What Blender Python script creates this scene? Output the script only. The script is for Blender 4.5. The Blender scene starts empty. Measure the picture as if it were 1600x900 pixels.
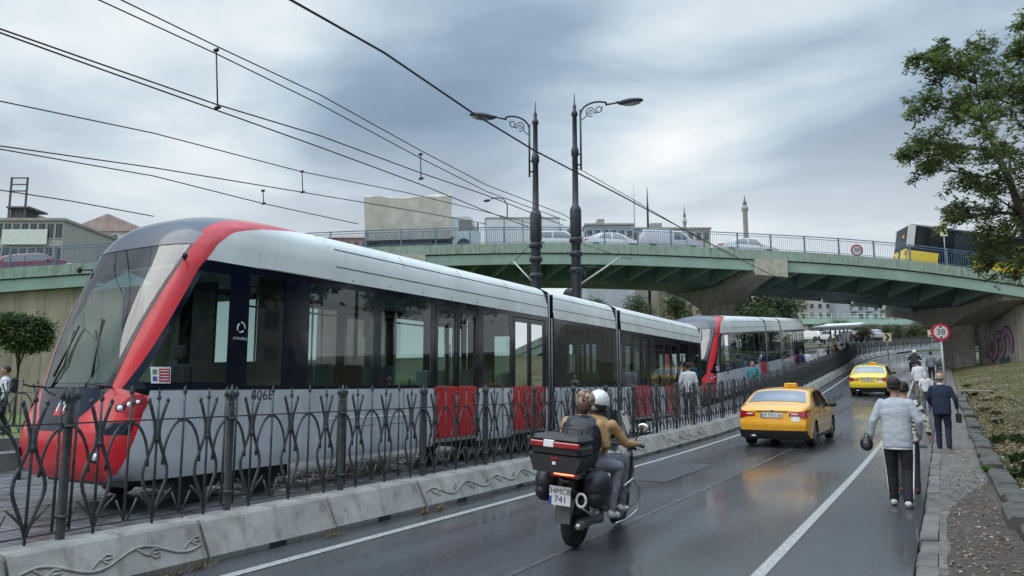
import bpy, bmesh, math, random
from mathutils import Vector, Matrix, Euler
from mathutils import noise as mnoise
SC = bpy.context.scene
COL = SC.collection
R = math.radians
# ---------------------------------------------------------------- camera, world, sun, exposure
FPX, CH, PITCH, YAW = 1155.0, 1.65, R(7.45), R(30)
cam_d = bpy.data.cameras.new('camera'); cam_d.sensor_width = 36; cam_d.lens = 36 * FPX / 1600
cam_d.clip_end = 6000; cam_d.clip_start = .05
cam = bpy.data.objects.new('camera', cam_d); COL.objects.link(cam)
cam.location = (0, 0, CH); cam.rotation_euler = (R(90) + PITCH, 0, YAW)
SC.camera = cam
SC.view_settings.view_transform = 'Standard'; SC.view_settings.look = 'None'
SC.view_settings.exposure = 0.85; SC.view_settings.gamma = 1.0
SC.view_settings.use_curve_mapping = False
SC.cycles.max_bounces = 6; SC.cycles.transparent_max_bounces = 24; SC.cycles.glossy_bounces = 3
SC.cycles.diffuse_bounces = 2; SC.cycles.transmission_bounces = 4
SC.cycles.use_denoising = True
W = bpy.data.worlds.new('World'); SC.world = W; W.use_nodes = True
SUN_EL, SUN_AZ = R(52), R(-150)        # azimuth measured from +Y towards +X

def build_world():
    nt = W.node_tree; N = nt.nodes; L = nt.links; N.clear()
    def n(t, **k):
        x = N.new(t)
        for a, b in k.items(): setattr(x, a, b)
        return x
    out = n('ShaderNodeOutputWorld'); bg = n('ShaderNodeBackground'); bg2 = n('ShaderNodeBackground')
    sky = n('ShaderNodeTexSky', sky_type='NISHITA', sun_disc=False); sky.sun_elevation = SUN_EL; sky.sun_rotation = SUN_AZ
    sky.air_density = 1.5; sky.dust_density = 3
    L.new(sky.outputs[0], bg.inputs[0]); bg.inputs[1].default_value = .09
    tc = n('ShaderNodeTexCoord'); sep = n('ShaderNodeSeparateXYZ'); L.new(tc.outputs['Generated'], sep.inputs[0])
    def m(op, a, b=None, c=None):
        x = n('ShaderNodeMath', operation=op)
        for i, v in enumerate((a, b, c)):
            if v is None: continue
            if isinstance(v, (int, float)): x.inputs[i].default_value = v
            else: L.new(v, x.inputs[i])
        return x.outputs[0]
    zz = m('MAXIMUM', sep.outputs[2], 0.0)
    den = m('ADD', zz, .16)
    cx = m('DIVIDE', sep.outputs[0], den); cy = m('DIVIDE', sep.outputs[1], den)
    cmb = n('ShaderNodeCombineXYZ'); L.new(cx, cmb.inputs[0]); L.new(cy, cmb.inputs[1])
    def noise(scale, det, rough, off, dist=0.0):
        mp = n('ShaderNodeMapping'); mp.inputs['Location'].default_value = off
        mp.inputs['Rotation'].default_value = (0, 0, YAW * -1)
        mp.inputs['Scale'].default_value = (scale * .75, scale, 1)
        L.new(cmb.outputs[0], mp.inputs[0])
        t = n('ShaderNodeTexNoise'); t.inputs['Scale'].default_value = 1; t.inputs['Detail'].default_value = det
        t.inputs['Roughness'].default_value = rough; t.inputs['Distortion'].default_value = dist
        L.new(mp.outputs[0], t.inputs['Vector']); return t.outputs[0]
    big = noise(.62, 3, .5, CLOUD_OFF, .3)
    med = noise(2.1, 6, .55, (7.3, 2.2, 1), .4)
    mix = m('ADD', m('MULTIPLY', big, .70), m('MULTIPLY', med, .30))
    # two real breaks in the overcast: one high on the left, one low in the middle; one heavy bank between them
    def spot(v, size, amt):
        dp = n('ShaderNodeVectorMath', operation='DOT_PRODUCT'); L.new(tc.outputs['Generated'], dp.inputs[0]); dp.inputs[1].default_value = tuple(Vector(v).normalized())
        mr_ = n('ShaderNodeMapRange', interpolation_type='SMOOTHSTEP'); L.new(dp.outputs['Value'], mr_.inputs[0]); mr_.inputs[1].default_value = math.cos(size); mr_.inputs[2].default_value = 1; mr_.inputs[3].default_value = 0; mr_.inputs[4].default_value = amt; return mr_.outputs[0]
    def D3(az, el): return (math.sin(az - YAW) * math.cos(el), math.cos(az - YAW) * math.cos(el), math.sin(el))
    mix = m('ADD', mix, m('ADD', m('ADD', spot(D3(R(-30), R(28)), R(19), .09), spot(D3(R(9), R(14)), R(14), .08)), spot(D3(R(-4), R(21)), R(17), -.07)))
    # grey slate bellies against pale breaks; towards the horizon everything pales
    r = n('ShaderNodeValToRGB'); L.new(mix, r.inputs[0])
    e = r.color_ramp.elements
    e[0].position = .40; e[0].color = (.125, .17, .23, 1)
    e[1].position = .70; e[1].color = (.58, .59, .59, 1)
    x = e.new(.48); x.color = (.175, .235, .305, 1)
    x = e.new(.55); x.color = (.29, .355, .41, 1)
    x = e.new(.61); x.color = (.42, .465, .495, 1)
    hz = n('ShaderNodeMapRange'); L.new(zz, hz.inputs[0]); hz.inputs[1].default_value = .03; hz.inputs[2].default_value = .34
    hz.inputs[3].default_value = .95; hz.inputs[4].default_value = 0; hz.clamp = True
    mx = n('ShaderNodeMix', data_type='RGBA'); L.new(hz.outputs[0], mx.inputs[0]); L.new(r.outputs[0], mx.inputs[6])
    mx.inputs[7].default_value = (.56, .575, .565, 1)
    # overcast: brighter towards the zenith
    zen = n('ShaderNodeMapRange'); L.new(zz, zen.inputs[0]); zen.inputs[1].default_value = .5; zen.inputs[2].default_value = 1
    zen.inputs[3].default_value = 1; zen.inputs[4].default_value = 4.6
    L.new(mx.outputs[2], bg2.inputs[0]); L.new(zen.outputs[0], bg2.inputs[1])
    ms = n('ShaderNodeMixShader'); ms.inputs[0].default_value = .97
    L.new(bg.outputs[0], ms.inputs[1]); L.new(bg2.outputs[0], ms.inputs[2]); L.new(ms.outputs[0], out.inputs[0])
CLOUD_OFF = (3.1, 1.4, 0)
build_world()
sd = bpy.data.lights.new('sun', 'SUN'); sd.energy = 1.2; sd.angle = R(60); sd.color = (1, .96, .9)
sun = bpy.data.objects.new('sun', sd); COL.objects.link(sun)
_d = Vector((math.sin(SUN_AZ) * math.cos(SUN_EL), math.cos(SUN_AZ) * math.cos(SUN_EL), math.sin(SUN_EL)))
sun.rotation_euler = _d.to_track_quat('Z', 'Y').to_euler(); sun.location = (0, 0, 40)

# ---------------------------------------------------------------- helpers
def ray(px, py):
    cx, cy = (px - 800), (450 - py)
    f = FPX * math.cos(PITCH) - cy * math.sin(PITCH); u = cy * math.cos(PITCH) + FPX * math.sin(PITCH)
    return Vector((math.cos(YAW) * cx - math.sin(YAW) * f, math.sin(YAW) * cx + math.cos(YAW) * f, u)) / f   # one metre of forward distance
def PD(px, py, D): return Vector((0, 0, CH)) + ray(px, py) * D         # point seen at a pixel, D metres ahead
def PX(px, py, X): r = ray(px, py); return Vector((0, 0, CH)) + r * (X / r.x)   # the same on the vertical plane x = X
def YX(px, X, py=600): return PX(px, py, X).y
def lerp(a, b, t): return a + (b - a) * t
def interp(tab, x):
    if x <= tab[0][0]: return tab[0][1]
    for (x0, y0), (x1, y1) in zip(tab, tab[1:]):
        if x <= x1: return y0 + (y1 - y0) * (x - x0) / (x1 - x0)
    return tab[-1][1]
def sinterp(tab, x):      # smooth (catmull-rom) version
    n = len(tab)
    if x <= tab[0][0]: return tab[0][1]
    if x >= tab[-1][0]: return tab[-1][1]
    for i in range(n - 1):
        if x <= tab[i + 1][0]:
            x0, y0 = tab[i]; x1, y1 = tab[i + 1]; h = x1 - x0
            m0 = (y1 - tab[i - 1][1]) / (x1 - tab[i - 1][0]) if i > 0 else (y1 - y0) / h
            m1 = (tab[i + 2][1] - y0) / (tab[i + 2][0] - x0) if i + 2 < n else (y1 - y0) / h
            t = (x - x0) / h
            return (2*t**3 - 3*t*t + 1)*y0 + (t**3 - 2*t*t + t)*h*m0 + (-2*t**3 + 3*t*t)*y1 + (t**3 - t*t)*h*m1

def tag(o, label=None, cat=None, group=None, kind=None):
    if label: o['label'] = label
    if cat: o['category'] = cat
    if group: o['group'] = group
    if kind: o['kind'] = kind
    return o
def empty(name, loc=(0, 0, 0), rz=0, label=None, cat=None, group=None):
    o = bpy.data.objects.new(name, None); COL.objects.link(o); o.empty_display_size = .2
    o.location = loc; o.rotation_euler = (0, 0, rz)
    return tag(o, label, cat, group)
KIDS = {}
def copy_tree(o, parent=None):
    c = o.copy(); COL.objects.link(c)
    if parent is not None:
        c.parent = parent; KIDS.setdefault(parent.name, []).append(c)
    for ch in list(KIDS.get(o.name, [])): copy_tree(ch, c)
    return c
class MB:
    def __init__(s, M=None): s.v = []; s.f = []; s.m = []; s.s = []; s.M = M
    def add(s, vs, fs, mi=0, sm=False):
        b = len(s.v)
        if s.M is not None: vs = [s.M @ Vector(v) for v in vs]
        s.v.extend(tuple(v) for v in vs)
        for k, f in enumerate(fs):
            s.f.append([b + i for i in f]); s.m.append(mi[k] if isinstance(mi, list) else mi); s.s.append(sm)
    def box(s, x0, x1, y0, y1, z0, z1, mi=0, rz=0, piv=None, bev=0.0):
        if x0 > x1: x0, x1 = x1, x0
        if y0 > y1: y0, y1 = y1, y0
        if z0 > z1: z0, z1 = z1, z0
        if bev > 0:
            b = min(bev, (x1 - x0) * .45, (y1 - y0) * .45, (z1 - z0) * .45)
            vs = []
            for sx, X in ((1, x0), (-1, x1)):
                for sy, Y in ((1, y0), (-1, y1)):
                    for sz, Z in ((1, z0), (-1, z1)):
                        vs += [(X, Y + sy*b, Z + sz*b), (X + sx*b, Y, Z + sz*b), (X + sx*b, Y + sy*b, Z)]
            bm = bmesh.new()
            for v in vs: bm.verts.new(v)
            bmesh.ops.convex_hull(bm, input=bm.verts)
            bm.normal_update(); bmesh.ops.dissolve_limit(bm, angle_limit=.02, verts=bm.verts, edges=bm.edges)
            bm.verts.index_update(); bm.verts.ensure_lookup_table()
            V = [v.co.copy() for v in bm.verts]; F = [[v.index for v in f.verts] for f in bm.faces]; bm.free()
        else:
            V = [Vector(p) for p in ((x0,y0,z0),(x1,y0,z0),(x1,y1,z0),(x0,y1,z0),(x0,y0,z1),(x1,y0,z1),(x1,y1,z1),(x0,y1,z1))]
            F = [(0,3,2,1),(4,5,6,7),(0,1,5,4),(1,2,6,5),(2,3,7,6),(3,0,4,7)]
        if rz:
            p = Vector(piv if piv else ((x0+x1)/2, (y0+y1)/2, 0)); Rm = Matrix.Rotation(rz, 3, 'Z')
            V = [Rm @ (v - p) + p for v in V]
        s.add(V, F, mi)
    def bar(s, a, b, w, h=None, mi=0, up=(0, 0, 1)):
        a = Vector(a); b = Vector(b); h = h or w; d = (b - a).normalized(); u = Vector(up)
        if abs(d.dot(u)) > .98: u = Vector((1, 0, 0))
        x = d.cross(u).normalized(); y = x.cross(d)
        V = [p + x*sx*w/2 + y*sy*h/2 for p in (a, b) for sx, sy in ((-1,-1),(1,-1),(1,1),(-1,1))]
        s.add(V, [(3,2,1,0),(4,5,6,7),(0,1,5,4),(1,2,6,5),(2,3,7,6),(3,0,4,7)], mi)
    def tube(s, pts, r, n=8, mi=0, sm=True, cap=True, sq=1.0):
        pts = [Vector(p) for p in pts]; k = len(pts); V = []; F = []
        rr = r if isinstance(r, (list, tuple)) else [r] * k
        pu = None
        for i, p in enumerate(pts):
            d = (pts[min(i+1, k-1)] - pts[max(i-1, 0)])
            d = d.normalized() if d.length > 1e-9 else Vector((0, 0, 1))
            if pu is None:
                u = Vector((0, 0, 1)) if abs(d.z) < .9 else Vector((1, 0, 0))
                u = (u - d * u.dot(d)).normalized()
            else:
                u = pu - d * pu.dot(d); u = u.normalized() if u.length > 1e-6 else d.orthogonal().normalized()
            pu = u; w = d.cross(u)
            for j in range(n):
                a = 2 * math.pi * j / n; V.append(p + (u * math.cos(a) + w * math.sin(a) * sq) * rr[i])
        for i in range(k - 1):
            for j in range(n):
                a = i*n + j; b = i*n + (j+1) % n; F.append((a, b, b + n, a + n))
        if cap: F.append(tuple(range(n))[::-1]); F.append(tuple(range((k-1)*n, k*n)))
        s.add(V, F, mi, sm)
    def lathe(s, prof, c=(0, 0, 0), n=16, mi=0, axis='Z', sm=True):
        V = []; F = []; k = len(prof)
        for r_, z in prof:
            for j in range(n):
                a = 2*math.pi*j/n; x, y = r_*math.cos(a), r_*math.sin(a)
                p = {'Z': (x, y, z), 'X': (z, x, y), 'Y': (y, z, x)}[axis]
                V.append((c[0]+p[0], c[1]+p[1], c[2]+p[2]))
        for i in range(k-1):
            for j in range(n):
                a = i*n+j; b = i*n+(j+1) % n; F.append((a, b, b+n, a+n))
        F.append(tuple(range(n))[::-1]); F.append(tuple(range((k-1)*n, k*n)))
        s.add(V, F, mi, sm)
    def ell(s, c, r, nu=12, nv=8, mi=0, Mx=None, jit=0):
        if not isinstance(r, (tuple, list)): r = (r, r, r)
        V = []; F = []
        for i in range(nv + 1):
            t = math.pi * i / nv
            for j in range(nu):
                a = 2*math.pi*j/nu; k = 1 + (random.uniform(-jit, jit) if jit else 0)
                p = Vector((r[0]*k*math.sin(t)*math.cos(a), r[1]*k*math.sin(t)*math.sin(a), r[2]*k*math.cos(t)))
                if Mx is not None: p = Mx @ p
                V.append(Vector(c) + p)
        for i in range(nv):
            for j in range(nu):
                a = i*nu+j; b = i*nu+(j+1) % nu; F.append((a, a+nu, b+nu, b))
        s.add(V, F, mi, True)
    def prism(s, poly, d0, d1, ax='X', mi=0):
        # poly = 2D outline; ax = the axis it is extruded along (X: poly is (y,z); Y: (x,z); Z: (x,y))
        def P(a, b, d): return {'X': (d, a, b), 'Y': (a, d, b), 'Z': (a, b, d)}[ax]
        n = len(poly); V = [P(a, b, d0) for a, b in poly] + [P(a, b, d1) for a, b in poly]
        F = [tuple(range(n)), tuple(range(2*n-1, n-1, -1))] + [(i, i+n, (i+1) % n + n, (i+1) % n) for i in range(n)]
        s.add(V, F, mi)
    def surf(s, fn, nu, nv, mi=0, sm=True, thick=0):
        V = [Vector(fn(i/nu, j/nv)) for i in range(nu+1) for j in range(nv+1)]
        F = [(i*(nv+1)+j, (i+1)*(nv+1)+j, (i+1)*(nv+1)+j+1, i*(nv+1)+j+1) for i in range(nu) for j in range(nv)]
        s.add(V, F, mi, sm)
    def text(s, txt, M, size=1.0, mi=0, depth=.0):
        vs, fs = text_geo(txt)
        s.add([M @ Vector((v[0]*size, v[1]*size, 0)) for v in vs], fs, mi)
    def build(s, name, mats, parent=None, loc=None, fix=True):
        me = bpy.data.meshes.new(name); me.from_pydata([tuple(v) for v in s.v], [], s.f)
        if not isinstance(mats, (list, tuple)): mats = [mats]
        for m_ in mats: me.materials.append(m_)
        me.polygons.foreach_set('material_index', s.m); me.polygons.foreach_set('use_smooth', s.s)
        me.update()
        if fix:
            bm = bmesh.new(); bm.from_mesh(me); bmesh.ops.recalc_face_normals(bm, faces=bm.faces); bm.to_mesh(me); bm.free()
        o = bpy.data.objects.new(name, me); COL.objects.link(o)
        if parent is not None:
            o.parent = parent; KIDS.setdefault(parent.name, []).append(o)
        if loc is not None: o.location = loc
        return o
_TG = {}
def text_geo(txt):
    if txt in _TG: return _TG[txt]
    cu = bpy.data.curves.new('lettering', 'FONT'); cu.body = txt; cu.align_x = 'CENTER'; cu.align_y = 'CENTER'; cu.resolution_u = 3
    o = bpy.data.objects.new('lettering', cu); COL.objects.link(o)
    dg = bpy.context.evaluated_depsgraph_get(); me = o.evaluated_get(dg).to_mesh()
    vs = [tuple(v.co) for v in me.vertices]; fs = [tuple(p.vertices) for p in me.polygons]
    o.evaluated_get(dg).to_mesh_clear(); bpy.data.objects.remove(o); bpy.data.curves.remove(cu)
    _TG[txt] = (vs, fs); return _TG[txt]
def frame(origin, xdir, ydir):
    x = Vector(xdir).normalized(); y = Vector(ydir).normalized(); z = x.cross(y)
    return Matrix(((x.x, y.x, z.x, origin[0]), (x.y, y.y, z.y, origin[1]), (x.z, y.z, z.z, origin[2]), (0, 0, 0, 1)))

# ---------------------------------------------------------------- materials
MC = {}
def nodes(m):
    m.use_nodes = True; nt = m.node_tree; b = nt.nodes['Principled BSDF']
    def n(t, **k):
        x = nt.nodes.new(t)
        for a, v in k.items(): setattr(x, a, v)
        return x
    return nt, b, n, nt.links
def mat(name, col, rough=.5, metal=0., var=.12, scale=4., bump=0., bscale=40., coat=0., emit=0., col2=None, stretch=None, rvar=.08, det=5, spec=None):
    if name in MC: return MC[name]
    m = bpy.data.materials.new(name); MC[name] = m; nt, b, n, L = nodes(m)
    c = (*col, 1); b.inputs['Roughness'].default_value = rough; b.inputs['Metallic'].default_value = metal
    b.inputs['Coat Weight'].default_value = coat; b.inputs['Coat Roughness'].default_value = .08
    if spec is not None: b.inputs['Specular IOR Level'].default_value = spec
    if emit: b.inputs['Emission Color'].default_value = c; b.inputs['Emission Strength'].default_value = emit
    tc = n('ShaderNodeTexCoord'); mp = n('ShaderNodeMapping'); L.new(tc.outputs['Object'], mp.inputs[0])
    if stretch: mp.inputs['Scale'].default_value = stretch
    t = n('ShaderNodeTexNoise'); t.inputs['Scale'].default_value = scale; t.inputs['Detail'].default_value = det; t.inputs['Roughness'].default_value = .62
    L.new(mp.outputs[0], t.inputs['Vector'])
    r = n('ShaderNodeValToRGB'); L.new(t.outputs[0], r.inputs[0]); e = r.color_ramp.elements
    e[0].position = .3; e[1].position = .7
    c2 = col2 if col2 else tuple(x * (1 - var * 1.6) for x in col)
    e[0].color = (*c2, 1); e[1].color = (*[min(1, x * (1 + (var if not col2 else 0))) for x in col], 1)
    L.new(r.outputs[0], b.inputs['Base Color'])
    mr = n('ShaderNodeMapRange'); L.new(t.outputs[0], mr.inputs[0]); mr.inputs[1].default_value = .3; mr.inputs[2].default_value = .7
    mr.inputs[3].default_value = min(1, rough + rvar); mr.inputs[4].default_value = max(.02, rough - rvar); L.new(mr.outputs[0], b.inputs['Roughness'])
    if bump:
        t2 = n('ShaderNodeTexNoise'); t2.inputs['Scale'].default_value = bscale; t2.inputs['Detail'].default_value = 4; L.new(mp.outputs[0], t2.inputs['Vector'])
        bp = n('ShaderNodeBump'); bp.inputs['Strength'].default_value = bump; bp.inputs['Distance'].default_value = .02
        L.new(t2.outputs[0], bp.inputs['Height']); L.new(bp.outputs[0], b.inputs['Normal'])
    return m
def glass(name, tint, refl=.12, rough=.02, rtint=(1, 1, 1), top=.95):
    if name in MC: return MC[name]
    m = bpy.data.materials.new(name); MC[name] = m; nt, b, n, L = nodes(m); nt.nodes.remove(b)
    out = nt.nodes['Material Output']; tr = n('ShaderNodeBsdfTransparent'); gl = n('ShaderNodeBsdfGlossy')
    tr.inputs[0].default_value = (*tint, 1); gl.inputs['Roughness'].default_value = rough; gl.inputs[0].default_value = (*rtint, 1)
    lw = n('ShaderNodeLayerWeight'); lw.inputs[0].default_value = .28
    mr = n('ShaderNodeMapRange'); L.new(lw.outputs['Fresnel'], mr.inputs[0]); mr.inputs[3].default_value = refl; mr.inputs[4].default_value = top
    mx = n('ShaderNodeMixShader'); L.new(mr.outputs[0], mx.inputs[0]); L.new(tr.outputs[0], mx.inputs[1]); L.new(gl.outputs[0], mx.inputs[2])
    L.new(mx.outputs[0], out.inputs[0]); return m
def leafmat(name, c1, c2, scale=.6):
    if name in MC: return MC[name]
    m = bpy.data.materials.new(name); MC[name] = m; nt, b, n, L = nodes(m)
    tc = n('ShaderNodeTexCoord'); t = n('ShaderNodeTexNoise'); t.inputs['Scale'].default_value = scale; t.inputs['Detail'].default_value = 8
    t.inputs['Roughness'].default_value = .75; L.new(tc.outputs['Object'], t.inputs['Vector'])
    r = n('ShaderNodeValToRGB'); L.new(t.outputs[0], r.inputs[0]); e = r.color_ramp.elements
    e[0].position = .35; e[1].position = .66; e[0].color = (*c1, 1); e[1].color = (*c2, 1)
    L.new(r.outputs[0], b.inputs['Base Color']); b.inputs['Roughness'].default_value = .5
    tl = n('ShaderNodeBsdfTranslucent'); L.new(r.outputs[0], tl.inputs[0]); mx = n('ShaderNodeMixShader'); mx.inputs[0].default_value = .3
    L.new(b.outputs[0], mx.inputs[1]); L.new(tl.outputs[0], mx.inputs[2]); L.new(mx.outputs[0], nt.nodes['Material Output'].inputs[0])
    return m
def asphalt_mat():
    m = bpy.data.materials.new('wet_asphalt'); nt, b, n, L = nodes(m)
    tc = n('ShaderNodeTexCoord')
    def noi(s, st, det=4, off=(0, 0, 0)):
        mp = n('ShaderNodeMapping'); mp.inputs['Scale'].default_value = st; mp.inputs['Location'].default_value = off; L.new(tc.outputs['Object'], mp.inputs[0])
        t = n('ShaderNodeTexNoise'); t.inputs['Scale'].default_value = s; t.inputs['Detail'].default_value = det; L.new(mp.outputs[0], t.inputs['Vector']); return t.outputs[0]
    def ramp(src, p0, c0, p1, c1):
        r = n('ShaderNodeValToRGB'); L.new(src, r.inputs[0]); e = r.color_ramp.elements
        e[0].position = p0; e[1].position = p1; e[0].color = (*c0, 1); e[1].color = (*c1, 1); return r.outputs[0]
    fine = noi(55, (1, 1, 1), 6)
    streak = noi(1.0, (1.3, .09, 1), 4)
    patch = noi(.55, (1, .45, 1), 5, (4, 2, 0))
    c = ramp(fine, .33, (.018, .020, .023), .7, (.10, .104, .112))
    mixc = n('ShaderNodeMix', data_type='RGBA', blend_type='MULTIPLY'); mixc.inputs[0].default_value = .8
    L.new(c, mixc.inputs[6]); L.new(ramp(streak, .35, (.62, .64, .68), .65, (1.1, 1.1, 1.1)), mixc.inputs[7])
    L.new(mixc.outputs[2], b.inputs['Base Color'])
    ad = n('ShaderNodeMath', operation='ADD'); L.new(streak, ad.inputs[0]); L.new(patch, ad.inputs[1])
    mr = n('ShaderNodeMapRange'); L.new(ad.outputs[0], mr.inputs[0]); mr.inputs[1].default_value = .78; mr.inputs[2].default_value = 1.2
    mr.inputs[3].default_value = .13; mr.inputs[4].default_value = .42; L.new(mr.outputs[0], b.inputs['Roughness'])
    # standing film of water where the streaks lie low
    mr2 = n('ShaderNodeMapRange'); L.new(ad.outputs[0], mr2.inputs[0]); mr2.inputs[1].default_value = .8; mr2.inputs[2].default_value = 1.15
    mr2.inputs[3].default_value = .75; mr2.inputs[4].default_value = .12; L.new(mr2.outputs[0], b.inputs['Coat Weight'])
    b.inputs['Coat Roughness'].default_value = .1
    sp = noi(130, (1, 1, 1), 2)
    bp = n('ShaderNodeBump'); bp.inputs['Strength'].default_value = .55; bp.inputs['Distance'].default_value = .006; L.new(sp, bp.inputs['Height']); L.new(bp.outputs[0], b.inputs['Normal'])
    return m
def ground_mat():
    m = bpy.data.materials.new('rough_grass_ground'); nt, b, n, L = nodes(m); tc = n('ShaderNodeTexCoord')
    def noi(s, det=5):
        t = n('ShaderNodeTexNoise'); t.inputs['Scale'].default_value = s; t.inputs['Detail'].default_value = det; t.inputs['Roughness'].default_value = .7; L.new(tc.outputs['Object'], t.inputs['Vector']); return t.outputs[0]
    def ramp(src, els):
        r = n('ShaderNodeValToRGB'); L.new(src, r.inputs[0]); e = r.color_ramp.elements
        e[0].position, e[0].color = els[0][0], (*els[0][1], 1); e[1].position, e[1].color = els[1][0], (*els[1][1], 1)
        for p, c in els[2:]: x = e.new(p); x.color = (*c, 1)
        return r.outputs[0]
    a = ramp(noi(9), [(.3, (.05, .05, .02)), (.7, (.25, .17, .09)), (.5, (.11, .085, .04))])
    g = ramp(noi(14), [(.3, (.04, .055, .015)), (.7, (.13, .13, .045))])
    mx = n('ShaderNodeMix', data_type='RGBA'); L.new(ramp(noi(.8, 5), [(.40, (0, 0, 0)), (.56, (1, 1, 1))]), mx.inputs[0]); L.new(a, mx.inputs[6]); L.new(g, mx.inputs[7])
    L.new(mx.outputs[2], b.inputs['Base Color']); b.inputs['Roughness'].default_value = .9
    bp = n('ShaderNodeBump'); bp.inputs['Strength'].default_value = .8; bp.inputs['Distance'].default_value = .04; L.new(noi(22), bp.inputs['Height']); L.new(bp.outputs[0], b.inputs['Normal'])
    return m
def concrete_mat(name, c1, c2, streak=True, rough=.8):
    if name in MC: return MC[name]
    m = bpy.data.materials.new(name); MC[name] = m; nt, b, n, L = nodes(m); tc = n('ShaderNodeTexCoord')
    def noi(s, st=(1, 1, 1), det=6):
        mp = n('ShaderNodeMapping'); mp.inputs['Scale'].default_value = st; L.new(tc.outputs['Object'], mp.inputs[0])
        t = n('ShaderNodeTexNoise'); t.inputs['Scale'].default_value = s; t.inputs['Detail'].default_value = det; t.inputs['Roughness'].default_value = .65; L.new(mp.outputs[0], t.inputs['Vector']); return t.outputs[0]
    r = n('ShaderNodeValToRGB'); L.new(noi(2.2), r.inputs[0]); e = r.color_ramp.elements; e[0].position = .3; e[1].position = .7; e[0].color = (*c2, 1); e[1].color = (*c1, 1)
    r2 = n('ShaderNodeValToRGB'); L.new(noi(5, (1, 1, .12)), r2.inputs[0]); e = r2.color_ramp.elements; e[0].position = .32; e[1].position = .5; e[0].color = (.55, .52, .5, 1); e[1].color = (1, 1, 1, 1)
    mx = n('ShaderNodeMix', data_type='RGBA', blend_type='MULTIPLY'); mx.inputs[0].default_value = .95 if streak else 0; L.new(r.outputs[0], mx.inputs[6]); L.new(r2.outputs[0], mx.inputs[7])
    L.new(mx.outputs[2], b.inputs['Base Color']); b.inputs['Roughness'].default_value = rough
    bp = n('ShaderNodeBump'); bp.inputs['Strength'].default_value = .4; bp.inputs['Distance'].default_value = .01; L.new(noi(60), bp.inputs['Height']); L.new(bp.outputs[0], b.inputs['Normal'])
    return m
def paver_mat(name, c1, c2, mort, sx, sy, rough=.5, rot=0):
    m = bpy.data.materials.new(name); nt, b, n, L = nodes(m); tc = n('ShaderNodeTexCoord')
    mp = n('ShaderNodeMapping'); mp.inputs['Rotation'].default_value = (0, 0, rot); L.new(tc.outputs['Object'], mp.inputs[0])
    br = n('ShaderNodeTexBrick'); L.new(mp.outputs[0], br.inputs['Vector']); br.inputs['Color1'].default_value = (*c1, 1); br.inputs['Color2'].default_value = (*c2, 1)
    br.inputs['Mortar'].default_value = (*mort, 1); br.inputs['Scale'].default_value = 1; br.inputs['Brick Width'].default_value = sx; br.inputs['Row Height'].default_value = sy; br.inputs['Mortar Size'].default_value = .006
    t = n('ShaderNodeTexNoise'); t.inputs['Scale'].default_value = 3; t.inputs['Detail'].default_value = 7; L.new(tc.outputs['Object'], t.inputs['Vector'])
    r = n('ShaderNodeValToRGB'); L.new(t.outputs[0], r.inputs[0]); e = r.color_ramp.elements; e[0].position = .3; e[1].position = .7; e[0].color = (.5, .5, .5, 1); e[1].color = (1.2, 1.2, 1.2, 1)
    mx = n('ShaderNodeMix', data_type='RGBA', blend_type='MULTIPLY'); mx.inputs[0].default_value = 1; L.new(br.outputs[0], mx.inputs[6]); L.new(r.outputs[0], mx.inputs[7])
    L.new(mx.outputs[2], b.inputs['Base Color']); mr = n('ShaderNodeMapRange'); L.new(t.outputs[0], mr.inputs[0]); mr.inputs[1].default_value = .35; mr.inputs[2].default_value = .65; mr.inputs[3].default_value = rough - .25; mr.inputs[4].default_value = rough + .2
    L.new(mr.outputs[0], b.inputs['Roughness'])
    bp = n('ShaderNodeBump'); bp.inputs['Strength'].default_value = .5; bp.inputs['Distance'].default_value = .008; L.new(br.outputs['Fac'], bp.inputs['Height']); bp.invert = True; L.new(bp.outputs[0], b.inputs['Normal'])
    return m
M_black = mat('black_plastic', (.02, .02, .022), .45)
M_rubber = mat('tyre_rubber', (.018, .018, .018), .8, bump=.2, bscale=80)
M_darkmetal = mat('dark_painted_iron', (.07, .078, .08), .5, .3, var=.35, scale=9, bump=.25, bscale=60)
M_pole = mat('dark_pole_paint', (.035, .04, .05), .4, .3, var=.25, scale=3)
M_wire = mat('overhead_wire', (.05, .045, .045), .6, .5)
M_chrome = mat('bare_metal', (.6, .61, .62), .3, .9, var=.1)
M_white = mat('white_paint', (.75, .76, .76), .4, var=.08)
M_conc = concrete_mat('weathered_concrete', (.40, .385, .355), (.22, .215, .20))
M_pier = concrete_mat('pier_concrete', (.33, .315, .28), (.22, .21, .19))
# ---------------------------------------------------------------- road line and terrain
ZP = [(-60, 0), (14, 0), (20, .06), (26, .2), (33, .6), (41, 1.1), (52, 1.95), (62, 2.75), (75, 4.0), (85, 4.85), (100, 6.2), (120, 7.8), (160, 9.5), (400, 13), (3000, 30)]
def zp(Y): return sinterp(ZP, Y)
CXc, CYc, CR = 42.0, 68.0, 42.0
def path(s, o):          # s metres along the road, o metres to the right of the kerb line
    if s <= CYc: return o, s, 0.0
    a = (s - CYc) / CR; r = CR - o
    return CXc - r * math.cos(a), CYc + r * math.sin(a), a
def along(s, o, dz=0.0):
    x, y, a = path(s, o); return Vector((x, y, zp(y) + dz))
def sm(t): t = max(0., min(1., t)); return t * t * (3 - 2 * t)
def H(X, Y):
    z = zp(Y) - .06
    if Y < 66 or X > 4:
        e = max(0, X - .84)
        k = sm((70 - Y) / 12) if X < 30 else sm((60 - Y) / 20)
        z += (.17 * min(e, 9) + .04 * max(0, min(e - 9, 30)) + .12 * sm(e / .6)) * k
    d = math.hypot(X - CXc, Y - CYc)
    if X < -17: z += -.02 * min(40, -17 - X)
    return z
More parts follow.
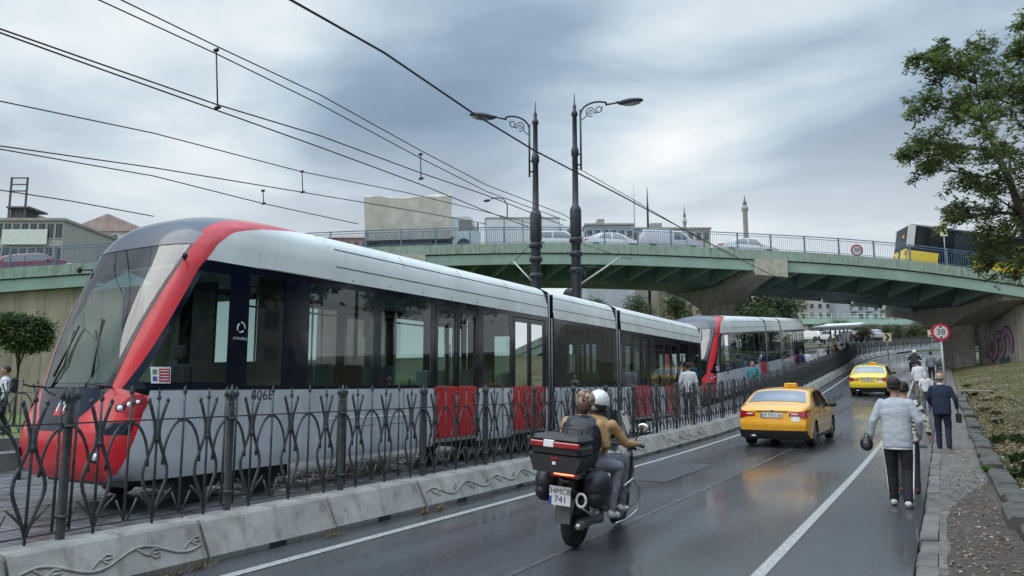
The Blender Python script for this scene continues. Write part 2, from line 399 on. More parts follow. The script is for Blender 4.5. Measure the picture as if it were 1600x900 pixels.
def ground():
    xs = [-2500, -900, -400, -200, -120, -80, -60, -50, -42, -36, -30, -25, -21, -17.2, -15, -12, -9, -6, -3, -.4, .2, .6, .9, 1.1, 1.4, 1.8, 2.3, 3, 4, 5, 6, 7.5, 9, 11, 14, 18, 23, 30, 40, 55, 80, 120, 200, 400, 900, 2500]
    ys = [-2500, -900, -300, -100, -40, -20] + [-10 + 2 * i for i in range(60)] + [112, 118, 125, 135, 150, 175, 210, 260, 350, 600, 1200, 3000]
    mb = MB(); V = []; F = []
    for X in xs:
        for Y in ys:
            z = H(X, Y)
            if 1.2 < X < 30 and -5 < Y < 60: z += .06 * mnoise.noise(Vector((X * .9, Y * .9, 0)))
            V.append((X, Y, z))
    ny = len(ys)
    for i in range(len(xs) - 1):
        for j in range(ny - 1): F.append((i*ny+j, (i+1)*ny+j, (i+1)*ny+j+1, i*ny+j+1))
    mb.add(V, F, 0, True)
    o = mb.build('ground', ground_mat()); tag(o, kind='structure'); return o
ground()
def strip(name, m, o0, o1, s0, s1, dz, step=2.0, kind='structure', dash=None, thick=0, segs=1):
    mb = MB(); n = max(1, int((s1 - s0) / step)); V = []; F = []
    for i in range(n + 1):
        s = s0 + (s1 - s0) * i / n
        for k in range(segs + 1): V.append(along(s, lerp(o0, o1, k / segs), dz))
    w = segs + 1
    for i in range(n):
        for k in range(segs): F.append((i*w+k, i*w+k+1, (i+1)*w+k+1, (i+1)*w+k))
    mb.add(V, F, 0, True)
    if thick:
        for o in (o0, o1):
            b = len(mb.v); V = []; F = []
            for i in range(n + 1):
                s = s0 + (s1 - s0) * i / n; V += [along(s, o, dz), along(s, o, dz - thick)]
            F = [(2*i, 2*i+1, 2*i+3, 2*i+2) for i in range(n)]
            mb.add(V, F, 0, False)
    o = mb.build(name, m)
    if kind: tag(o, kind=kind)
    return o
M_asph = asphalt_mat()
strip('road', M_asph, -6.05, -.33, -14, 135, 0, segs=4)
M_line = mat('worn_road_paint', (.50, .50, .47), .45, var=.3, scale=22, col2=(.17, .17, .17), rvar=.2)
def marking(name, o, w, s0, s1): return strip(name, M_line, o - w/2, o + w/2, s0, s1, .005)
marking('road_marking_line', -5.5, .12, -8, 110)
marking('road_marking_line', -1.5, .11, -8, 110)
strip('road_seam', mat('asphalt_seam', (.10, .10, .105), .3, var=.5, scale=9, rvar=.15), -3.42, -3.36, 3, 60, .004)
strip('road_patch', mat('asphalt_patch', (.05, .052, .056), .35, var=.4, scale=20, bump=.4, bscale=120, rvar=.2), -5.1, -4.2, 12.5, 15.6, .004)
# right kerb stones, pavement with worn dirt, low retaining kerb
M_kerb = concrete_mat('kerb_stone', (.19, .175, .16), (.08, .075, .07), False)
M_walk = paver_mat('worn_pavement', (.11, .11, .108), (.085, .085, .085), (.04, .04, .038), .4, .2, .55, R(90))
def dirt_mat():
    m = bpy.data.materials.new('dirty_pavement'); nt, b, n, L = nodes(m); tc = n('ShaderNodeTexCoord')
    def noi(s, det=6):
        t = n('ShaderNodeTexNoise'); t.inputs['Scale'].default_value = s; t.inputs['Detail'].default_value = det; t.inputs['Roughness'].default_value = .75; L.new(tc.outputs['Object'], t.inputs['Vector']); return t.outputs[0]
    r = n('ShaderNodeValToRGB'); L.new(noi(7), r.inputs[0]); e = r.color_ramp.elements; e[0].position = .3; e[1].position = .72
    e[0].color = (.05, .045, .04, 1); e[1].color = (.24, .215, .185, 1); x = e.new(.5); x.color = (.125, .112, .10, 1)
    L.new(r.outputs[0], b.inputs['Base Color'])
    mr = n('ShaderNodeMapRange'); L.new(noi(1.3, 3), mr.inputs[0]); mr.inputs[1].default_value = .35; mr.inputs[2].default_value = .6; mr.inputs[3].default_value = .25; mr.inputs[4].default_value = .85; L.new(mr.outputs[0], b.inputs['Roughness'])
    bp = n('ShaderNodeBump'); bp.inputs['Strength'].default_value = .7; bp.inputs['Distance'].default_value = .02; L.new(noi(18), bp.inputs['Height']); L.new(bp.outputs[0], b.inputs['Normal']); return m
M_dirt = dirt_mat()
strip('pavement', M_dirt, -.13, .60, -10, 64, .085, step=1.0, segs=4)
def dirt_patch():
    m = bpy.data.materials.new('trodden_dirt'); nt, b, n, L = nodes(m); tc = n('ShaderNodeTexCoord')
    def noi(s_, det=7):
        t = n('ShaderNodeTexNoise'); t.inputs['Scale'].default_value = s_; t.inputs['Detail'].default_value = det; t.inputs['Roughness'].default_value = .8; L.new(tc.outputs['Object'], t.inputs['Vector']); return t.outputs[0]
    r = n('ShaderNodeValToRGB'); L.new(noi(11), r.inputs[0]); e = r.color_ramp.elements; e[0].position = .3; e[1].position = .72
    e[0].color = (.028, .021, .015, 1); e[1].color = (.19, .15, .115, 1); x = e.new(.52); x.color = (.085, .066, .05, 1); L.new(r.outputs[0], b.inputs['Base Color'])
    mr = n('ShaderNodeMapRange'); L.new(noi(1.5, 3), mr.inputs[0]); mr.inputs[1].default_value = .35; mr.inputs[2].default_value = .6; mr.inputs[3].default_value = .35; mr.inputs[4].default_value = .95; L.new(mr.outputs[0], b.inputs['Roughness'])
    bp = n('ShaderNodeBump'); bp.inputs['Strength'].default_value = 1; bp.inputs['Distance'].default_value = .03; L.new(noi(26), bp.inputs['Height']); L.new(bp.outputs[0], b.inputs['Normal'])
    mb = MB(); n_ = 70
    def P(u, v):
        Y = lerp(-8, 16.5, u); w = .5 + .5 * mnoise.noise(Vector((Y * 1.1, 5, 0))); lo = -.11 + .10 * w + .75 * sm((Y - 10) / 6.5); X = lerp(min(lo, .54), .57, v)
        return (X, Y, zp(Y) + .091 + .012 * sm(v * 3) * sm((1 - v) * 2) * (1 + mnoise.noise(Vector((X * 5, Y * 5, 0)))) + .03 * sm((v - .8) * 5))
    mb.surf(P, n_ * 3, 12); tag(mb.build('dirt_path', m), kind='structure')
    rn = random.Random(12); mb = MB()
    for _ in range(260):
        Y = 4 + 12 * rn.random(); X = rn.uniform(-.05, .52); r_ = rn.uniform(.006, .02); mb.ell((X, Y, zp(Y) + .107), (r_, r_ * rn.uniform(.6, 1.3), r_ * .6), 6, 4)
    tag(mb.build('gravel', mat('small_stones', (.16, .145, .13), .8, scale=20, var=.5)), kind='stuff')
dirt_patch()
def kerb_right():
    mb = MB(); rnd = random.Random(4); s = -6.0
    while s < 66:
        l = .62; j = rnd.uniform(-.012, .012); dz = rnd.uniform(-.012, .012)
        a = along(s + .01, 0); b = along(s + l - .01, 0)
        sl = (b.z - a.z)
        V = []
        for (p, q) in ((a, 0), (b, 1)):
            for x, z in ((-.30 + j, -.1), (-.30 + j, .06 + dz), (-.28 + j, .08 + dz), (-.13 + j, .09 + dz), (-.13 + j, -.1)):
                V.append((p.x + x, p.y, p.z + z))
        F = [(0,1,2,3,4), (9,8,7,6,5)] + [(i, (i+1) % 5, (i+1) % 5 + 5, i + 5) for i in range(5)]
        mb.add(V, F); s += l
    tag(mb.build('kerb', M_kerb), kind='structure')
    mb = MB(); s = -4.0                   # low concrete retaining edge, broken and leaning
    while s < 42:
        l = 1.25; j = rnd.uniform(-.05, .05); h = .08 + rnd.uniform(-.05, .04)
        a = along(s + .015, 0); b = along(s + l - .015, 0)
        V = []
        for p in (a, b):
            for x, z in ((.54, -.1), (.57, h + .1), (.62, h + .13), (.86, h + .12), (.91, -.1)): V.append((p.x + x + j, p.y, p.z + z + rnd.uniform(-.01, .01)))
            j += rnd.uniform(-.03, .03)
        mb.add(V, [(0,1,2,3,4), (9,8,7,6,5)] + [(i, (i+1) % 5, (i+1) % 5 + 5, i + 5) for i in range(5)]); s += l
    o = mb.build('retaining_kerb', concrete_mat('mossy_concrete', (.13, .125, .105), (.035, .035, .028)))
    tag(o, kind='structure')
kerb_right()
# track bed: paved strip, rails, platforms
M_bed = paver_mat('track_bed_paving', (.115, .118, .125), (.09, .092, .1), (.03, .03, .032), .24, .12, .45)
strip('track_bed', M_bed, -14.75, -6.3, -16, 120, .1, segs=5)
M_rail = mat('rail_steel', (.4, .38, .36), .35, .8, var=.3, scale=6)
for off in (-10.27, -8.83, -13.95, -12.5):
    strip('rail', M_rail, off - .035, off + .035, -16, 110, .106)
    strip('rail_groove', M_black, off + .035, off + .075, -16, 110, .104)
# platform strip between fence and near track, further on
strip('tram_platform', mat('platform_slab', (.3, .3, .3), .5, var=.2), -8.25, -6.45, 19, 62, .36, thick=.3)
strip('median_strip', mat('median_paving', (.2, .2, .195), .6, var=.25, scale=6), -6.62, -6.2, -14, 80, .34, thick=.3)
# far side kerb, path, lawn edge
strip('far_kerb', M_kerb, -15.1, -14.75, -16, 110, .42, thick=.5)
strip('far_path', M_walk, -17.6, -15.1, -16, 110, .25)
strip('far_path_kerb', M_kerb, -17.95, -17.6, -16, 110, .5, thick=.6)

# ---------------------------------------------------------------- concrete kerb blocks under the fence
def kerb_block_mesh(orn):
    mb = MB(); l = 1.70
    pr = [(.0, 0.0), (.02, .06), (-.14, .36), (-.17, .385), (-.42, .385), (-.42, 0)]   # x offset, z
    n = 2
    ys = [.012, .03, l - .03, l - .012]
    V = []
    for y in ys:
        ins = .012 if y in (ys[0], ys[-1]) else 0
        for x, z in pr: V.append((x - ins, y, z - (ins if z > .1 else 0)))
    k = len(pr); F = [tuple(range(k)), tuple(range(4*k-1, 3*k-1, -1))]
    for i in range(3):
        for j in range(k): F.append((i*k+j, i*k+(j+1) % k, (i+1)*k+(j+1) % k, (i+1)*k+j))
    mb.add(V, F)
    mb.box(.021, .025, l*.42, l*.42 + .22, .0, .06, 1)       # drain slot
    if orn:
        def S(y, h): return Vector((.02 - .16 * (h - .06) / .3 + .004, y, h))
        ph = lambda y: .2 + .055 * math.sin(y / l * 4 * math.pi)
        mb.tube([S(.06 + (l - .12) * i / 40, ph(.06 + (l - .12) * i / 40)) for i in range(41)], .014, 5)
        for q in range(4):
            y0 = l * (q + .5) / 4; sg = 1 if q % 2 == 0 else -1
            c = (y0 + .07, ph(y0) - sg * .07)
            stem = [S(y0 - .05 + .12 * t, ph(y0 - .05) - sg * .075 * math.sin(t * 1.5)) for t in (0, .25, .5, .75, 1)]
            mb.tube(stem, .011, 4)
            for a in (-.5, 0, .5):    # tulip petals
                mb.tube([S(c[0] + .0, c[1]), S(c[0] + .035, c[1] + a * .07), S(c[0] + .085, c[1] + a * .045)], .011, 4)
    return mb
def put_on_path(o, s, off, dz=0.0, L=1.0):
    a = along(s, off, dz); b = along(s + L, off, dz); d = b - a
    o.location = a; o.rotation_euler = (math.atan2(d.z, math.hypot(d.x, d.y)), 0, math.atan2(-d.x, d.y))
    return o
kb = [kerb_block_mesh(False).build('kerb_block', [M_conc, M_black]), kerb_block_mesh(True).build('kerb_block', [M_conc, M_black])]
KBL = ['plain concrete kerb block under the black iron fence', 'concrete kerb block with raised tulip vine relief under the iron fence']
rk = random.Random(11)
first = [True, True]
orn_pat = {-3: 1, -2: 1, -1: 1, 0: 1, 1: 0, 2: 0, 3: 1, 4: 1, 5: 0}
nb = 0
for i in range(-3, 46):
    k = orn_pat.get(i, rk.random() < .3) * 1
    o = kb[k] if first[k] else kb[k].copy()
    if not first[k]: COL.objects.link(o)
    first[k] = False
    tag(o, KBL[k], 'kerb block', 'concrete kerb blocks under the iron fence')
    put_on_path(o, 3.1 + 1.7 * i, -6.05, 0, 1.7)
    o.location.x += rk.uniform(-.012, .012)

# ---------------------------------------------------------------- wrought-iron fence
def fence_panel_mb(S=1.66, lod=0):
    mb = MB(); r = .012; n = 6 if lod == 0 else 4
    zb, zt, h = .09, .88, 1.14
    k = 3; P = S / k
    mb.bar((0, .04, zb), (0, S - .04, zb), .03, .012)
    mb.bar((0, .04, zt), (0, S - .04, zt), .02, .012)
    st = 10 if lod == 0 else 5
    for q in range(k):
        c = P * (q + .5)
        # centre bar of the tulip, and plain bars between with spear finials
        mb.tube([(0, c, .02), (0, c, zt + .16)], r, n)
        mb.lathe([(.0, 0), (.02, .02), (.022, .035), (.008, .055), (.013, .075), (0, .11)], (0, c, zt + .15), n)
        if q < k - 1 or True:
            e = P * (q + 1) if q < k - 1 else None
            if e:
                mb.tube([(0, e, zb), (0, e, h - .05)], r, n)
                mb.lathe([(.0, 0), (.016, .015), (.024, .03), (.01, .05), (.012, .06), (0, .085)], (0, e, h - .06), n)
        for sg in (-1, 1):
            # tulip body: out from the foot, swelling, pinching at the neck, spreading again
            tb = [(0., .10), (.055, .24), (.115, .38), (.118, .48), (.07, .60), (.03, .70), (.018, .78), (.03, .86), (.06, .95), (.085, 1.02)]
            pts = []
            for i in range(st * 2 + 1):
                t = i / (st * 2) * (len(tb) - 1)
                pts.append((0.004 * sg, c + sg * sinterp([(a, b[0]) for a, b in enumerate(tb)], t), sinterp([(a, b[1]) for a, b in enumerate(tb)], t)))
            mb.tube(pts, r * 1.28, n)
            mb.ell((0, c + sg * .094, 1.035), (.012, .02, .028), n, 4)
            # small leaves at the foot
            mb.tube([(0.006, c, .14), (0.012, c + sg * .10, .24), (.012, c + sg * .17, .30)], [r, r * .9, r * .7], n)
            # arch over to the neighbouring bar
            pts = [(-.004, c + sg * (P/2 - (P/2 - .075) * math.sin(math.pi/2 * i / (st + 2))), .5 + (zt - .01 - .5) * math.cos(math.pi/2 * i / (st + 2))) for i in range(st + 3)]
            mb.tube(pts, r * 1.2, n)
            # short splayed spikes at the foot of every plain bar
            if q < k - 1 or sg < 0:
                mb.tube([(0, P * (q + 1) - .02 * 0 if sg > 0 else P * q + .03, zb), (0, (P * (q + 1) - .085) if sg > 0 else P * q + .115, zb + .17)], r * .8, n)
        mb.lathe([(.02, -.02), (.024, 0), (.02, .02)], (0, c, .71), n)
    return mb
def fence_post_mb():
    mb = MB()
    for x, y in ((0, 0),): mb.box(-.032, .032, -.027, .027, -.02, .98, bev=.006)
    mb.box(-.06, .06, -.055, .055, -.03, .01, bev=.004)
    for y in (-.07, .07):
        mb.tube([(0, y, .1), (0, y, 1.06)], .012, 6); mb.lathe([(0, 0), (.02, .02), (.022, .04), (.008, .06), (0, .1)], (0, y, 1.05), 6)
        for z in (.2, .86): mb.bar((0, 0, z), (0, y, z), .02)
    for z in (.2, .86): mb.lathe([(.05, -.012), (.055, 0), (.05, .012)], (0, 0, z), 8)
    # tulip-bud cap
    mb.lathe([(.026, .97), (.04, .99), (.03, 1.01), (.042, 1.05), (.038, 1.09), (.015, 1.13), (.004, 1.17)], (0, 0, 0), 8)
    for a in range(4):
        ca, sa = math.cos(a * math.pi / 2 + .78), math.sin(a * math.pi / 2 + .78)
        mb.tube([(.028*ca, .028*sa, 1.03), (.052*ca, .052*sa, 1.09), (.042*ca, .042*sa, 1.15)], [.009, .011, .004], 5)
    return mb
FZ = .345
def fence_run(root, pts_fn, S, n, lod=0, proto=None, s0=0):
    po, pa = proto
    for q in (po, pa): q.scale = (1, 1, 1.12)
    for i in range(n):
        for which in (po, pa):
            if which is pa and i == n - 1: continue
            o = which if which.parent is None else which.copy()
            if which.parent is not None: COL.objects.link(o)
            o.parent = root
            a, b = pts_fn(s0 + i * S), pts_fn(s0 + (i + 1) * S); d = b - a
            sl = math.atan2(d.z, math.hypot(d.x, d.y))
            o.location = a; o.rotation_euler = (sl if which is pa else 0, 0, math.atan2(-d.x, d.y))
F1 = empty('iron_fence', (0, 0, 0), 0, 'black wrought-iron fence with tulip curls along the concrete kerb between road and tram', 'fence')
post = fence_post_mb().build('post', M_darkmetal); panel = fence_panel_mb().build('panel', M_darkmetal)
fence_run(F1, lambda s: along(s, -6.42, FZ), 1.66, 55, 0, (post, panel), 3.62 - 1.66 * 3)
F2 = empty('iron_fence', (0, 0, 0), 0, 'far iron fence running along the lawn on the other side of the tram tracks', 'fence')
post2 = fence_post_mb().build('post', M_darkmetal); panel2 = fence_panel_mb(1.9, 1).build('panel', M_darkmetal)
fence_run(F2, lambda s: along(s, -17.8, .5), 1.9, 22, 1, (post2, panel2), 2)

for k, Y in ((1, 21.5),):
    m = MB(); m.box(-.75, -.42, Y, Y + .45, .004, .012, 0)
    for i in range(7): m.box(-.72, -.45, Y + .03 + i * .06, Y + .055 + i * .06, .012, .018, 1)
    for i in range(len(m.v)): x, y, z = m.v[i]; m.v[i] = (x, y, z + zp(y))
    tag(m.build('drain_grate', [M_darkmetal, M_black]), ['iron drain grate in the gutter nearest the camera', 'iron drain grate in the gutter beyond the suited man'][k], 'drain')
# ---------------------------------------------------------------- trams
TX, TY0 = -9.55, 4.9            # centreline and nose of the near tram
def ty(px): return YX(px, TX + 1.2) - TY0
M_silver = mat('tram_silver_paint', (.54, .565, .60), .34, .1, var=.13, scale=3, coat=.35, stretch=(1, 1, .25))
M_cream = mat('tram_roof_cream', (.76, .78, .75), .42, 0, var=.10, scale=2, coat=.2, stretch=(1, .6, .3))
M_tred = mat('tram_red_paint', (.56, .008, .018), .32, 0, var=.12, scale=3, coat=.35)
M_tgrey = mat('tram_dark_grey_roof', (.07, .08, .1), .35, .1, var=.12, scale=1.5, coat=.5)
M_tblack = mat('tram_black_gloss', (.005, .008, .02), .12, 0, var=.1)
M_rubb = mat('bellows_rubber', (.05, .05, .052), .7, bump=.3)
G_tram = glass('tram_window_glass', (.52, .64, .64), .07, rtint=(.75, .8, .85))
G_shield = glass('tram_windscreen_glass', (.66, .78, .76), .12, top=.6)
M_inner = mat('tram_interior_panel', (.55, .62, .6), .6)
M_seat_g = mat('seat_green_grey', (.2, .3, .32), .6); M_seat_r = mat('seat_brown_red', (.22, .07, .06), .6)
def rz_(z): return z
ROOF = [(3.30, 1.2), (3.55, 1.18), (3.74, 1.12), (3.86, 1.02), (3.94, .86), (3.99, .6), (4.02, .3), (4.03, 0.02)]
def tW(z):
    z = rz_(z)
    if z < .6: return 1.16 + .04 * (z - .5) / .1
    return interp([(0, 1.16), (.7, 1.2)] + ROOF, z)
NY = [(.5, .42), (.6, .33), (.8, .28), (1.05, .28), (1.3, .37), (1.6, .48), (2.2, .66), (2.8, .89), (3.2, 1.07), (3.48, 1.2), (3.65, 1.32), (3.8, 1.5), (3.92, 1.8), (3.99, 2.1), (4.02, 2.5), (4.03, 2.9)]
def nyf(z): return sinterp(NY, z)
def nL(z): return interp([(.5, .75), (1.6, .72), (3.4, .62), (3.6, .75), (3.8, 1.1), (4.03, 1.3)], z)
def nexp(z): return interp([(1.6, 3.2), (3.4, 3.6), (3.7, 3.0), (3.95, 2.4)], z)
def nose_pt(z, y, side=1):     # point on the nose surface with given z and y
    Wz = tW(z); L_ = nL(z); n = nexp(z); q = (y - nyf(z)) / L_
    if q <= 0: return Vector((0, nyf(z), z))
    if q >= 1: return Vector((side * Wz, y, z))
    return Vector((side * Wz * (1 - (1 - q) ** n) ** (1 / n), y, z))
def YAf(z):   # centre zone (windscreen / roof cap) meets the red band
    if z > 3.6: return max(nyf(z) + .02, interp([(3.6, 1.46), (3.7, 1.62), (3.85, 1.98), (3.95, 2.5), (4.0, 3.1), (4.03, 3.55)], z))
    u = interp([(1.08, .12), (1.2, .27), (1.35, .44), (1.6, .62), (3.48, .87), (3.6, .89)], z); n = nexp(z)
    return nyf(z) + nL(z) * (1 - (1 - u ** n) ** (1 / n)) + .003
def YBf(z):
    if z < 1.6: v = interp([(.5, .5), (.64, .52), (1.58, .80)], z)
    else: v = interp([(1.6, .585), (3.2, 1.38), (3.5, 1.64), (3.66, 1.92), (3.78, 2.45), (3.88, 3.1), (3.95, 3.62), (4.03, 3.75)], z)
    return max(v, YAf(z) + .003)
YJ = 3.8
YW = ty(380)
LIFT = .12
def lift(z): return z + LIFT * sm((z - 3.3) / .5)
def nose_zone(mb, z0, z1, f0, f1, nz, ny, mi, side, off=0.0, pw=1.0):
    zs = [lerp(z0, z1, i / nz) for i in range(nz + 1)]
    V = []; F = []
    for z in zs:
        a, b = f0(z), f1(z)
        for j in range(ny + 1):
            t = j / ny; y = a + (b - a) * (t ** pw)
            p = nose_pt(z, y, side)
            if off:
                e = nose_pt(z, y + .01, side) - nose_pt(z, y - .0, side); nrm = Vector((side * abs(e.y), -abs(e.x), -.0)).normalized() if e.length > 1e-6 else Vector((0, -1, 0))
                p = p + nrm * off
            p = p.copy(); p.z = lift(p.z); V.append(p)
    for i in range(nz):
        for j in range(ny): F.append((i*(ny+1)+j, (i+1)*(ny+1)+j, (i+1)*(ny+1)+j+1, i*(ny+1)+j+1))
    mb.add(V, F, mi, True)
def side_mb(mb, y0, y1, zA, zB, nz=1, mi=0, sides=(1, -1), zl=None):
    zs = zl or [lerp(zA, zB, i / nz) for i in range(nz + 1)]
    for s in sides:
        V = []; F = []
        for z in zs: V += [(s * tW(z), y0, lift(z)), (s * tW(z), y1, lift(z))]
        for i in range(len(zs) - 1): F.append((2*i, 2*i+1, 2*i+3, 2*i+2))
        mb.add(V, F, mi, True)
ROOFZ = [3.3, 3.42, 3.55, 3.65, 3.74, 3.8, 3.86, 3.9, 3.94, 3.97, 3.99, 4.005, 4.02, 4.03]
def car_section(tram, name, y0, y1, bays, doors, front=False):
    """bays: list of (ya, yb) window openings on both sides; doors: list of (ya, yb)"""
    zs0, zs1 = 1.6, 3.28
    shell = MB()      # 0 silver 1 cream 2 red 3 dark grey 4 black 5 inner
    yj = YJ if front else y0
    cuts = sorted(bays + doors)
    # lower panels
    edges = [yj] + [v for d in sorted(doors) for v in d] + [y1]
    for a, b in zip(edges[::2], edges[1::2]):
        side_mb(shell, a, b, .5, 1.58, mi=0, zl=[.5, .58, .7, 1.58])
        side_mb(shell, a, b, 0, 0, mi=5, zl=[.52, 1.58]) if False else None
    # black window band pieces between openings
    ed = [YW if front else yj] + [v for d in cuts for v in d] + [y1]
    for a, b in zip(ed[::2], ed[1::2]):
        if b - a > .005: side_mb(shell, a, b, 1.58, 3.3, mi=4)
    for a, b in cuts: side_mb(shell, a, b, 3.2, 3.3, mi=4)
    for a, b in bays: side_mb(shell, a, b, 1.58, 1.64, mi=4)
    # roof cowl
    side_mb(shell, yj, y1, 0, 0, mi=1, zl=ROOFZ)
    V = [(-tW(4.03), yj, lift(4.03)), (tW(4.03), yj, lift(4.03)), (tW(4.03), y1, lift(4.03)), (-tW(4.03), y1, lift(4.03))]; shell.add(V, [(0, 1, 2, 3)], 1)
    for s in (1, -1):            # cowl seams, a few mm proud
        for z, w in ((3.5, .012), (3.72, .012)):
            shell.bar((s * (tW(z) + .001), yj + (.1 if front else .02), lift(z)), (s * (tW(z) + .001), y1 - .02, lift(z)), .008, w, 4)
        shell.bar((s * 1.203, yj, 3.295), (s * 1.203, y1, 3.295), .012, .02, 4)
        k = int((y1 - yj) / 1.9)
        for i in range(1, k + 1):
            yy = yj + (y1 - yj) * i / (k + 1)
            shell.bar((s * (tW(3.55) + .002), yy, lift(3.52)), (s * (tW(3.74) + .002), yy, lift(3.74)), .006, .006, 4); shell.bar((s * (tW(3.74) + .002), yy, lift(3.74)), (s * (tW(3.86) + .003), yy, lift(3.86)), .006, .006, 4)
        # lower body seams
        for i in range(1, k + 1):
            yy = yj + (y1 - yj) * i / (k + 1)
            if all(not (a - .05 < yy < b + .05) for a, b in doors): shell.bar((s * 1.201, yy, .52), (s * 1.201, yy, 1.57), .008, .006, 4)
        shell.bar((s * 1.202, yj, .62), (s * 1.202, y1, .62), .006, .012, 4) if not doors else None
    for s in (1, -1):      # skirt hatches with small latches, bolts under the cowl
        yy = yj + .5
        while yy < y1 - .7:
            if all(not (a - .1 < yy + .3 < b + .4) for a, b in doors):
                shell.bar((s * 1.2015, yy, .98), (s * 1.2015, yy + .6, .98), .006, .005, 4)
                shell.tube([(s * 1.2, yy + .08, 1.5), (s * 1.206, yy + .08, 1.5)], .014, 8, 4); shell.tube([(s * 1.19, yy + .3, .74), (s * 1.206, yy + .3, .74)], .02, 8, 4)
            shell.tube([(s * 1.199, yy, 3.36), (s * 1.205, yy, 3.36)], .012, 6, 4); yy += .95
    # floor, inner ceiling, end walls
    shell.box(-1.12, 1.12, yj, y1, .55, .6, 4); shell.box(-1.1, 1.1, yj, y1, 3.31, 3.34, 5)
    for y in ((y0, y1) if not front else (y1,)):
        for s in (1, -1): shell.box(s * .55, s * 1.17, y - .02 if y == y1 else y, y if y == y1 else y + .02, .55, 3.9, 4)
        shell.box(-.55, .55, y - .02 if y == y1 else y, y if y == y1 else y + .02, 2.9, 3.95, 4)
    if front:
        nz = 22
        for s in (1, -1):
            C0 = lambda z: nyf(z)
            CJ = lambda z: YJ
            # lower front: all red back to the sloping line, silver behind it
            nose_zone(shell, .5, 1.08, C0, YBf, 6, 14, 2, s, pw=1.8)
            nose_zone(shell, 1.08, 1.6, YAf, YBf, 6, 6, 2, s)
            nose_zone(shell, 1.08, 1.6, C0, YAf, 6, 6, 4, s, pw=1.8)
            nose_zone(shell, .5, 1.58, YBf, CJ, 8, 10, 0, s)
            # red pillars
            nose_zone(shell, 1.6, 3.48, YAf, YBf, 16, 4, 2, s)
            nose_zone(shell, 3.48, 4.03, YAf, YBf, 14, 6, 2, s)
            # roof cap
            nose_zone(shell, 3.48, 4.03, C0, YAf, 14, 12, 3, s, pw=1.8)
            # side roof cowl
            nose_zone(shell, 3.3, 4.03, YBf, CJ, 14, 8, 1, s)
            # raised cowl fairing that starts behind the cab
            shell.surf(lambda u, v, s=s: (lambda p: Vector((p.x, p.y, lift(p.z))))(nose_pt(lerp(3.31, 3.5, v ** (1 / max(.05, sm(u * 3)) ** .2)), lerp(2.35, YJ, u), s) + Vector((s * (.004 + .022 * sm(u * 4)), 0, 0))), 10, 4, 1)
            # black side surround of the cab window
            YW0 = lambda z: YBf(z) + .07 * 1
            CW = lambda z: YW
            nose_zone(shell, 1.6, 1.68, YBf, CW, 2, 10, 4, s); nose_zone(shell, 3.14, 3.3, YBf, CW, 2, 10, 4, s)
            nose_zone(shell, 1.68, 3.14, YBf, YW0, 8, 1, 4, s)
            yr = ty(352)
            nose_zone(shell, 1.68, 3.14, lambda z: yr, CW, 2, 4, 4, s)
            # windscreen black rim
            nose_zone(shell, 1.6, 3.48, lambda z: max(nyf(z) + .003, YAf(z) - .02), YAf, 12, 1, 4, s, off=.004)
            # headlight pocket and lamps, dark slot, fog lamp
            nose_zone(shell, 1.27, 1.53, lambda z: .5 + abs(z - 1.38) * .6 + (z - 1.27) * .2, lambda z: .78 - abs(z - 1.44) * .5, 8, 8, 6, s, off=.006)
            for (yy, zz, rr) in ((.54, 1.37, .045), (.61, 1.41, .04), (.68, 1.44, .03)):
                p = nose_pt(zz, yy, s); q = nose_pt(zz, yy + .02, s); d = (q - p); nr = Vector((s * abs(d.y), -abs(d.x), .0)).normalized()
                shell.tube([p + nr * .004, p + nr * .012], rr * 1.25, 12, 4); shell.tube([p + nr * .012, p + nr * .015], rr * .8, 12, 7)
            nose_zone(shell, 1.06, 1.2, lambda z: .4, lambda z: YBf(z) - .06, 3, 12, 4, s, off=.007)
            p = nose_pt(.8, .36, s); nr = Vector((s * .8, -.6, 0)); shell.tube([p - nr * .02, p + nr * .012], .075, 14, 4); shell.tube([p + nr * .0, p + nr * .02], .045, 12, 7)
        # under-nose lip
        shell.surf(lambda u, v: nose_pt(.5, lerp(nyf(.5), YJ, v ** 1.8), 1) * 1.0 if u < .5 else nose_pt(.5, lerp(nyf(.5), YJ, v ** 1.8), -1), 1, 16, 4)
        shell.box(-.85, .85, .75, 1.3, .4, .5, 4)
    sec = shell.build(name, [M_silver, M_cream, M_tred, M_tgrey, M_tblack, M_inner, mat('headlight_pocket', (.3, .015, .02), .25), mat('lamp_lens', (.85, .87, .88), .1, coat=1, var=.03)], tram)
    # window panes: one object each
    for a, b in bays:
        for s in (1, -1):
            g = MB(); g.add([(s*1.196, a, 1.64), (s*1.196, b, 1.64), (s*1.196, b, 3.2), (s*1.196, a, 3.2)], [(0, 1, 2, 3)])
            g.build('window', G_tram, sec)
            if b - a > .9:     # seats by the big windows
                pass
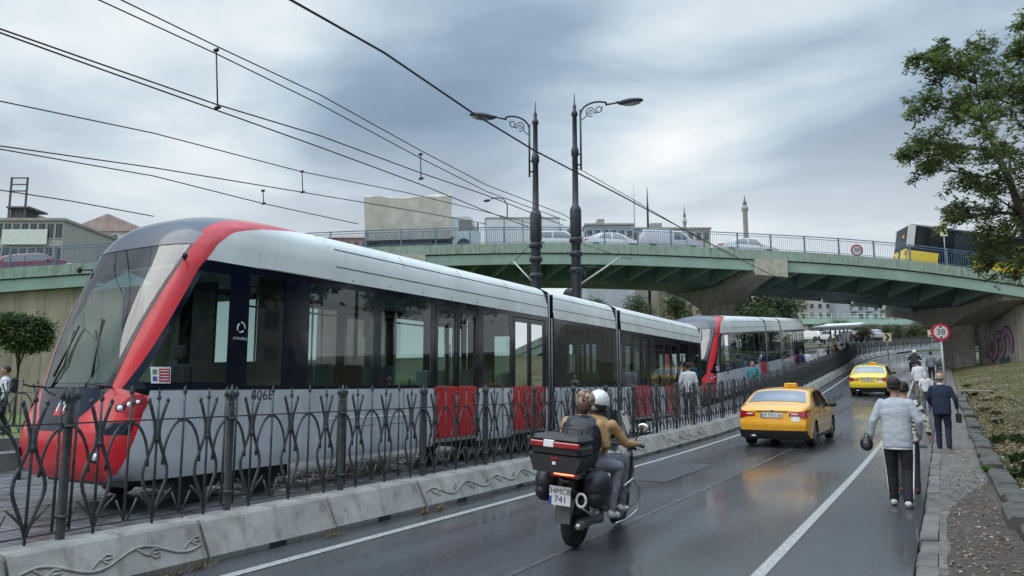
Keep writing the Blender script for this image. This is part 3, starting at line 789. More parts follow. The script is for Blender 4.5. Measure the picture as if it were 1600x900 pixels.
    for a, b in doors:
        for s in (1, -1):
            d = MB(); md = (a + b) / 2; wide = b - a > .8
            lf = [(a + .03, md - .012), (md + .012, b - .03)] if wide else [(a + .03, b - .03)]
            for p, q in lf:
                X0, X1 = s * 1.165, s * 1.2
                d.box(X0, X1, p, q, .64, 1.62, 0, bev=.01)
                fw = min(.07, (q - p) * .2)
                d.box(X0, X1, p, p + fw, 1.62, 3.18, 1); d.box(X0, X1, q - fw, q, 1.62, 3.18, 1)
                d.box(X0, X1, p + fw, q - fw, 3.08, 3.18, 1)
            d.box(s * 1.12, s * 1.19, a, b, .56, .63, 3)
            for y in ((a, b)): d.box(s * 1.15, s * 1.203, y - .015, y + .015, .6, 3.2, 1)
            do = d.build('door', [M_tred if wide else M_silver, M_tblack, M_white, M_chrome], sec)
            for p, q in lf:
                fw = min(.07, (q - p) * .2)
                g = MB(); g.add([(s*1.185, p + fw, 1.62), (s*1.185, q - fw, 1.62), (s*1.185, q - fw, 3.08), (s*1.185, p + fw, 3.08)], [(0, 1, 2, 3)])
                if wide:
                    yy = q - fw - .02 if q < md else p + fw + .02
                    g.tube([(s * 1.15, yy, 1.7), (s * 1.15, yy, 2.65)], .018, 6, 1)
                g.build('door_glass', [G_tram, M_white], do) if False else KIDS_glass(g, sec)
    return sec
def KIDS_glass(g, sec): return g.build('door_window', [G_tram, M_white], sec)
def build_tram():
    T = empty('tram', (TX, TY0, 0), 0, 'near red and silver low-floor tram with its rounded red nose behind the iron fence', 'tram', 'red and silver trams')
    y1 = ty(857)
    D1 = [(ty(679), ty(747)), (ty(802), ty(852))]
    sec = car_section(T, 'front_section', 0, y1, [(ty(384), ty(440)), (ty(480), ty(582)), (ty(594), ty(672)), (ty(755), ty(796))], D1, True)
    # windscreen: one curved pane
    g = MB()
    for s in (1, -1): nose_zone(g, 1.62, 3.47, lambda z: nyf(z), lambda z: max(nyf(z) + .002, YAf(z) - .018), 16, 12, 0, s, pw=1.8)
    me = g.build('windscreen', G_shield, sec)
    bm = bmesh.new(); bm.from_mesh(me.data); bmesh.ops.remove_doubles(bm, verts=bm.verts, dist=.004); bm.to_mesh(me.data); bm.free()
    for s in (1, -1):
        g = MB(); nose_zone(g, 1.68, 3.14, lambda z: YBf(z) + .07, lambda z: ty(352), 8, 8, 0, s, off=.0); g.build('cab_side_window', G_tram, sec)
    # cab interior: console, seat, bulkhead, sunblind, wipers, mirrors
    c = MB()
    c.box(-.95, .95, .75, 1.15, .6, 1.62, 0, bev=.06); c.box(-.5, .5, .5, 1.0, 1.5, 1.66, 0, bev=.04)
    c.box(-1.05, 1.05, 2.95, 3.0, .6, 2.0, 0); c.box(-1.05, -.5, 2.95, 3.0, 2.0, 3.3, 0); c.box(.5, 1.05, 2.95, 3.0, 2.0, 3.3, 0)
    c.box(-.26, .26, 1.5, 2.0, 1.05, 1.2, 0, bev=.05); c.box(-.25, .25, 1.95, 2.08, 1.15, 1.95, 0, bev=.05); c.box(-.13, .13, 1.97, 2.07, 2.0, 2.22, 0, bev=.04)
    c.box(-1.0, 1.0, 1.6, 3.6, 3.3, 3.33, 1)
    c.build('cab_interior', [mat('cab_dark_trim', (.04, .045, .05), .6), M_inner], sec)
    b = MB(); b.surf(lambda u, v: nose_pt(lerp(2.95, 3.42, v), lerp(nyf(lerp(2.95, 3.42, v)), YAf(3.1) - .15, abs(2*u-1)), 1 if u > .5 else -1) + Vector((0, .07, 0)), 16, 2)
    b.build('sunblind', mat('sunblind_fabric', (.12, .17, .19), .8), sec)
    w = MB()
    w.tube([Vector((-.45, nyf(1.62) - .0, 1.62)), Vector((-.3, nyf(1.9) - .03, 1.9)), Vector((-.35, nyf(2.35) - .05, 2.35))], .012, 5)
    w.tube([Vector((-.42, nyf(1.75) - .04, 1.75)), Vector((-.3, nyf(2.4) - .035, 2.42))], .015, 5)
    w.build('wiper', M_black, sec); w = MB()
    w.tube([Vector((.3, nyf(1.62) - .0, 1.62)), Vector((.35, nyf(1.9) + .05, 1.9)), Vector((.1, nyf(2.35) - .03, 2.35))], .012, 5)
    w.tube([Vector((.36, nyf(1.75) + .0, 1.75)), Vector((.12, nyf(2.5) - .02, 2.5))], .015, 5)
    w.build('wiper', M_black, sec)
    for s in (1, -1):
        m = MB(); p = nose_pt(1.62, YAf(1.62), s); m.tube([p, p + Vector((s * .05, -.14, .01)), p + Vector((-s * .02, -.26, .04))], .012, 6); m.build('sensor_arm', M_black, sec)
        m = MB(); p = nose_pt(3.3, YAf(3.3), s); a = p + Vector((s * .16, -.1, .0)); m.tube([p, a], .012, 6); m.ell(a, (.03, .04, .05), 8, 6); m.build('side_camera', M_black, sec)
    # M emblem on the black front panel
    e = MB(); zc = 1.36; 
    def fp(x, z, o=.006):   # on the nose front near the centre
        q = nose_y_at(x, z); return Vector((x, q - o, z))
    def patch(x0, x1, z0, z1, mi, o): e.surf(lambda u, v: fp(lerp(x0, x1, u), lerp(z0, z1, v), o), 6, 4, mi)
    patch(-.12, .10, 1.39, 1.50, 0, .006); patch(-.12, .10, 1.27, 1.39, 1, .006)
    vs, fs = text_geo('M'); 
    e.add([fp(v[0] * .26 - .01, 1.39 + v[1] * .24, .012) for v in vs], fs, 2)
    e.build('metro_emblem', [mat('emblem_blue', (.02, .03, .2), .4), M_tred, M_white], sec)
    # fleet number, white dots, logo, notice
    def side_text(mb, t, px, pz, size, mi=0): mb.text(t, frame((1.2035, ty(px), pz), (0, 1, 0), (0, 0, 1)), size, mi)
    n = MB(); side_text(n, '806B', 411, 1.5, .2); n.build('fleet_number', M_black, sec)
    l = MB(); yy = ty(372); zc = PX(372, 513, TX + 1.2).z
    for k in range(3):
        ang = [R(a) for a in range(k * 120, k * 120 + 100, 10)]
        l.tube([(1.204, yy + math.cos(a) * (.07 - .012 * k), zc + math.sin(a) * (.085 - .015 * k)) for a in ang], .01, 5)
    l.text('ISTANBUL', frame((1.2045, yy, zc - .14), (0, 1, 0), (0, 0, 1)), .055)
    l.build('operator_logo', M_white, sec)
    s_ = MB(); a, b = ty(241), ty(266); z1 = PX(243, 573, TX + 1.2).z; z0 = PX(243, 599, TX + 1.2).z
    def NS(u0, u1, v0, v1, o, mi):
        s_.surf(lambda u, v: (lambda y, z: nose_pt(z, y, 1) + (nose_pt(z, y + .02, 1) - nose_pt(z, y - .02, 1)).cross(Vector((0, 0, 1))).normalized() * o)(lerp(a, b, lerp(u0, u1, u)), lerp(z0, z1, lerp(v0, v1, v))), 4, 2, mi)
    NS(0, 1, 0, 1, .008, 0); NS(.38, .95, .1, .9, .012, 1)
    for k in range(4): NS(.44, .88, .2 + .18 * k, .26 + .18 * k, .015, 0)
    NS(.08, .28, .55, .85, .012, 3); NS(.08, .28, .15, .42, .012, 2)
    s_.build('notice_sticker', [M_white, mat('notice_red', (.5, .02, .05), .5), mat('notice_blue', (.05, .1, .4), .5), mat('notice_green', (.1, .25, .1), .5)], sec)
    st = MB(); st.bar((1.203, ty(505), 1.12), (1.203, ty(640), 1.12), .01, .022, 0); st.build('white_stripe', M_white, sec)
    # seats and poles
    def seats(sec, ys):
        for i, y in enumerate(ys):
            m = MB()
            for x in (.62, -.62):
                for dx in (-.22, .22):
                    m.box(x + dx - .2, x + dx + .2, y, y + .42, 1.0, 1.1, 0, bev=.03); m.box(x + dx - .2, x + dx + .2, y + .40, y + .48, 1.05, 1.98, 0, bev=.03)
                    m.box(x + dx - .04, x + dx + .04, y + .15, y + .25, .6, 1.0, 1)
            m.build('seat', [M_seat_r if i % 3 == 1 else M_seat_g, M_black], sec)
        m = MB()
        for y in ys:
            m.tube([(.3, y, .6), (.3, y, 3.3)], .018, 6); m.tube([(-.3, y, .6), (-.3, y, 3.3)], .018, 6)
        for x in (.4, -.4): m.tube([(x, ys[0] - .4, 2.95), (x, ys[-1] + .4, 2.95)], .018, 6)
        m.build('handrail', M_chrome, sec)
    seats(sec, [ty(500), ty(548), ty(600) , ty(762)])
    a2, b2 = ty(866), ty(964)
    s2 = car_section(T, 'middle_section', a2, b2, [(ty(884), ty(921)), (ty(926), ty(957))], []); seats(s2, [lerp(a2, b2, .15), lerp(a2, b2, .4), lerp(a2, b2, .65)])
    a3, b3 = ty(972), ty(1097)
    s3 = car_section(T, 'rear_section', a3, b3, [(ty(978), ty(988)), (ty(1020), ty(1037)), (ty(1064), ty(1078)), (ty(1080), ty(1093))], [(ty(990), ty(1017)), (ty(1039), ty(1061))]); seats(s3, [lerp(a3, b3, .3), lerp(a3, b3, .6), lerp(a3, b3, .85)])
    for p, q in ((y1, a2), (b2, a3)):
        m = MB(); k = 5
        for i in range(k + 1):
            y = lerp(p, q, i / k); w = 1.08 if i % 2 == 0 else 1.13
        V = []; F = []; sec_ = [(1, .6), (1, 3.35), (.8, 3.75), (-.8, 3.75), (-1, 3.35), (-1, .6)]
        for i in range(k * 2 + 1):
            y = lerp(p, q, i / (k * 2)); w = 1.07 + (.05 if i % 2 else 0)
            for x, z in sec_: V.append((x * w, y, z if z < 1 else z + (.04 if i % 2 else 0)))
        for i in range(k * 2):
            for j in range(6): F.append((i*6+j, i*6+(j+1) % 6, (i+1)*6+(j+1) % 6, (i+1)*6+j))
        m.add(V, F, 0)
        for s in (1, -1):
            m.tube([(s * 1.17, lerp(p, q, .3), .55), (s * 1.17, lerp(p, q, .3), 3.9)], .03, 6, 1); m.tube([(s * 1.17, lerp(p, q, .8), .55), (s * 1.17, lerp(p, q, .8), 3.3)], .025, 6, 1)
        m.build('bellows', [M_rubb, mat('bellows_post', (.25, .25, .26), .5)], T)
    # bogies
    for yc in (2.3, y1 - 1.6, (a2 + b2) / 2, b3 - 2.4):
        m = MB(); m.box(-.95, .95, yc - .95, yc + .95, .3, .55, 0)
        for s in (1, -1):
            for d in (-.6, .6): m.lathe([(.04, -.05), (.3, -.05), (.3, .05), (.04, .05)], (s * .74, yc + d, .4), 18, 1, 'X')
        m.build('bogie', [M_black, mat('wheel_steel', (.2, .19, .18), .5, .7)], T)
    return T
def nose_y_at(x, z):  # depth of the nose surface at x
    Wz = tW(z); L_ = nL(z); n = nexp(z); return nyf(z) + L_ * (1 - (1 - (abs(x) / Wz) ** n) ** (1 / n))
TR = build_tram()
T2 = copy_tree(TR); T2.location = (TX, 31.6, zp(31.6)); T2.rotation_euler = (math.atan2(zp(56) - zp(31.6), 24.4), 0, 0)
tag(T2, 'second red and silver tram following under the green flyover')
# first tram: its last section follows the rising track
for c in KIDS[TR.name]:
    if c.name.startswith('rear_section'): c.location = (0, 0, 0)
# ---------------------------------------------------------------- flyover
def catmull(K, t):
    n = len(K); i = min(max(int(t), 0), n - 2); f = t - i
    p = [Vector(K[max(0, min(n-1, i + j))]) for j in (-1, 0, 1, 2)]
    return .5 * ((2*p[1]) + (p[2]-p[0])*f + (2*p[0]-5*p[1]+4*p[2]-p[3])*f*f + (3*p[1]-p[0]-3*p[2]+p[3])*f**3)
BK = [PD(a, b, c) for a, b, c in ((-900, 500, 34), (-500, 462, 38), (-150, 431, 41), (0, 419, 43), (300, 401, 46), (600, 385, 48.3), (900, 380, 49.5), (1200, 391, 50), (1400, 405, 49.5), (1600, 431, 48), (1800, 466, 45.5), (2050, 530, 41))]
_cur = [catmull(BK, i / 40) for i in range(40 * (len(BK) - 1) + 1)]
_len = [0.0]
for a, b in zip(_cur, _cur[1:]): _len.append(_len[-1] + (Vector((b.x, b.y, 0)) - Vector((a.x, a.y, 0))).length)
BL = _len[-1]
def bpt(s):
    s = max(0, min(BL - .001, s)); lo, hi = 0, len(_len) - 1
    while hi - lo > 1:
        m = (lo + hi) // 2
        if _len[m] <= s: lo = m
        else: hi = m
    f = (s - _len[lo]) / (_len[hi] - _len[lo]); return _cur[lo].lerp(_cur[hi], f)
def bfr(s, o=0.0, dz=0.0):   # point o metres in from the near edge; dz relative to the parapet top
    p = bpt(s); q = bpt(s + .5) - bpt(s - .5); q.z = 0; q.normalize(); nrm = Vector((-q.y, q.x, 0)); return p + nrm * o + Vector((0, 0, dz)), q, nrm
SKEW = .29
def bsk(s, o, dz):   # like bfr, with the cross members' skew
    p, t, nr = bfr(s, o, dz); return p - t * o * SKEW, t, nr
def bs_at(px):   # arc position whose near edge shows at this pixel column
    best = min(range(len(_cur)), key=lambda i: abs(pix(_cur[i])[0] - px) if (Vector(_cur[i]) - cam.location).length > 1 else 9e9); return _len[best]
def pix(P):
    d = Vector(P) - Vector((0, 0, CH)); F = Vector((-math.sin(YAW), math.cos(YAW), 0)); Rr = Vector((math.cos(YAW), math.sin(YAW), 0))
    x, f, u = d.dot(Rr), d.dot(F), d.z
    zc = f * math.cos(PITCH) + u * math.sin(PITCH); yc = u * math.cos(PITCH) - f * math.sin(PITCH)
    return (800 + FPX * x / max(zc, .01), 450 - FPX * yc / max(zc, .01))
BW = 12.5; DK = -.28         # width; road surface below the parapet top
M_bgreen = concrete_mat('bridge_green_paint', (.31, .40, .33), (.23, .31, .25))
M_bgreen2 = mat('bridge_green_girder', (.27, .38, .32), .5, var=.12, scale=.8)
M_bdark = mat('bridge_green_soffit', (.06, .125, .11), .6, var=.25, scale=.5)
M_brail = mat('bridge_railing_blue', (.13, .2, .29), .5, .1, var=.2)
M_deck = mat('bridge_asphalt', (.08, .08, .085), .6)
B = empty('road_bridge', bfr(BL / 2, 6)[0], 0, 'long green road flyover on flared concrete piers crossing above the tram and street', 'bridge')
B.location = (0, 0, 0)
def bsweep(name, prof, m, s0, s1, step=1.2, closed=True):
    mb = MB(); n = max(1, int((s1 - s0) / step)); k = len(prof); V = []; F = []
    for i in range(n + 1):
        s = lerp(s0, s1, i / n)
        for o, z in prof: V.append(bfr(s, o, z)[0])
    for i in range(n):
        for j in range(k if closed else k - 1): F.append((i*k+j, i*k+(j+1) % k, (i+1)*k+(j+1) % k, (i+1)*k+j))
    F += [tuple(range(k)), tuple(range(n*k, n*k+k))[::-1]]
    mb.add(V, F, 0); return mb.build(name, m, B)
S0, S1 = 0, BL
bsweep('parapet', [(0, -.66), (0, 0), (.3, 0), (.3, -.4), (.18, -.66)], M_bgreen, S0, S1)
bsweep('parapet', [(BW, -.66), (BW, 0), (BW - .3, 0), (BW - .3, -.66)], M_bgreen, S0, S1)
bsweep('deck', [(.3, DK), (BW - .3, DK), (BW - .3, -.72), (.16, -.72)], M_deck, S0, S1)
bsweep('edge_girder', [(.1, -.74), (.1, -1.42), (.35, -1.42), (.35, -.74)], M_bgreen2, S0, S1)
bsweep('edge_girder', [(BW - .1, -.74), (BW - .1, -1.42), (BW - .35, -1.42), (BW - .35, -.74)], M_bgreen2, S0, S1)
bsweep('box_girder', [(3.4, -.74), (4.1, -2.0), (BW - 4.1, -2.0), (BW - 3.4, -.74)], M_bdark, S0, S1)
sA, sE = bs_at(560), bs_at(1700)
s = sA; ribp = None
while s < sE:
    for sd_ in (0, 1):
        mb = MB()
        q = [(.36, -.74), (.36, -1.36), (3.95, -1.9), (3.4, -.74)]
        if sd_: q = [(BW - a, z) for a, z in q]
        V = []
        for ds in (-.09, .09):
            for o, z in q: V.append(bsk(s + ds, o, z)[0])
        mb.add(V, [(0,1,2,3), (7,6,5,4)] + [(i, (i+1) % 4, (i+1) % 4 + 4, i + 4) for i in range(4)])
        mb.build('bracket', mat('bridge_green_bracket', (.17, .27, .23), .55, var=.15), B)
    s += 2.0
# piers with flared cross heads
def pier(px, skew=SKEW, name='pier', block=True, dep=2.4, sw=1.0):
    sp = bs_at(px); mb = MB(); base, t, nr = bfr(sp, 0, 0)
    nr = (nr - t * skew); cz = base.z; c = BW / 2
    prof = []
    def under(o):      # bottom curve of the head
        a = abs(o - c) / c
        return -1.5 - dep * (.35 * (1 - a) + .65 * (1 - min(1, a * 1.1)) ** 1.8)
    os_ = [lerp(-.12 if block else .4, BW + .12, i / 36) for i in range(37)]
    tw = 1.0
    V = []; F = []
    for o in os_:
        w = tw if True else 0
        top = -.70 if (.36 < o < BW - .36) else -.70
        for (u, z) in ((-w, top), (w, top), (w, under(o)), (-w, under(o))):
            p = base + nr * o + t * u; V.append(Vector((p.x, p.y, cz + z)))
    for i in range(36):
        for j in range(4): F.append((i*4+j, i*4+(j+1) % 4, (i+1)*4+(j+1) % 4, (i+1)*4+j))
    F += [(0, 1, 2, 3), (147, 146, 145, 144)]
    mb.add(V, F, 0)
    # shaft
    p0 = base + nr * c; gz = H(p0.x, p0.y) - .4
    poly = []
    for a in range(20):
        an = 2 * math.pi * a / 20; ca, sa = math.cos(an), math.sin(an)
        poly.append((math.copysign(abs(ca) ** .35, ca) * sw, math.copysign(abs(sa) ** .35, sa) * .85 * sw))
    V = []
    for z, k in ((gz, 1.0), (cz - 1.9 - dep, 1.0), (cz - .7 - dep, 1.12)):
        for a, b in poly:
            p = p0 + nr * a * k * (1.05 if k > 1 else 1) + t * b * k; V.append(Vector((p.x, p.y, z)))
    F = [(i*20+j, i*20+(j+1) % 20, (i+1)*20+(j+1) % 20, (i+1)*20+j) for i in range(2) for j in range(20)]
    mb.add(V, F, 0)
    o = mb.build(name, M_pier, B)
    if not block: return o
    e = MB()           # pale end box of the cross head, on the face of the girder
    V = []
    for oo in (-.35, .0 - .13):
        for u, z in ((-1.06, -.66), (1.06, -.66), (1.06, -1.9), (-1.06, -1.72)):
            p = base + nr * oo + t * u; V.append(Vector((p.x, p.y, cz + z)))
    e.add(V, [(0,1,2,3), (7,6,5,4)] + [(i, (i+1) % 4, (i+1) % 4 + 4, i + 4) for i in range(4)])
    e.build('head_end_block', mat('pale_end_block', (.42, .40, .32), .7, var=.2, scale=3), o)
    return o
pier(1200)
pier(1600, .40, block=False, dep=1.7, sw=.82)
pier(640)
# left approach: retaining wall under the deck edge
def wall_left():
    s1 = bs_at(250); mb = MB(); n = 40
    V = []; F = []
    for i in range(n + 1):
        p, t, nr = bfr(lerp(0, s1, i / n), .5, 0)
        g = H(p.x, p.y) - .5
        V += [Vector((p.x, p.y, p.z - 1.43)), Vector((p.x, p.y, g))]
    F = [(2*i, 2*i+1, 2*i+3, 2*i+2) for i in range(n)]; mb.add(V, F)
    p, t, nr = bfr(s1, .5, 0); q, _, _ = bfr(s1, BW - .5, 0); mb.add([(p.x, p.y, p.z - 1.43), (p.x, p.y, H(p.x, p.y) - .5), (q.x, q.y, H(q.x, q.y) - .5), (q.x, q.y, p.z - 1.43)], [(0, 1, 2, 3)])
    for i in range(0, n, 2):       # vertical joint ribs
        p, t, nr = bfr(lerp(0, s1, i / n), .5, 0); mb.bar((p.x - nr.x * .01, p.y - nr.y * .01, p.z - 1.45), (p.x - nr.x * .01, p.y - nr.y * .01, H(p.x, p.y) - .3), .06, .05, 0)
    mb.build('retaining_wall', mat('ochre_retaining_wall', (.32, .28, .20), .8, var=.2, scale=1.2, stretch=(1, 1, .3), bump=.2), B)
wall_left()
# right abutment with graffiti, facing the street
def abutment():
    a = PD(1535, 600, 57); b = PD(1600, 600, 50); d = Vector((b.x - a.x, b.y - a.y, 0)).normalized(); a = Vector((a.x, a.y, 0)); nrm = Vector((d.y, -d.x, 0))
    if nrm.dot(-a) < 0: nrm = -nrm
    L_ = 11; zb = 1.5; zt = 6.95
    mb = MB(); back = -nrm * 7
    V = []
    for z in (zb, zt):
        for p in (a, a + d * L_, a + d * L_ + back, a + back): V.append(Vector((p.x, p.y, z)))
    mb.add(V, [(0,1,2,3), (7,6,5,4), (0,1,5,4), (1,2,6,5), (2,3,7,6), (3,0,4,7)])
    for k in (2.2, 4.6, 7): p = a + d * k + nrm * .01; mb.bar((p.x, p.y, zb), (p.x, p.y, zt), .05, .03)
    p = a + nrm * .02; mb.bar((p.x, p.y, zb), (p.x, p.y, zt), .25, .08)
    ab = mb.build('abutment', concrete_mat('abutment_concrete', (.52, .50, .44), (.4, .38, .34)), B)
    # graffiti: free bubble shapes in purple and teal with dark outlines, plain strokes
    g = MB(); Mx = frame(a + nrm * .05 + Vector((0, 0, 0)), d, (0, 0, 1))
    if (Mx.to_3x3() @ Vector((0, 0, 1))).dot(nrm) < 0: pass
    def Q(u, z, o): p = a + d * u + nrm * (.03 + o); return Vector((p.x, p.y, z))
    def blob(pts, w, mi, o): 
        n_ = 14; C_ = []
        for i in range(len(pts) - 1):
            for j in range(5): C_.append(catmull([(x, y, 0) for x, y in pts], i + j / 5))
        C_.append(Vector((*pts[-1], 0)))
        V = []; F = []
        for i, c in enumerate(C_):
            t = (C_[min(i+1, len(C_)-1)] - C_[max(i-1, 0)]).normalized(); nn = Vector((-t.y, t.x, 0)); ww = w * (1 if 0 < i < len(C_) - 1 else .6)
            V += [Q(*(c + nn * ww).xy, o), Q(*(c - nn * ww).xy, o)]
        F = [(2*i, 2*i+1, 2*i+3, 2*i+2) for i in range(len(C_) - 1)]; g.add(V, F, mi)
    shp = [(2.1, 4.9), (1.9, 4.3), (2.2, 3.8), (2.8, 3.75), (3.3, 4.2), (3.3, 4.8), (3.7, 5.2), (4.2, 5.0)]
    blob(shp, .36, 1, .002); blob(shp, .27, 0, .006)
    s2 = [(4.0, 3.7), (4.6, 4.3), (4.5, 5.0), (5.2, 5.4), (5.9, 4.8), (5.6, 3.9)]; blob(s2, .36, 1, .003); blob(s2, .27, 0, .007)
    blob([(2.6, 3.2), (2.62, 4.2), (2.6, 4.9)], .05, 1, .012); blob([(3.6, 3.4), (4.5, 3.3), (5.4, 3.5)], .2, 2, .004)
    rg = random.Random(3)
    for k in range(12):
        x0, z0 = rg.uniform(.25, 1.6), rg.uniform(3.7, 5.1); blob([(x0, z0), (x0 + rg.uniform(-.3, .3), z0 + rg.uniform(-.3, .3)), (x0 + rg.uniform(-.2, .5), z0 + rg.uniform(-.4, .4))], .03, 2, .01 + .001 * k)
    g.build('graffiti', [mat('graffiti_mauve', (.42, .25, .38), .7), mat('graffiti_black', (.03, .03, .035), .7), mat('graffiti_teal', (.08, .16, .19), .7)], ab)
abutment()
# railing
def railing(off, label):
    root = empty('railing', (0, 0, 0), 0, label, 'railing')
    s = bs_at(-60) if off < 2 else bs_at(100); e = bs_at(1660); L_ = 2.3
    while s < e:
        p, t, nr = bfr(s, off, 0); q, _, _ = bfr(s + L_, off, 0)
        po = MB(); po.box(-.05, .05, -.05, .05, -.02, 1.17, bev=.01); po.box(-.075, .075, -.075, .075, -.02, .02)
        o = po.build('post', M_brail, root); o.location = p; o.rotation_euler = (0, 0, math.atan2(t.y, t.x))
        pa = MB(); d = q - p
        for z, w in ((1.13, .055), (.98, .035), (.1, .035)): pa.bar((0, 0, z), (d.x, d.y, d.z + z), w)
        k = 16
        for i in range(1, k): f = i / k; pa.bar((d.x*f, d.y*f, d.z*f + .1), (d.x*f, d.y*f, d.z*f + .98), .018)
        o = pa.build('baluster_panel', M_brail, root); o.location = p; s += L_
railing(.14, 'blue steel railing along the near edge of the green flyover')
railing(BW - .14, 'blue steel railing along the far edge of the green flyover behind the traffic')

# ---------------------------------------------------------------- catenary poles, wires
def ocs_pole(px, side, top_py, label, Xp, drop=0, rk=1):
    b = PX(px, 560, Xp); gz = zp(b.y) + .1; top = PX(px, top_py, Xp).z; h = top - gz
    T = empty('street_lamp', (b.x, b.y, gz), 0, label, 'lamp post', 'paired tramway lamp posts')
    z1 = h * .56; z2 = h * .80
    m = MB(); m.lathe([(.26, 0), (.26, .5), (.18, .6), (.17, z1 - .1), (.21, z1), (.21, z1 + .9), (.18, z1 + 1.0), (.115, z1 + 1.1), (.105, z2), (.14, z2 + .05), (.14, z2 + .25), (.09, z2 + .4), (.085, h - .9), (.12, h - .85), (.12, h - .75), (.06, h - .65), (.07, h - .5), (.03, h - .4), (.012, h)], n=14)
    m.lathe([(.25, z1 * .5), (.26, z1 * .5 + .1), (.25, z1 * .5 + .2)], n=14)
    for z in (z1 - 1.4, z1 - .8, z1 - .3): m.lathe([(.21, z), (.24, z + .03), (.24, z + .15), (.21, z + .18)], n=14)
    m.build('pole', M_pole, T)
    # direction of the lamp arm: across the street
    ax = Vector((math.cos(YAW), math.sin(YAW), 0)) * side
    a = MB(); z0 = z2 + 1.15 - drop
    O = lambda r_, z: ax * (.22 + (r_ - .22) * rk if r_ > .22 else r_) + Vector((0, 0, z))
    a.tube([O(.22, z2 - .5), O(.22, z0 + 1.1)], .04, 6)
    for z in (z2 - .3, z2 + .1): a.tube([O(0, z), O(.24, z)], .03, 6)
    arc = [O(.22 + .75 * (1 - math.cos(t)) , z0 + .9 + .52 * math.sin(t)) for t in [math.pi * .62 * i / 10 for i in range(11)]]
    a.tube(arc, .035, 6); e = arc[-1]; tip = O(1.75, z0 + 1.4)
    a.tube([e, O(1.2, z0 + 1.3), tip], .035, 6)
    for c, r_ in (((.62, z0 + 1.02), .17), ((.95, z0 + 1.12), .11), ((.62, z0 + 1.02), .07)):
        a.tube([O(c[0] + r_ * math.cos(t), c[1] + r_ * math.sin(t)) for t in [R(x) for x in range(-30, 300, 25)]], .018, 5)
    a.tube([O(.24, z0 + .7), O(.45, z0 + .85), O(.5, z0 + 1.0)], .018, 5); a.tube([O(.8, z0 + 1.0), O(1.0, z0 + 1.02), O(1.1, z0 + 1.25)], .018, 5)
    a.build('lamp_arm', M_pole, T)
    l = MB(); q = Matrix.Rotation(math.atan2(ax.y, ax.x), 4, 'Z'); M3 = (q @ Matrix.Rotation(R(-8), 4, 'Y')).to_3x3()
    l.ell(tip + ax * .42 + Vector((0, 0, .03)), (.5, .17, .12), 14, 8, 0, M3); l.ell(tip + ax * .47 + Vector((0, 0, -.03)), (.36, .13, .1), 12, 6, 1, M3)
    l.tube([tip - ax * .1, tip + ax * .1], .05, 8)
    l.build('lamp_head', [M_pole, mat('lamp_glass', (.25, .26, .26), .2)], T)
    return T, z1 + gz
YP = PX(902, 560, -11.2).y
PA, _ = ocs_pole(902, 1, 150, 'taller dark lamp post of the pair, its lamp arm reaching right over the tram', -11.2, .45, .95)
Pb = PX(838, 560, -12.3)
PB, _ = ocs_pole(838, -1, 160, 'dark lamp post of the pair with its lamp arm reaching left', -12.3, .78, .85)
def cantilever(root, x, label_):
    # tubular bracket carrying the contact wire above a track
    r = root.location; m = MB(); dx = x - r.x
    zc = 6.05 - r.z
    m.tube([(0, 0, zc - .9), (dx * 1.0, .3, zc + .1)], .032, 6, 1); m.tube([(0, 0, zc - .15), (dx * .62, .2, zc - .26)], .018, 5)
    m.tube([(0, 0, zc + .75), (dx * .95, .3, zc + .14)], .012, 5); m.tube([(dx * .95, .3, zc + .1), (dx * 1.25, .35, zc + .0)], .014, 5)
    m.lathe([(.03, 0), (.06, .02), (.03, .05), (.06, .08), (.03, .1), (.06, .13), (.03, .15)], (dx * .2, .06, zc - .55), 8)
    m.build('bracket', [M_pole, mat('pale_tube', (.45, .45, .42), .5)], root)
cantilever(PA, -9.6, ''); cantilever(PB, -13.4, '')
for rt in (PA, PB):      # round tensioner wheels on the poles
    m = MB(); 
    for k in range(2): m.lathe([(.2, -.03), (.24, 0), (.2, .03)], (-.33, -.05 + .1 * k, 4.35 + .3 * k), 14, 0, 'Y')
    m.build('tensioner_wheel', M_pole, rt)
def wire(pts, r=.012, label='', group='overhead tram wires'):
    mb = MB(); P = [Vector(p) for p in pts]
    mb.tube(P, r, 5); o = mb.build('overhead_wire', M_wire); tag(o, label, 'overhead wire', group); return o
def wire_px(pix_pts, X, r, label, ext0=6, ext1=0, endY=None):
    P = [PX(a, b, X) for a, b in pix_pts]
    d = (P[0] - P[1]).normalized(); P = [P[0] + d * ext0 * 2, P[0] + d * ext0] + P
    n = []
    for a, b in zip(P, P[1:]):
        for k in range(3): n.append(a.lerp(b, k / 3))
    n.append(P[-1]); return wire(n, r, label, None)
# near track: twin messenger and twin contact wires with droppers; messenger sags
wire_px([(190, 0), (338, 72), (500, 148), (657, 235), (760, 289), (880, 335), (905, 350)], -9.6, .011, 'upper wire of the pair above the near track, entering at the top left', 3)
wire_px([(155, 0), (338, 84), (500, 163), (657, 247), (760, 299), (885, 345)], -9.62, .011, 'lower wire of the pair above the near track, entering at the top left', 3)
wire_px([(0, 45), (180, 108), (338, 163), (500, 212), (657, 270), (760, 305), (880, 352)], -9.6, .012, 'contact wire over the near tram with a long dropper clip', 3)
wire_px([(0, 51), (180, 116), (338, 172), (500, 230), (657, 288), (750, 326), (840, 360)], -9.66, .012, 'second contact wire just beneath it over the near tram', 3)
wire_px([(455, 0), (600, 82), (738, 176), (835, 235), (960, 300), (1100, 375), (1170, 412), (1240, 446)], -8.1, .022, 'thick feeder cable crossing in front of both lamp posts down to the flyover', 3)
wire_px([(0, 158), (240, 208), (470, 268), (640, 302), (755, 330), (840, 352)], -13.2, .012, 'wire above the far track reaching the left edge at mid height', 5)
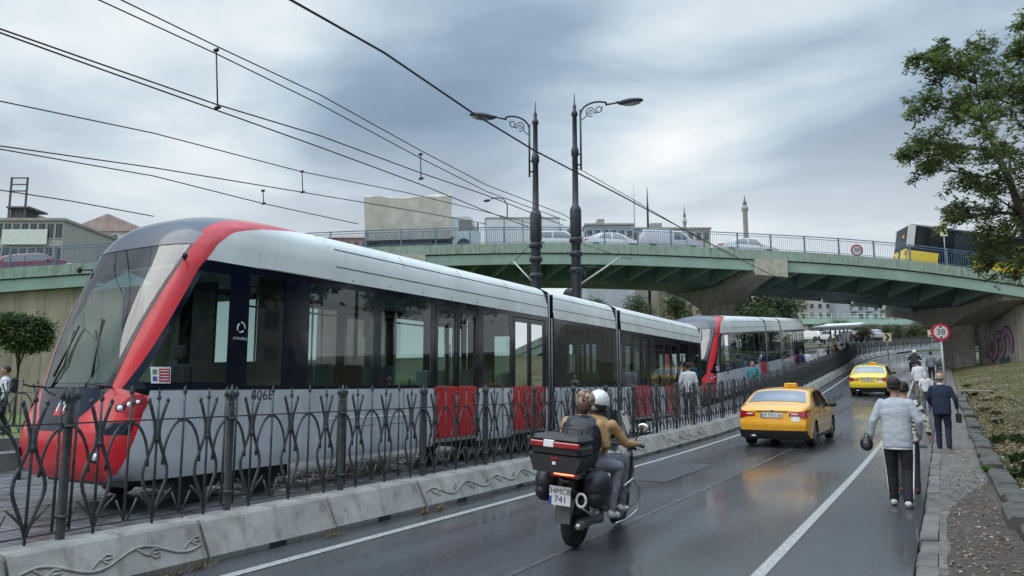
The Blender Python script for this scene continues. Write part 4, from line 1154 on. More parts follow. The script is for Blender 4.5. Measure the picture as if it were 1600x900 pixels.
wire_px([(0, 228), (240, 262), (470, 300), (650, 330), (760, 350)], -13.2, .012, 'upper of the two wires crossing low over the tram roof', 5)
wire_px([(0, 233), (240, 275), (411, 318), (560, 350)], -14.2, .012, 'lower of the two wires crossing low over the tram roof', 5)
wire_px([(0, 297), (110, 314), (240, 338)], -17, .013, 'lowest wire at the left above the rooftops', 5)
wire_px([(902, 262), (1000, 318), (1100, 377), (1160, 410)], -8.3, .01, 'thin wire running just under the thick feeder cable', 0)
for (px, y0, y1, X) in ((338, 78, 168, -9.61), (657, 241, 279, -9.61), (472, 268, 300, -13.2), (411, 298, 318, -13.9)):
    a, b = PX(px, y0, X), PX(px + (2 if px == 338 else 1), y1, X); m = MB(); m.tube([a, b], .012, 5)
    m.tube([a + Vector((-.04, 0, .0)), a + Vector((.04, 0, .0))], .03, 5); m.tube([b + Vector((-.05, 0, 0)), b + Vector((.05, 0, 0))], .03, 5)
    tag(m.build('wire_dropper', M_wire), {338: 'longest wire dropper, high at the upper left', 657: 'short wire dropper left of the lamp posts', 472: 'wire dropper above the middle of the tram roof', 411: 'small dropper low over the tram roof'}[px], 'wire dropper')
# ---------------------------------------------------------------- foliage
def leaf_cloud(mb, c, rad, n, size, rnd, mi=0, hollow=.35, aspect=.45):
    V = []; F = []
    for _ in range(n):
        while True:
            p = Vector((rnd.uniform(-1, 1), rnd.uniform(-1, 1), rnd.uniform(-1, 1)))
            if hollow < p.length < 1: break
        p = Vector((c[0] + p.x * rad[0], c[1] + p.y * rad[1], c[2] + p.z * rad[2]))
        for k in range(3):
            q = p + Vector((rnd.gauss(0, size), rnd.gauss(0, size), rnd.gauss(0, size * .8)))
            d = Vector((rnd.gauss(0, 1), rnd.gauss(0, 1), rnd.gauss(-.3, .6))).normalized(); w = d.cross(Vector((rnd.gauss(0, .5), rnd.gauss(0, .5), 1))).normalized()
            s = size * rnd.uniform(.6, 1.3); b = len(V)
            V += [q, q + d * s * .5 + w * s * aspect * .5, q + d * s, q + d * s * .5 - w * s * aspect * .5]; F.append((b, b+1, b+2, b+3))
    mb.add(V, F, mi, False)
M_bark = mat('bark', (.09, .07, .055), .9, var=.3, scale=12, bump=.6, bscale=30)
L_mid = leafmat('mid_green_leaves', (.02, .045, .012), (.075, .12, .028), .9)
L_dark = leafmat('dark_green_leaves', (.014, .03, .012), (.045, .075, .024), .7)
L_oliv = leafmat('olive_leaves', (.04, .05, .015), (.11, .12, .04), .5)
def tree(x, y, h, r, label, L=L_mid, n=500, leaf=.28, seed=1, group=None, name='tree', crown=None, trunk_r=.16, squash=.9, group_=None, z0=None, lobes=7):
    rnd = random.Random(seed); gz = H(x, y) - .1 if z0 is None else z0
    T = empty(name, (x, y, gz), 0, label, 'tree', group)
    t = MB(); cz = h - r * squash * .85
    t.tube([(0, 0, 0), (rnd.uniform(-.1, .1), rnd.uniform(-.1, .1), cz * .5), (0, 0, cz)], [trunk_r, trunk_r * .75, trunk_r * .5], 7)
    c = MB()
    for k in range(lobes):
        a = 2 * math.pi * k / lobes + rnd.uniform(-.4, .4); rr = r * rnd.uniform(.35, .62); zz = cz + r * squash * rnd.uniform(-.35, .6); 
        p = (rr * math.cos(a), rr * math.sin(a), zz) if k else (0, 0, cz + r * squash * .45)
        t.tube([(0, 0, cz * rnd.uniform(.6, .9)), (p[0] * .5, p[1] * .5, lerp(cz * .85, p[2], .6)), p], [trunk_r * .4, trunk_r * .25, .02], 5)
        q = r * rnd.uniform(.42, .6); leaf_cloud(c, p, (q, q, q * squash), n // lobes, leaf, rnd)
    t.build('trunk', M_bark, T); c.build('crown', L, T); return T
# big tree at the right edge: lobes laid out in space around its own trunk
def big_tree():
    D0 = 19.0; rnd = random.Random(21)
    base = PD(1650, 640, D0); base.z = H(base.x, base.y) - .1
    T = empty('roadside_tree', tuple(base), 0, 'tall open-crowned leafy tree leaning in from the right edge of the grassy bank', 'tree')
    def P(px, py, dd): return PD(px, py, D0 + dd) - base
    t = MB()
    trunk = [Vector((0, 0, 0)), P(1640, 480, 0), P(1615, 420, -.2), P(1597, 335, -.2), P(1578, 285, 0), P(1556, 235, .1), P(1535, 190, .2), P(1525, 130, .3)]
    t.tube(trunk, [.22, .17, .13, .11, .085, .065, .04, .02], 8)
    t2 = [P(1640, 480, 0), P(1630, 330, .5), P(1612, 240, .7), P(1600, 150, .8), P(1610, 60, .8)]; t.tube(t2, [.13, .11, .08, .05, .02], 7)
    t3 = [P(1640, 480, 0), P(1700, 330, .2), P(1740, 200, .4), P(1730, 80, .4)]; t.tube(t3, [.12, .1, .07, .02], 7)
    lobes = [(1528, 92, .55, 0.2), (1490, 105, .5, -.3), (1455, 112, .42, .1), (1560, 120, .6, .8), (1450, 165, .42, -.5), (1480, 165, .5, .6), (1520, 160, .6, -.7), (1570, 180, .6, .2),
             (1425, 222, .36, .3), (1455, 232, .45, -.4), (1490, 225, .5, .5), (1530, 225, .5, -1.0), (1580, 240, .5, .9), (1445, 262, .3, 0), (1500, 275, .42, .2), (1535, 290, .36, -.6), (1575, 300, .4, .8),
             (1500, 322, .32, .4), (1490, 340, .25, -.1), (1530, 335, .36, .6), (1555, 355, .4, -.5), (1590, 345, .45, .3), (1545, 385, .38, .1), (1580, 395, .42, -.6), (1540, 412, .26, .5), (1575, 418, .3, .3), (1600, 400, .45, .9),
             (1600, 75, .3, .4), (1597, 32, .2, .6), (1620, 55, .45, .2), (1610, 130, .5, -.3), (1640, 180, .8, .6), (1640, 90, .7, 1.0), (1640, 290, .8, -.6), (1650, 380, .7, .5), (1700, 150, .9, 0), (1710, 260, .9, .5), (1700, 360, .8, .2), (1760, 220, .8, .2), (1740, 110, .8, .2), (1680, 50, .7, .3),
             (1412, 236, .2, .1), (1470, 75, .2, .2), (1440, 90, .18, 0)]
    spine = trunk[3:] + t2[1:] + t3[1:]
    c = MB()
    for px, py, rr, dd in lobes:
        p = P(px, py, dd * 1.6); a = min(spine, key=lambda q: (q - p).length + max(0, q.z - p.z) * .8)
        mid = a.lerp(p, .5) + Vector((rnd.uniform(-.1, .1), rnd.uniform(-.1, .1), rnd.uniform(-.05, .12)))
        t.tube([a, mid, p], [.035, .022, .008], 5)
        for k in range(5):
            q = p + Vector((rnd.uniform(-1, 1), rnd.uniform(-1, 1), rnd.uniform(-.8, .8))) * rr; t.tube([mid.lerp(p, rnd.uniform(0, .8)), q], [.012, .004], 4)
            # compound sprigs along each twig
            for j in range(int(27 * rr / .45)):
                s0 = q + Vector((rnd.gauss(0, .5), rnd.gauss(0, .5), rnd.gauss(0, .4))) * rr * .68
                d = Vector((rnd.gauss(0, 1), rnd.gauss(0, 1), rnd.gauss(-.25, .5))).normalized(); w = d.cross(Vector((rnd.gauss(0, .4), rnd.gauss(0, .4), 1))).normalized(); ln = rnd.uniform(.14, .26)
                V = []; F = []
                for i in range(5):
                    o = s0 + d * ln * (i / 5)
                    for sg in (-1, 1):
                        dd2 = (d * .5 + w * sg + Vector((0, 0, rnd.uniform(-.5, .1)))).normalized(); ww = dd2.cross(Vector((rnd.gauss(0, .3), rnd.gauss(0, .3), 1))).normalized(); l = rnd.uniform(.08, .14); b = len(V)
                        V += [o, o + dd2 * l * .5 + ww * l * .2, o + dd2 * l, o + dd2 * l * .5 - ww * l * .2]; F.append((b, b+1, b+2, b+3))
                c.add(V, F)
    t.build('trunk', M_bark, T); c.build('crown', leafmat('roadside_tree_leaves', (.055, .095, .025), (.22, .28, .09), 1.6), T)
big_tree()
# trees of the bank to the right of the street (beyond the frame's edge, mirrored in the tram's windows)
def strip_trees():
    rnd = random.Random(5)
    sp = [(8.5, -6), (9, 2), (8, 11), (11, 18), (12, 27), (13, 37), (17, 6), (18, 24)]
    for i, (x, y) in enumerate(sp):
        tree(x, y, rnd.uniform(6.5, 9), rnd.uniform(2.6, 3.3), 'leafy tree on the grassy bank right of the street', L_dark, 2200, .45, 40 + i, 'trees on the grassy bank', lobes=8)
strip_trees()
def far_side():  # unseen extra trees and block, added to darken what the tram windows mirror
    rnd = random.Random(15)
    for i, (x, y) in enumerate([(20, -4), (22, 12), (19, 30), (21, 42), (17, 50), (20, 58), (27, 20), (28, 36), (26, 66)]):
        tree(x, y, rnd.uniform(9.5, 12.5), rnd.uniform(3.6, 4.4), 'leafy tree on the grassy bank right of the street', L_dark, 1500, .8, 140 + i, 'trees on the grassy bank', lobes=8)
    T = empty('apartment_building', (38, -25, 2), 0, 'long dull brown block added out of view to darken the tram reflections', 'building')
    m = MB(); m.box(0, 12, 0, 78, 0, 15); m.build('wall', mat('dull_brown_render', (.16, .13, .10), .8), T)
    for fl in range(4):
        for k in range(18): w = MB(); w.box(-.06, .02, 2 + k * 4.2, 3.6 + k * 4.2, 1.6 + fl * 3.3, 3.3 + fl * 3.3); w.build('window', mat('building_window', (.05, .065, .08), .15, var=.3, scale=.6), T)
far_side()
# round clipped tree on the far lawn
tp = PD(27, 600, 25.5); tree(tp.x, tp.y, PD(34, 497, 25.5).z - H(tp.x, tp.y) + .1, 1.05, 'small round clipped tree with thin stem on the lawn at the left', L_mid, 9000, .12, 3, squash=.72, trunk_r=.06, name='clipped_tree', lobes=9)
tp = PD(-60, 600, 27); tree(tp.x, tp.y, 4.2, 1.1, 'round clipped tree just beyond the left edge', L_dark, 1200, .12, 4, squash=.78, trunk_r=.06, name='clipped_tree', lobes=9)
# trees beyond the flyover
def far_tree(px, D, top, r, L, seed, label, n=1500, leaf=None, sq=.9):
    b = PD(px, 560, D); gz = H(b.x, b.y); top_z = PD(px, top, D).z
    return tree(b.x, b.y, max(2.5, top_z - gz), r, label, L, n, leaf or r * .11, seed, 'trees beyond the flyover', squash=sq)
for i, (px, D, top, r, L) in enumerate([(1165, 92, 452, 4.2, L_dark), (1205, 95, 448, 4.5, L_dark), (1185, 84, 475, 3.0, L_mid), (1150, 100, 470, 3.2, L_dark), (1228, 100, 462, 3.0, L_mid), (1000, 98, 462, 2.2, L_mid),
        (1520, 82, 490, 3.2, L_dark), (1545, 88, 480, 3.4, L_dark), (1470, 110, 492, 3.0, L_mid), (1445, 118, 500, 2.4, L_oliv), (1405, 115, 508, 2.0, L_oliv), (1370, 112, 510, 2.0, L_oliv), (1340, 108, 512, 1.8, L_oliv), (1390, 100, 522, 1.3, L_oliv), (1430, 102, 518, 1.6, L_oliv), (1355, 96, 525, 1.2, L_oliv), (1290, 118, 505, 2.0, L_mid), (1315, 122, 500, 2.0, L_oliv)]):
    far_tree(px, D, top, r, L, 60 + i, ['dark green bushy tree seen beneath the flyover', 'mid green tree seen beneath the flyover', 'olive green bushy hedge tree beyond the car park'][[L_dark, L_mid, L_oliv].index(L)])
# lawns
def lawn(name, pts, dz, seed, n):
    rnd = random.Random(seed); mb = MB(); V = []; F = []
    for _ in range(n):
        a, b = rnd.random(), rnd.random(); p = Vector(pts[0]).lerp(Vector(pts[1]), a).lerp(Vector(pts[3]).lerp(Vector(pts[2]), a), b)
        z = H(p.x, p.y) + dz; h = rnd.uniform(.05, .14); an = rnd.uniform(0, 6.28); w = Vector((math.cos(an), math.sin(an), 0)) * .02; l = Vector((rnd.gauss(0, .03), rnd.gauss(0, .03), h)); b0 = len(V); q = Vector((p.x, p.y, z)); V += [q - w, q + w, q + l]; F.append((b0, b0+1, b0+2))
    mb.add(V, F); o = mb.build(name, leafmat('grass_blades', (.06, .09, .02), (.2, .22, .07), 3)); tag(o, kind='stuff'); return o
M_lawn = mat('lawn_green', (.11, .17, .04), .9, var=.3, scale=6, bump=.6, col2=(.06, .09, .025))
def patch_ground(name, quad, dz, m, k=14):
    mb = MB(); mb.surf(lambda u, v: (lambda p: (p.x, p.y, H(p.x, p.y) + dz))(Vector(quad[0]).lerp(Vector(quad[1]), u).lerp(Vector(quad[3]).lerp(Vector(quad[2]), u), v)), k, k, 0); o = mb.build(name, m); tag(o, kind='structure'); return o
patch_ground('lawn', [(-60, -5), (-17.95, -5), (-17.95, 60), (-60, 60)], .52, M_lawn, 24)
patch_ground('verge_lawn', [(-3.0, 86), (14, 101), (26, 112), (-7, 108)], .12, M_lawn, 16)
# grass, leaf litter and weeds on the bank
def bank():
    rnd = random.Random(9); mb = MB(); V = []; F = []; m_ = []
    for _ in range(60000):
        Y = 4 + 52 * rnd.random() ** 1.6; X = .9 + 7 * rnd.random() ** 1.3
        if mnoise.noise(Vector((X * .8, Y * .5, 3))) < -.12: continue
        z = H(X, Y) + .0; h = rnd.uniform(.04, .16); an = rnd.uniform(0, 6.28); w = Vector((math.cos(an), math.sin(an), 0)) * rnd.uniform(.007, .016); l = Vector((rnd.gauss(0, .05), rnd.gauss(0, .05), h)); b0 = len(V); q = Vector((X, Y, z - .01)); V += [q - w, q + w, q + l]; F.append((b0, b0+1, b0+2))
    mb.add(V, F); tag(mb.build('bank_grass', leafmat('dry_grass_blades', (.07, .10, .03), (.30, .25, .11), 1.2)), kind='stuff')
    mb = MB()
    for _ in range(15000):
        Y = 4 + 46 * rnd.random() ** 1.7; X = .93 + abs(rnd.gauss(0, 1.1)) if rnd.random() < .86 else rnd.uniform(.0, .52)
        if X < -.1: continue
        if X < .53: z = zp(Y) + .10
        elif X < .92: z = zp(Y) + .22
        else: z = H(X, Y) + .07
        s = rnd.uniform(.018, .045) * (.55 if X < .8 else 1); an = rnd.uniform(0, 6.28); a = Vector((math.cos(an), math.sin(an), rnd.uniform(-.3, .3))) * s; b = Vector((-math.sin(an), math.cos(an), rnd.uniform(-.4, .4))) * s * .6; q = Vector((X, Y, z + .008))
        mb.add([q - a, q + b, q + a, q - b], [(0, 1, 2, 3)], rnd.choice((0, 0, 1, 1, 2)))
    tag(mb.build('leaf_litter', [mat('dry_leaf_brown', (.22, .11, .05), .8), mat('dry_leaf_tan', (.34, .24, .13), .8), mat('litter_pale', (.4, .38, .34), .7)]), kind='stuff')
    def weed(x, y, r, n, label, L=L_mid, z=None):
        m = MB(); z = H(x, y) if z is None else z
        V = []; F = []
        for _ in range(n):
            a = rnd.uniform(0, 6.28); e = rnd.uniform(.2, 1.3); d = Vector((math.cos(a) * math.cos(e), math.sin(a) * math.cos(e), math.sin(e))); l = r * rnd.uniform(.4, 1.2)
            o = Vector((rnd.gauss(0, r * .3), rnd.gauss(0, r * .3), 0)); w = d.cross(Vector((0, 0, 1))).normalized() * l * .1; b = len(V); V += [o, o + d * l * .6 + w, o + d * l - Vector((0, 0, l * .2)), o + d * l * .6 - w]; F.append((b, b+1, b+2, b+3))
        m.add(V, F); o = m.build('weed_plant', L, loc=(x, y, z)); tag(o, label, 'plant', 'weed clumps on the bank' if label.startswith('low green weed clump') else None)
    p = PX(1553, 830, .62); weed(.6, p.y, .11, 260, 'bright green weed tuft growing against the low retaining kerb', leafmat('bright_weed', (.05, .13, .02), (.14, .28, .04), 4), zp(p.y) + .12)
    for k in range(16): weed(rnd.uniform(1.0, 1.7), 8.5 + 15 * rnd.random(), rnd.uniform(.2, .34), 260, 'low green weed clump on the grassy bank', rnd.choice((L_mid, L_mid, L_dark)))
    for k in range(26):
        Y = 8 + 34 * rnd.random() ** 1.4; X = rnd.uniform(1.1, 2.6); weed(X, Y, rnd.uniform(.12, .26), 120, 'low green weed clump on the grassy bank', rnd.choice((L_mid, L_dark, L_oliv)))
    for i, (px, X) in enumerate(((1520, 1.15), (1508, 1.3), (1530, 1.25), (1545, 1.3), (1500, 1.2), (1560, 1.5))):
        q = PX(px, 700, X); weed(X, q.y, .22, 260, ['leafy ground weed spilling over the retaining kerb', 'low creeping weed beside the suited man', 'dark weed clump on the bank edge', 'small weed clump above the kerb', 'farther weed clump by the pavement edge', 'scrubby weed clump higher on the bank'][i], L_mid if i % 2 else L_dark)
bank()
rk2 = random.Random(77)
for i, (X, Y) in enumerate(((-5.93, 4.35), (-5.95, 4.6), (-5.94, 6.3), (-5.95, 8.0), (-5.93, 8.3), (-5.96, 11.4), (-5.95, 14.2))):
    m = MB(); V = []; F = []
    for _ in range(70):
        a = rk2.uniform(0, 6.28); e = rk2.uniform(.1, 1.3); d = Vector((abs(math.cos(a)) * math.cos(e) * .8, math.sin(a) * math.cos(e), math.sin(e))); l = rk2.uniform(.04, .13); o_ = Vector((rk2.uniform(0, .04), rk2.gauss(0, .07), 0)); w_2 = d.cross(Vector((0, 0, 1))).normalized() * .004; b_ = len(V); V += [o_ - w_2, o_ + w_2, o_ + d * l]; F.append((b_, b_+1, b_+2))
    m.add(V, F); tag(m.build('dry_weed', mat('dry_straw', (.30, .22, .12), .8), loc=(X, Y, zp(Y) + .006)), 'dry straw tuft at the foot of the concrete kerb blocks', 'plant', 'dry tufts along the kerb blocks')
# dead branch / pipe pieces by the pier
m = MB(); q = PD(1500, 600, 34); z = H(q.x, q.y) + .1
m.box(q.x - .1, q.x + 1.3, q.y - .2, q.y + .25, z + .28, z + .36, bev=.02); m.tube([(q.x - .1, q.y, z + .05), (q.x + .15, q.y, z + .32), (q.x + .4, q.y, z + .05)], .04, 6); m.bar((q.x + 1.2, q.y, z - .1), (q.x + 1.2, q.y, z + .3), .1)
tag(m.build('broken_bench', concrete_mat('old_bench_slab', (.3, .28, .25), (.2, .18, .16))), 'broken low slab bench lying on the bank near the pier', 'bench')

# ---------------------------------------------------------------- buildings
M_glassb = mat('building_window', (.05, .065, .08), .15, var=.3, scale=.6)
def building(name, px0, px1, top, D, floors, cols, wall, label, depth=12, base=None, roof='flat', win=(.5, .55), rz=None, wmat=None, balc=False):
    a, b = PD(px0, top, D), PD(px1, top, D); w = (Vector((b.x, b.y)) - Vector((a.x, a.y))).length; zt = a.z; zb = (H(a.x, a.y) - 1) if base is None else base; h = zt - zb
    T = empty(name, (a.x, a.y, zb), math.atan2(b.y - a.y, b.x - a.x), label, 'building')
    m = MB(); m.box(0, w, 0, depth, 0, h)
    fh = 3.0 if floors is None else min(3.2, h / floors)
    m.build('wall', wall, T)
    nf = int(h / fh); m_w = 0; cw = w / cols
    Wm = MB(); Bm = MB(); cnt = 0
    for f in range(nf):
        z = h - (f + 1) * fh + fh * .28
        if f >= floors: break
        for c in range(cols):
            x = cw * (c + .5); ww, wh = cw * win[0], fh * win[1]
            q = MB(); q.box(x - ww/2, x + ww/2, -.04, .05, z, z + wh, 0); q.box(x - ww/2 - .08, x + ww/2 + .08, -.08, 0, z - .1, z, 1); q.bar((x, -.05, z), (x, -.05, z + wh), .06, .03, 1)
            q.build('window', [M_glassb, wall if wmat is None else wmat], T); cnt += 1
            if balc and c % 2 == 0:
                Bm = MB(); Bm.box(x - cw * .42, x + cw * .42, -1.1, 0, z - .35, z - .2); Bm.box(x - cw * .42, x + cw * .42, -1.12, -1.06, z - .22, z + .6); Bm.build('balcony', wmat or wall, T)

    r = MB()
    if roof == 'flat':
        r.box(-.2, w + .2, -.2, depth + .2, h, h + .35); r.box(w * .3, w * .45, depth * .3, depth * .6, h + .35, h + 2.2)
        r.build('roof', M_conc, T)
    elif roof in ('hip', 'gable'):
        rh = w * .22; V = [(-.4, -.4, h), (w + .4, -.4, h), (w + .4, depth + .4, h), (-.4, depth + .4, h)]
        if roof == 'gable': V += [(w / 2, -.4, h + rh), (w / 2, depth + .4, h + rh)]; F = [(0, 1, 4), (1, 2, 5, 4), (2, 3, 5), (3, 0, 4, 5), (0, 3, 2, 1)]
        else: V += [(w * .35, depth / 2, h + rh), (w * .65, depth / 2, h + rh)]; F = [(0, 1, 5, 4), (1, 2, 5), (2, 3, 4, 5), (3, 0, 4), (0, 3, 2, 1)]
        r.add(V, F); r.build('roof', ROOFM, T)
    return T, w, h
ROOFM = mat('pinkish_roof_sheet', (.36, .27, .25), .8, var=.2, scale=.8)
W_cream = mat('cream_render', (.48, .44, .36), .8, var=.12, scale=.3); W_white = mat('white_render', (.6, .6, .59), .8, var=.1, scale=.3); W_grey = mat('grey_blue_render', (.36, .4, .44), .8, var=.12, scale=.3)
W_pink = mat('pink_brick', (.4, .25, .22), .8, var=.15, scale=1); W_tan = mat('tan_render', (.42, .36, .28), .8, var=.12, scale=.3)
for i, (nm, *a, kw) in enumerate([
    ('apartment_building', 905, 985, 440, 150, 9, 8, W_cream, 'cream apartment block with many windows behind the first tram roof', dict(balc=True)),
    ('apartment_building', 985, 1040, 430, 158, 9, 5, W_white, 'white apartment block between two cream ones under the flyover', {}),
    ('apartment_building', 1038, 1095, 445, 145, 8, 5, W_tan, 'tan apartment block left of the middle pier', dict(balc=True)),
    ('apartment_building', 1215, 1262, 435, 165, 9, 3, W_tan, 'beige apartment block right of the dark trees', {}),
    ('apartment_building', 1260, 1322, 432, 170, 9, 5, W_white, 'white apartment block with dark window pairs under the flyover', dict(win=(.4, .5))),
    ('apartment_building', 1324, 1372, 440, 160, 9, 4, W_grey, 'grey blue apartment block in the middle of the gap under the flyover', dict(balc=True, wmat=None)),
    ('apartment_building', 1370, 1425, 448, 175, 8, 5, W_cream, 'pale apartment block with long balconies right of the grey blue one', dict(balc=True)),
    ('apartment_building', 1424, 1480, 462, 180, 7, 5, W_white, 'farthest white apartment block beside the right pier', {}),
]):
    building(nm, *a, **kw)
for (px, D, top, r) in ((1060, 120, 462, 3), (935, 125, 468, 2.5), (1130, 130, 455, 4)): far_tree(px, D, top, r, L_mid, int(px), 'mid green tree seen beneath the flyover')
# buildings seen above the deck
building('rooftop_building', 105, 232, 362, 110, 2, 6, W_white, 'pale building with pinkish gabled roof and blue frames beyond the left end of the flyover', 16, roof='gable', win=(.45, .55), wmat=mat('blue_frame', (.3, .36, .5), .6))
T_, w_, h_ = building('pavilion_building', -60, 100, 345, 95, 2, 12, mat('grey_render', (.33, .34, .31), .8), 'long grey building with glazed front and white banner at far left', 14, win=(.72, .6))
m = MB(); m.box(w_ * .42, w_ * .86, -.3, -.2, h_ - 3.2, h_ - 1.2, 0); m.build('banner', mat('pale_banner', (.6, .66, .6), .6), T_)
m = MB()
m.box(w_ * .32, w_ * .55, 2, 6, h_ + 2.2, h_ + 2.45); m.box(w_ * .34, w_ * .47, 2.5, 5.5, h_ + .3, h_ + 2.2)
for x in (w_ * .34, w_ * .5): m.bar((x, 2.2, h_), (x, 2.2, h_ + 6.5), .2)
for z in (4.6, 5.5, 6.4): m.bar((w_ * .34, 2.2, h_ + z), (w_ * .5, 2.2, h_ + z), .15)
m.build('rooftop_structure', mat('dark_roof_steel', (.08, .08, .08), .7), T_)
building('brick_house', 500, 576, 372, 130, 1, 6, W_pink, 'reddish brick building row behind the flyover beside the tarpaulin truck', 14, roof='hip', win=(.5, .5))
building('low_building', 915, 990, 352, 140, 1, 6, W_grey, 'low grey building with rooftop clutter behind the dark blue van', 14, win=(.6, .4))
building('low_building', 985, 1110, 358, 150, 1, 10, W_cream, 'long low cream building behind the railing beyond the lamp posts', 14, win=(.5, .5))
def minaret(px, top, balc, D, w, label):
    p = PD(px, top, D); zb = 6; zt = p.z; zbal = PD(px, balc, D).z; m = MB(); T = empty('minaret', (p.x, p.y, zb), 0, label, 'minaret')
    h = zt - zb; hb = zbal - zb
    m.lathe([(w * 1.4, 0), (w * 1.3, hb * .5), (w, hb * .55), (w, hb - 1.0), (w * 1.35, hb), (w * 1.4, hb + .1), (w * 1.4, hb + 1.1), (w * .9, hb + 1.1), (w * .85, hb + (h - hb) * .35)], n=14); m.build('shaft', mat('grey_limestone', (.3, .29, .28), .8), T)
    m = MB(); m.lathe([(w * .95, hb + (h - hb) * .35), (w * .5, hb + (h - hb) * .6), (.08, hb + (h - hb) * .93), (.15, hb + (h - hb) * .94), (.03, h)], n=12); m.build('spire', mat('lead_spire', (.2, .21, .23), .6), T)
minaret(1163, 305, 328, 260, .85, 'taller stone minaret with pointed spire rising behind the flyover')
minaret(1069, 322, 348, 300, .6, 'smaller distant minaret left of the taller one')
for px, top, D, r_, lab in ((990, 287, 160, .12, 'thin pale mast behind the flyover beside the lamp post'), (1011, 293, 150, .22, 'darker thicker mast right of the thin one')):
    p = PD(px, top, D); m = MB(); m.lathe([(r_ * 1.6, 5), (r_, p.z - 4), (r_ * .9, p.z - 3.9), (r_ * .3, p.z)], (p.x, p.y, 0), 8)
    tag(m.build('antenna_mast', M_pole if r_ > .15 else mat('pale_mast', (.35, .36, .37), .6)), lab, 'mast')
# footbridge far beyond
def footbridge():
    T = empty('footbridge', (0, 0, 0), 0, 'pale green pedestrian footbridge crossing far beyond the flyover', 'footbridge')
    a, b = PD(1240, 503, 128), PD(1470, 505, 120); m = MB(); m.bar(a, b, 2.5, .9); m.build('deck', mat('footbridge_green', (.3, .45, .38), .6), T)
    r = MB(); n = 22
    for o in (.5, 1.0, 1.5): r.bar(a + Vector((0, 0, o)), b + Vector((0, 0, o)), .08)
    for i in range(n + 1):
        p = a.lerp(b, i / n); r.bar(p, p + Vector((0, 0, 1.5)), .1)
    r.build('railing', mat('footbridge_rail', (.35, .5, .45), .6), T)
    for f in (.12, .42, .72, .97):
        p = a.lerp(b, f); s = MB(); s.box(p.x - .35, p.x + .35, p.y - .35, p.y + .35, H(p.x, p.y) - .5, p.z - .4); s.build('support', mat('footbridge_post', (.12, .18, .17), .6), T)
footbridge()
# ---------------------------------------------------------------- cars
G_car = glass('car_window_glass', (.12, .15, .16), .16)
M_redlamp = mat('red_lamp_lens', (.35, .008, .012), .12, coat=1, var=.1)
M_plate = mat('number_plate', (.72, .73, .74), .35, var=.04); M_ink = mat('plate_ink', (.02, .02, .03), .5)
M_trim = mat('dark_grey_trim', (.03, .03, .032), .5); M_rim = mat('alloy_rim', (.45, .46, .47), .3, .8)
SEDAN = dict(L=4.5, W=.89, top=[(0, .95), (.1, 1.04), (.45, 1.10), (.62, 1.13), (1.25, 1.42), (1.7, 1.475), (2.3, 1.49), (2.8, 1.43), (3.35, 1.06), (3.6, 1.0), (4.2, .86), (4.45, .68), (4.5, .55)],
    belt=[(0, .93), (1.0, .97), (3.0, .92), (3.5, .9), (4.5, .7)], zb=[(0, .42), (.3, .24), (4.2, .2), (4.5, .3)], wheels=(.98, 3.6), wr=.32, rear=[(.24, .16), (.42, .03), (.6, 0), (.75, .03), (.95, .05), (1.05, .09)],
    glass_r=(.66, 1.22), glass_f=(2.86, 3.32), side=[(1.15, 1.0), (1.55, 1.36), (2.3, 1.41), (2.75, 1.37), (3.2, .98)], tum=.19)
HATCH = dict(SEDAN, L=4.2, top=[(0, 1.0), (.06, 1.1), (.3, 1.38), (.5, 1.47), (1.2, 1.53), (2.1, 1.54), (2.6, 1.46), (3.15, 1.08), (3.4, 1.02), (3.95, .88), (4.15, .7), (4.2, .6)], belt=[(0, .95), (3, .93), (3.4, .9), (4.2, .72)],
    zb=[(0, .42), (.3, .25), (3.9, .22), (4.2, .32)], wheels=(.8, 3.35), glass_r=(.1, .3), glass_f=(2.65, 3.1), side=[(.45, 1.04), (.65, 1.4), (2.0, 1.46), (2.5, 1.4), (2.98, .98)], tum=.16, rear=[(.24, .1), (.42, .02), (.6, 0), (.9, .02), (1.1, .04)])
VAN = dict(HATCH, L=4.6, W=.93, top=[(0, 1.3), (.04, 1.6), (.12, 1.78), (.3, 1.84), (2.5, 1.86), (3.0, 1.74), (3.6, 1.2), (3.8, 1.12), (4.35, .98), (4.55, .75), (4.6, .6)], belt=[(0, 1.05), (3.4, 1.02), (3.8, .98), (4.6, .7)],
    wheels=(.85, 3.7), glass_r=(.03, .1), glass_f=(3.02, 3.52), side=[(2.35, 1.1), (2.4, 1.62), (2.9, 1.6), (3.4, 1.12), (3.3, 1.08)], tum=.12)
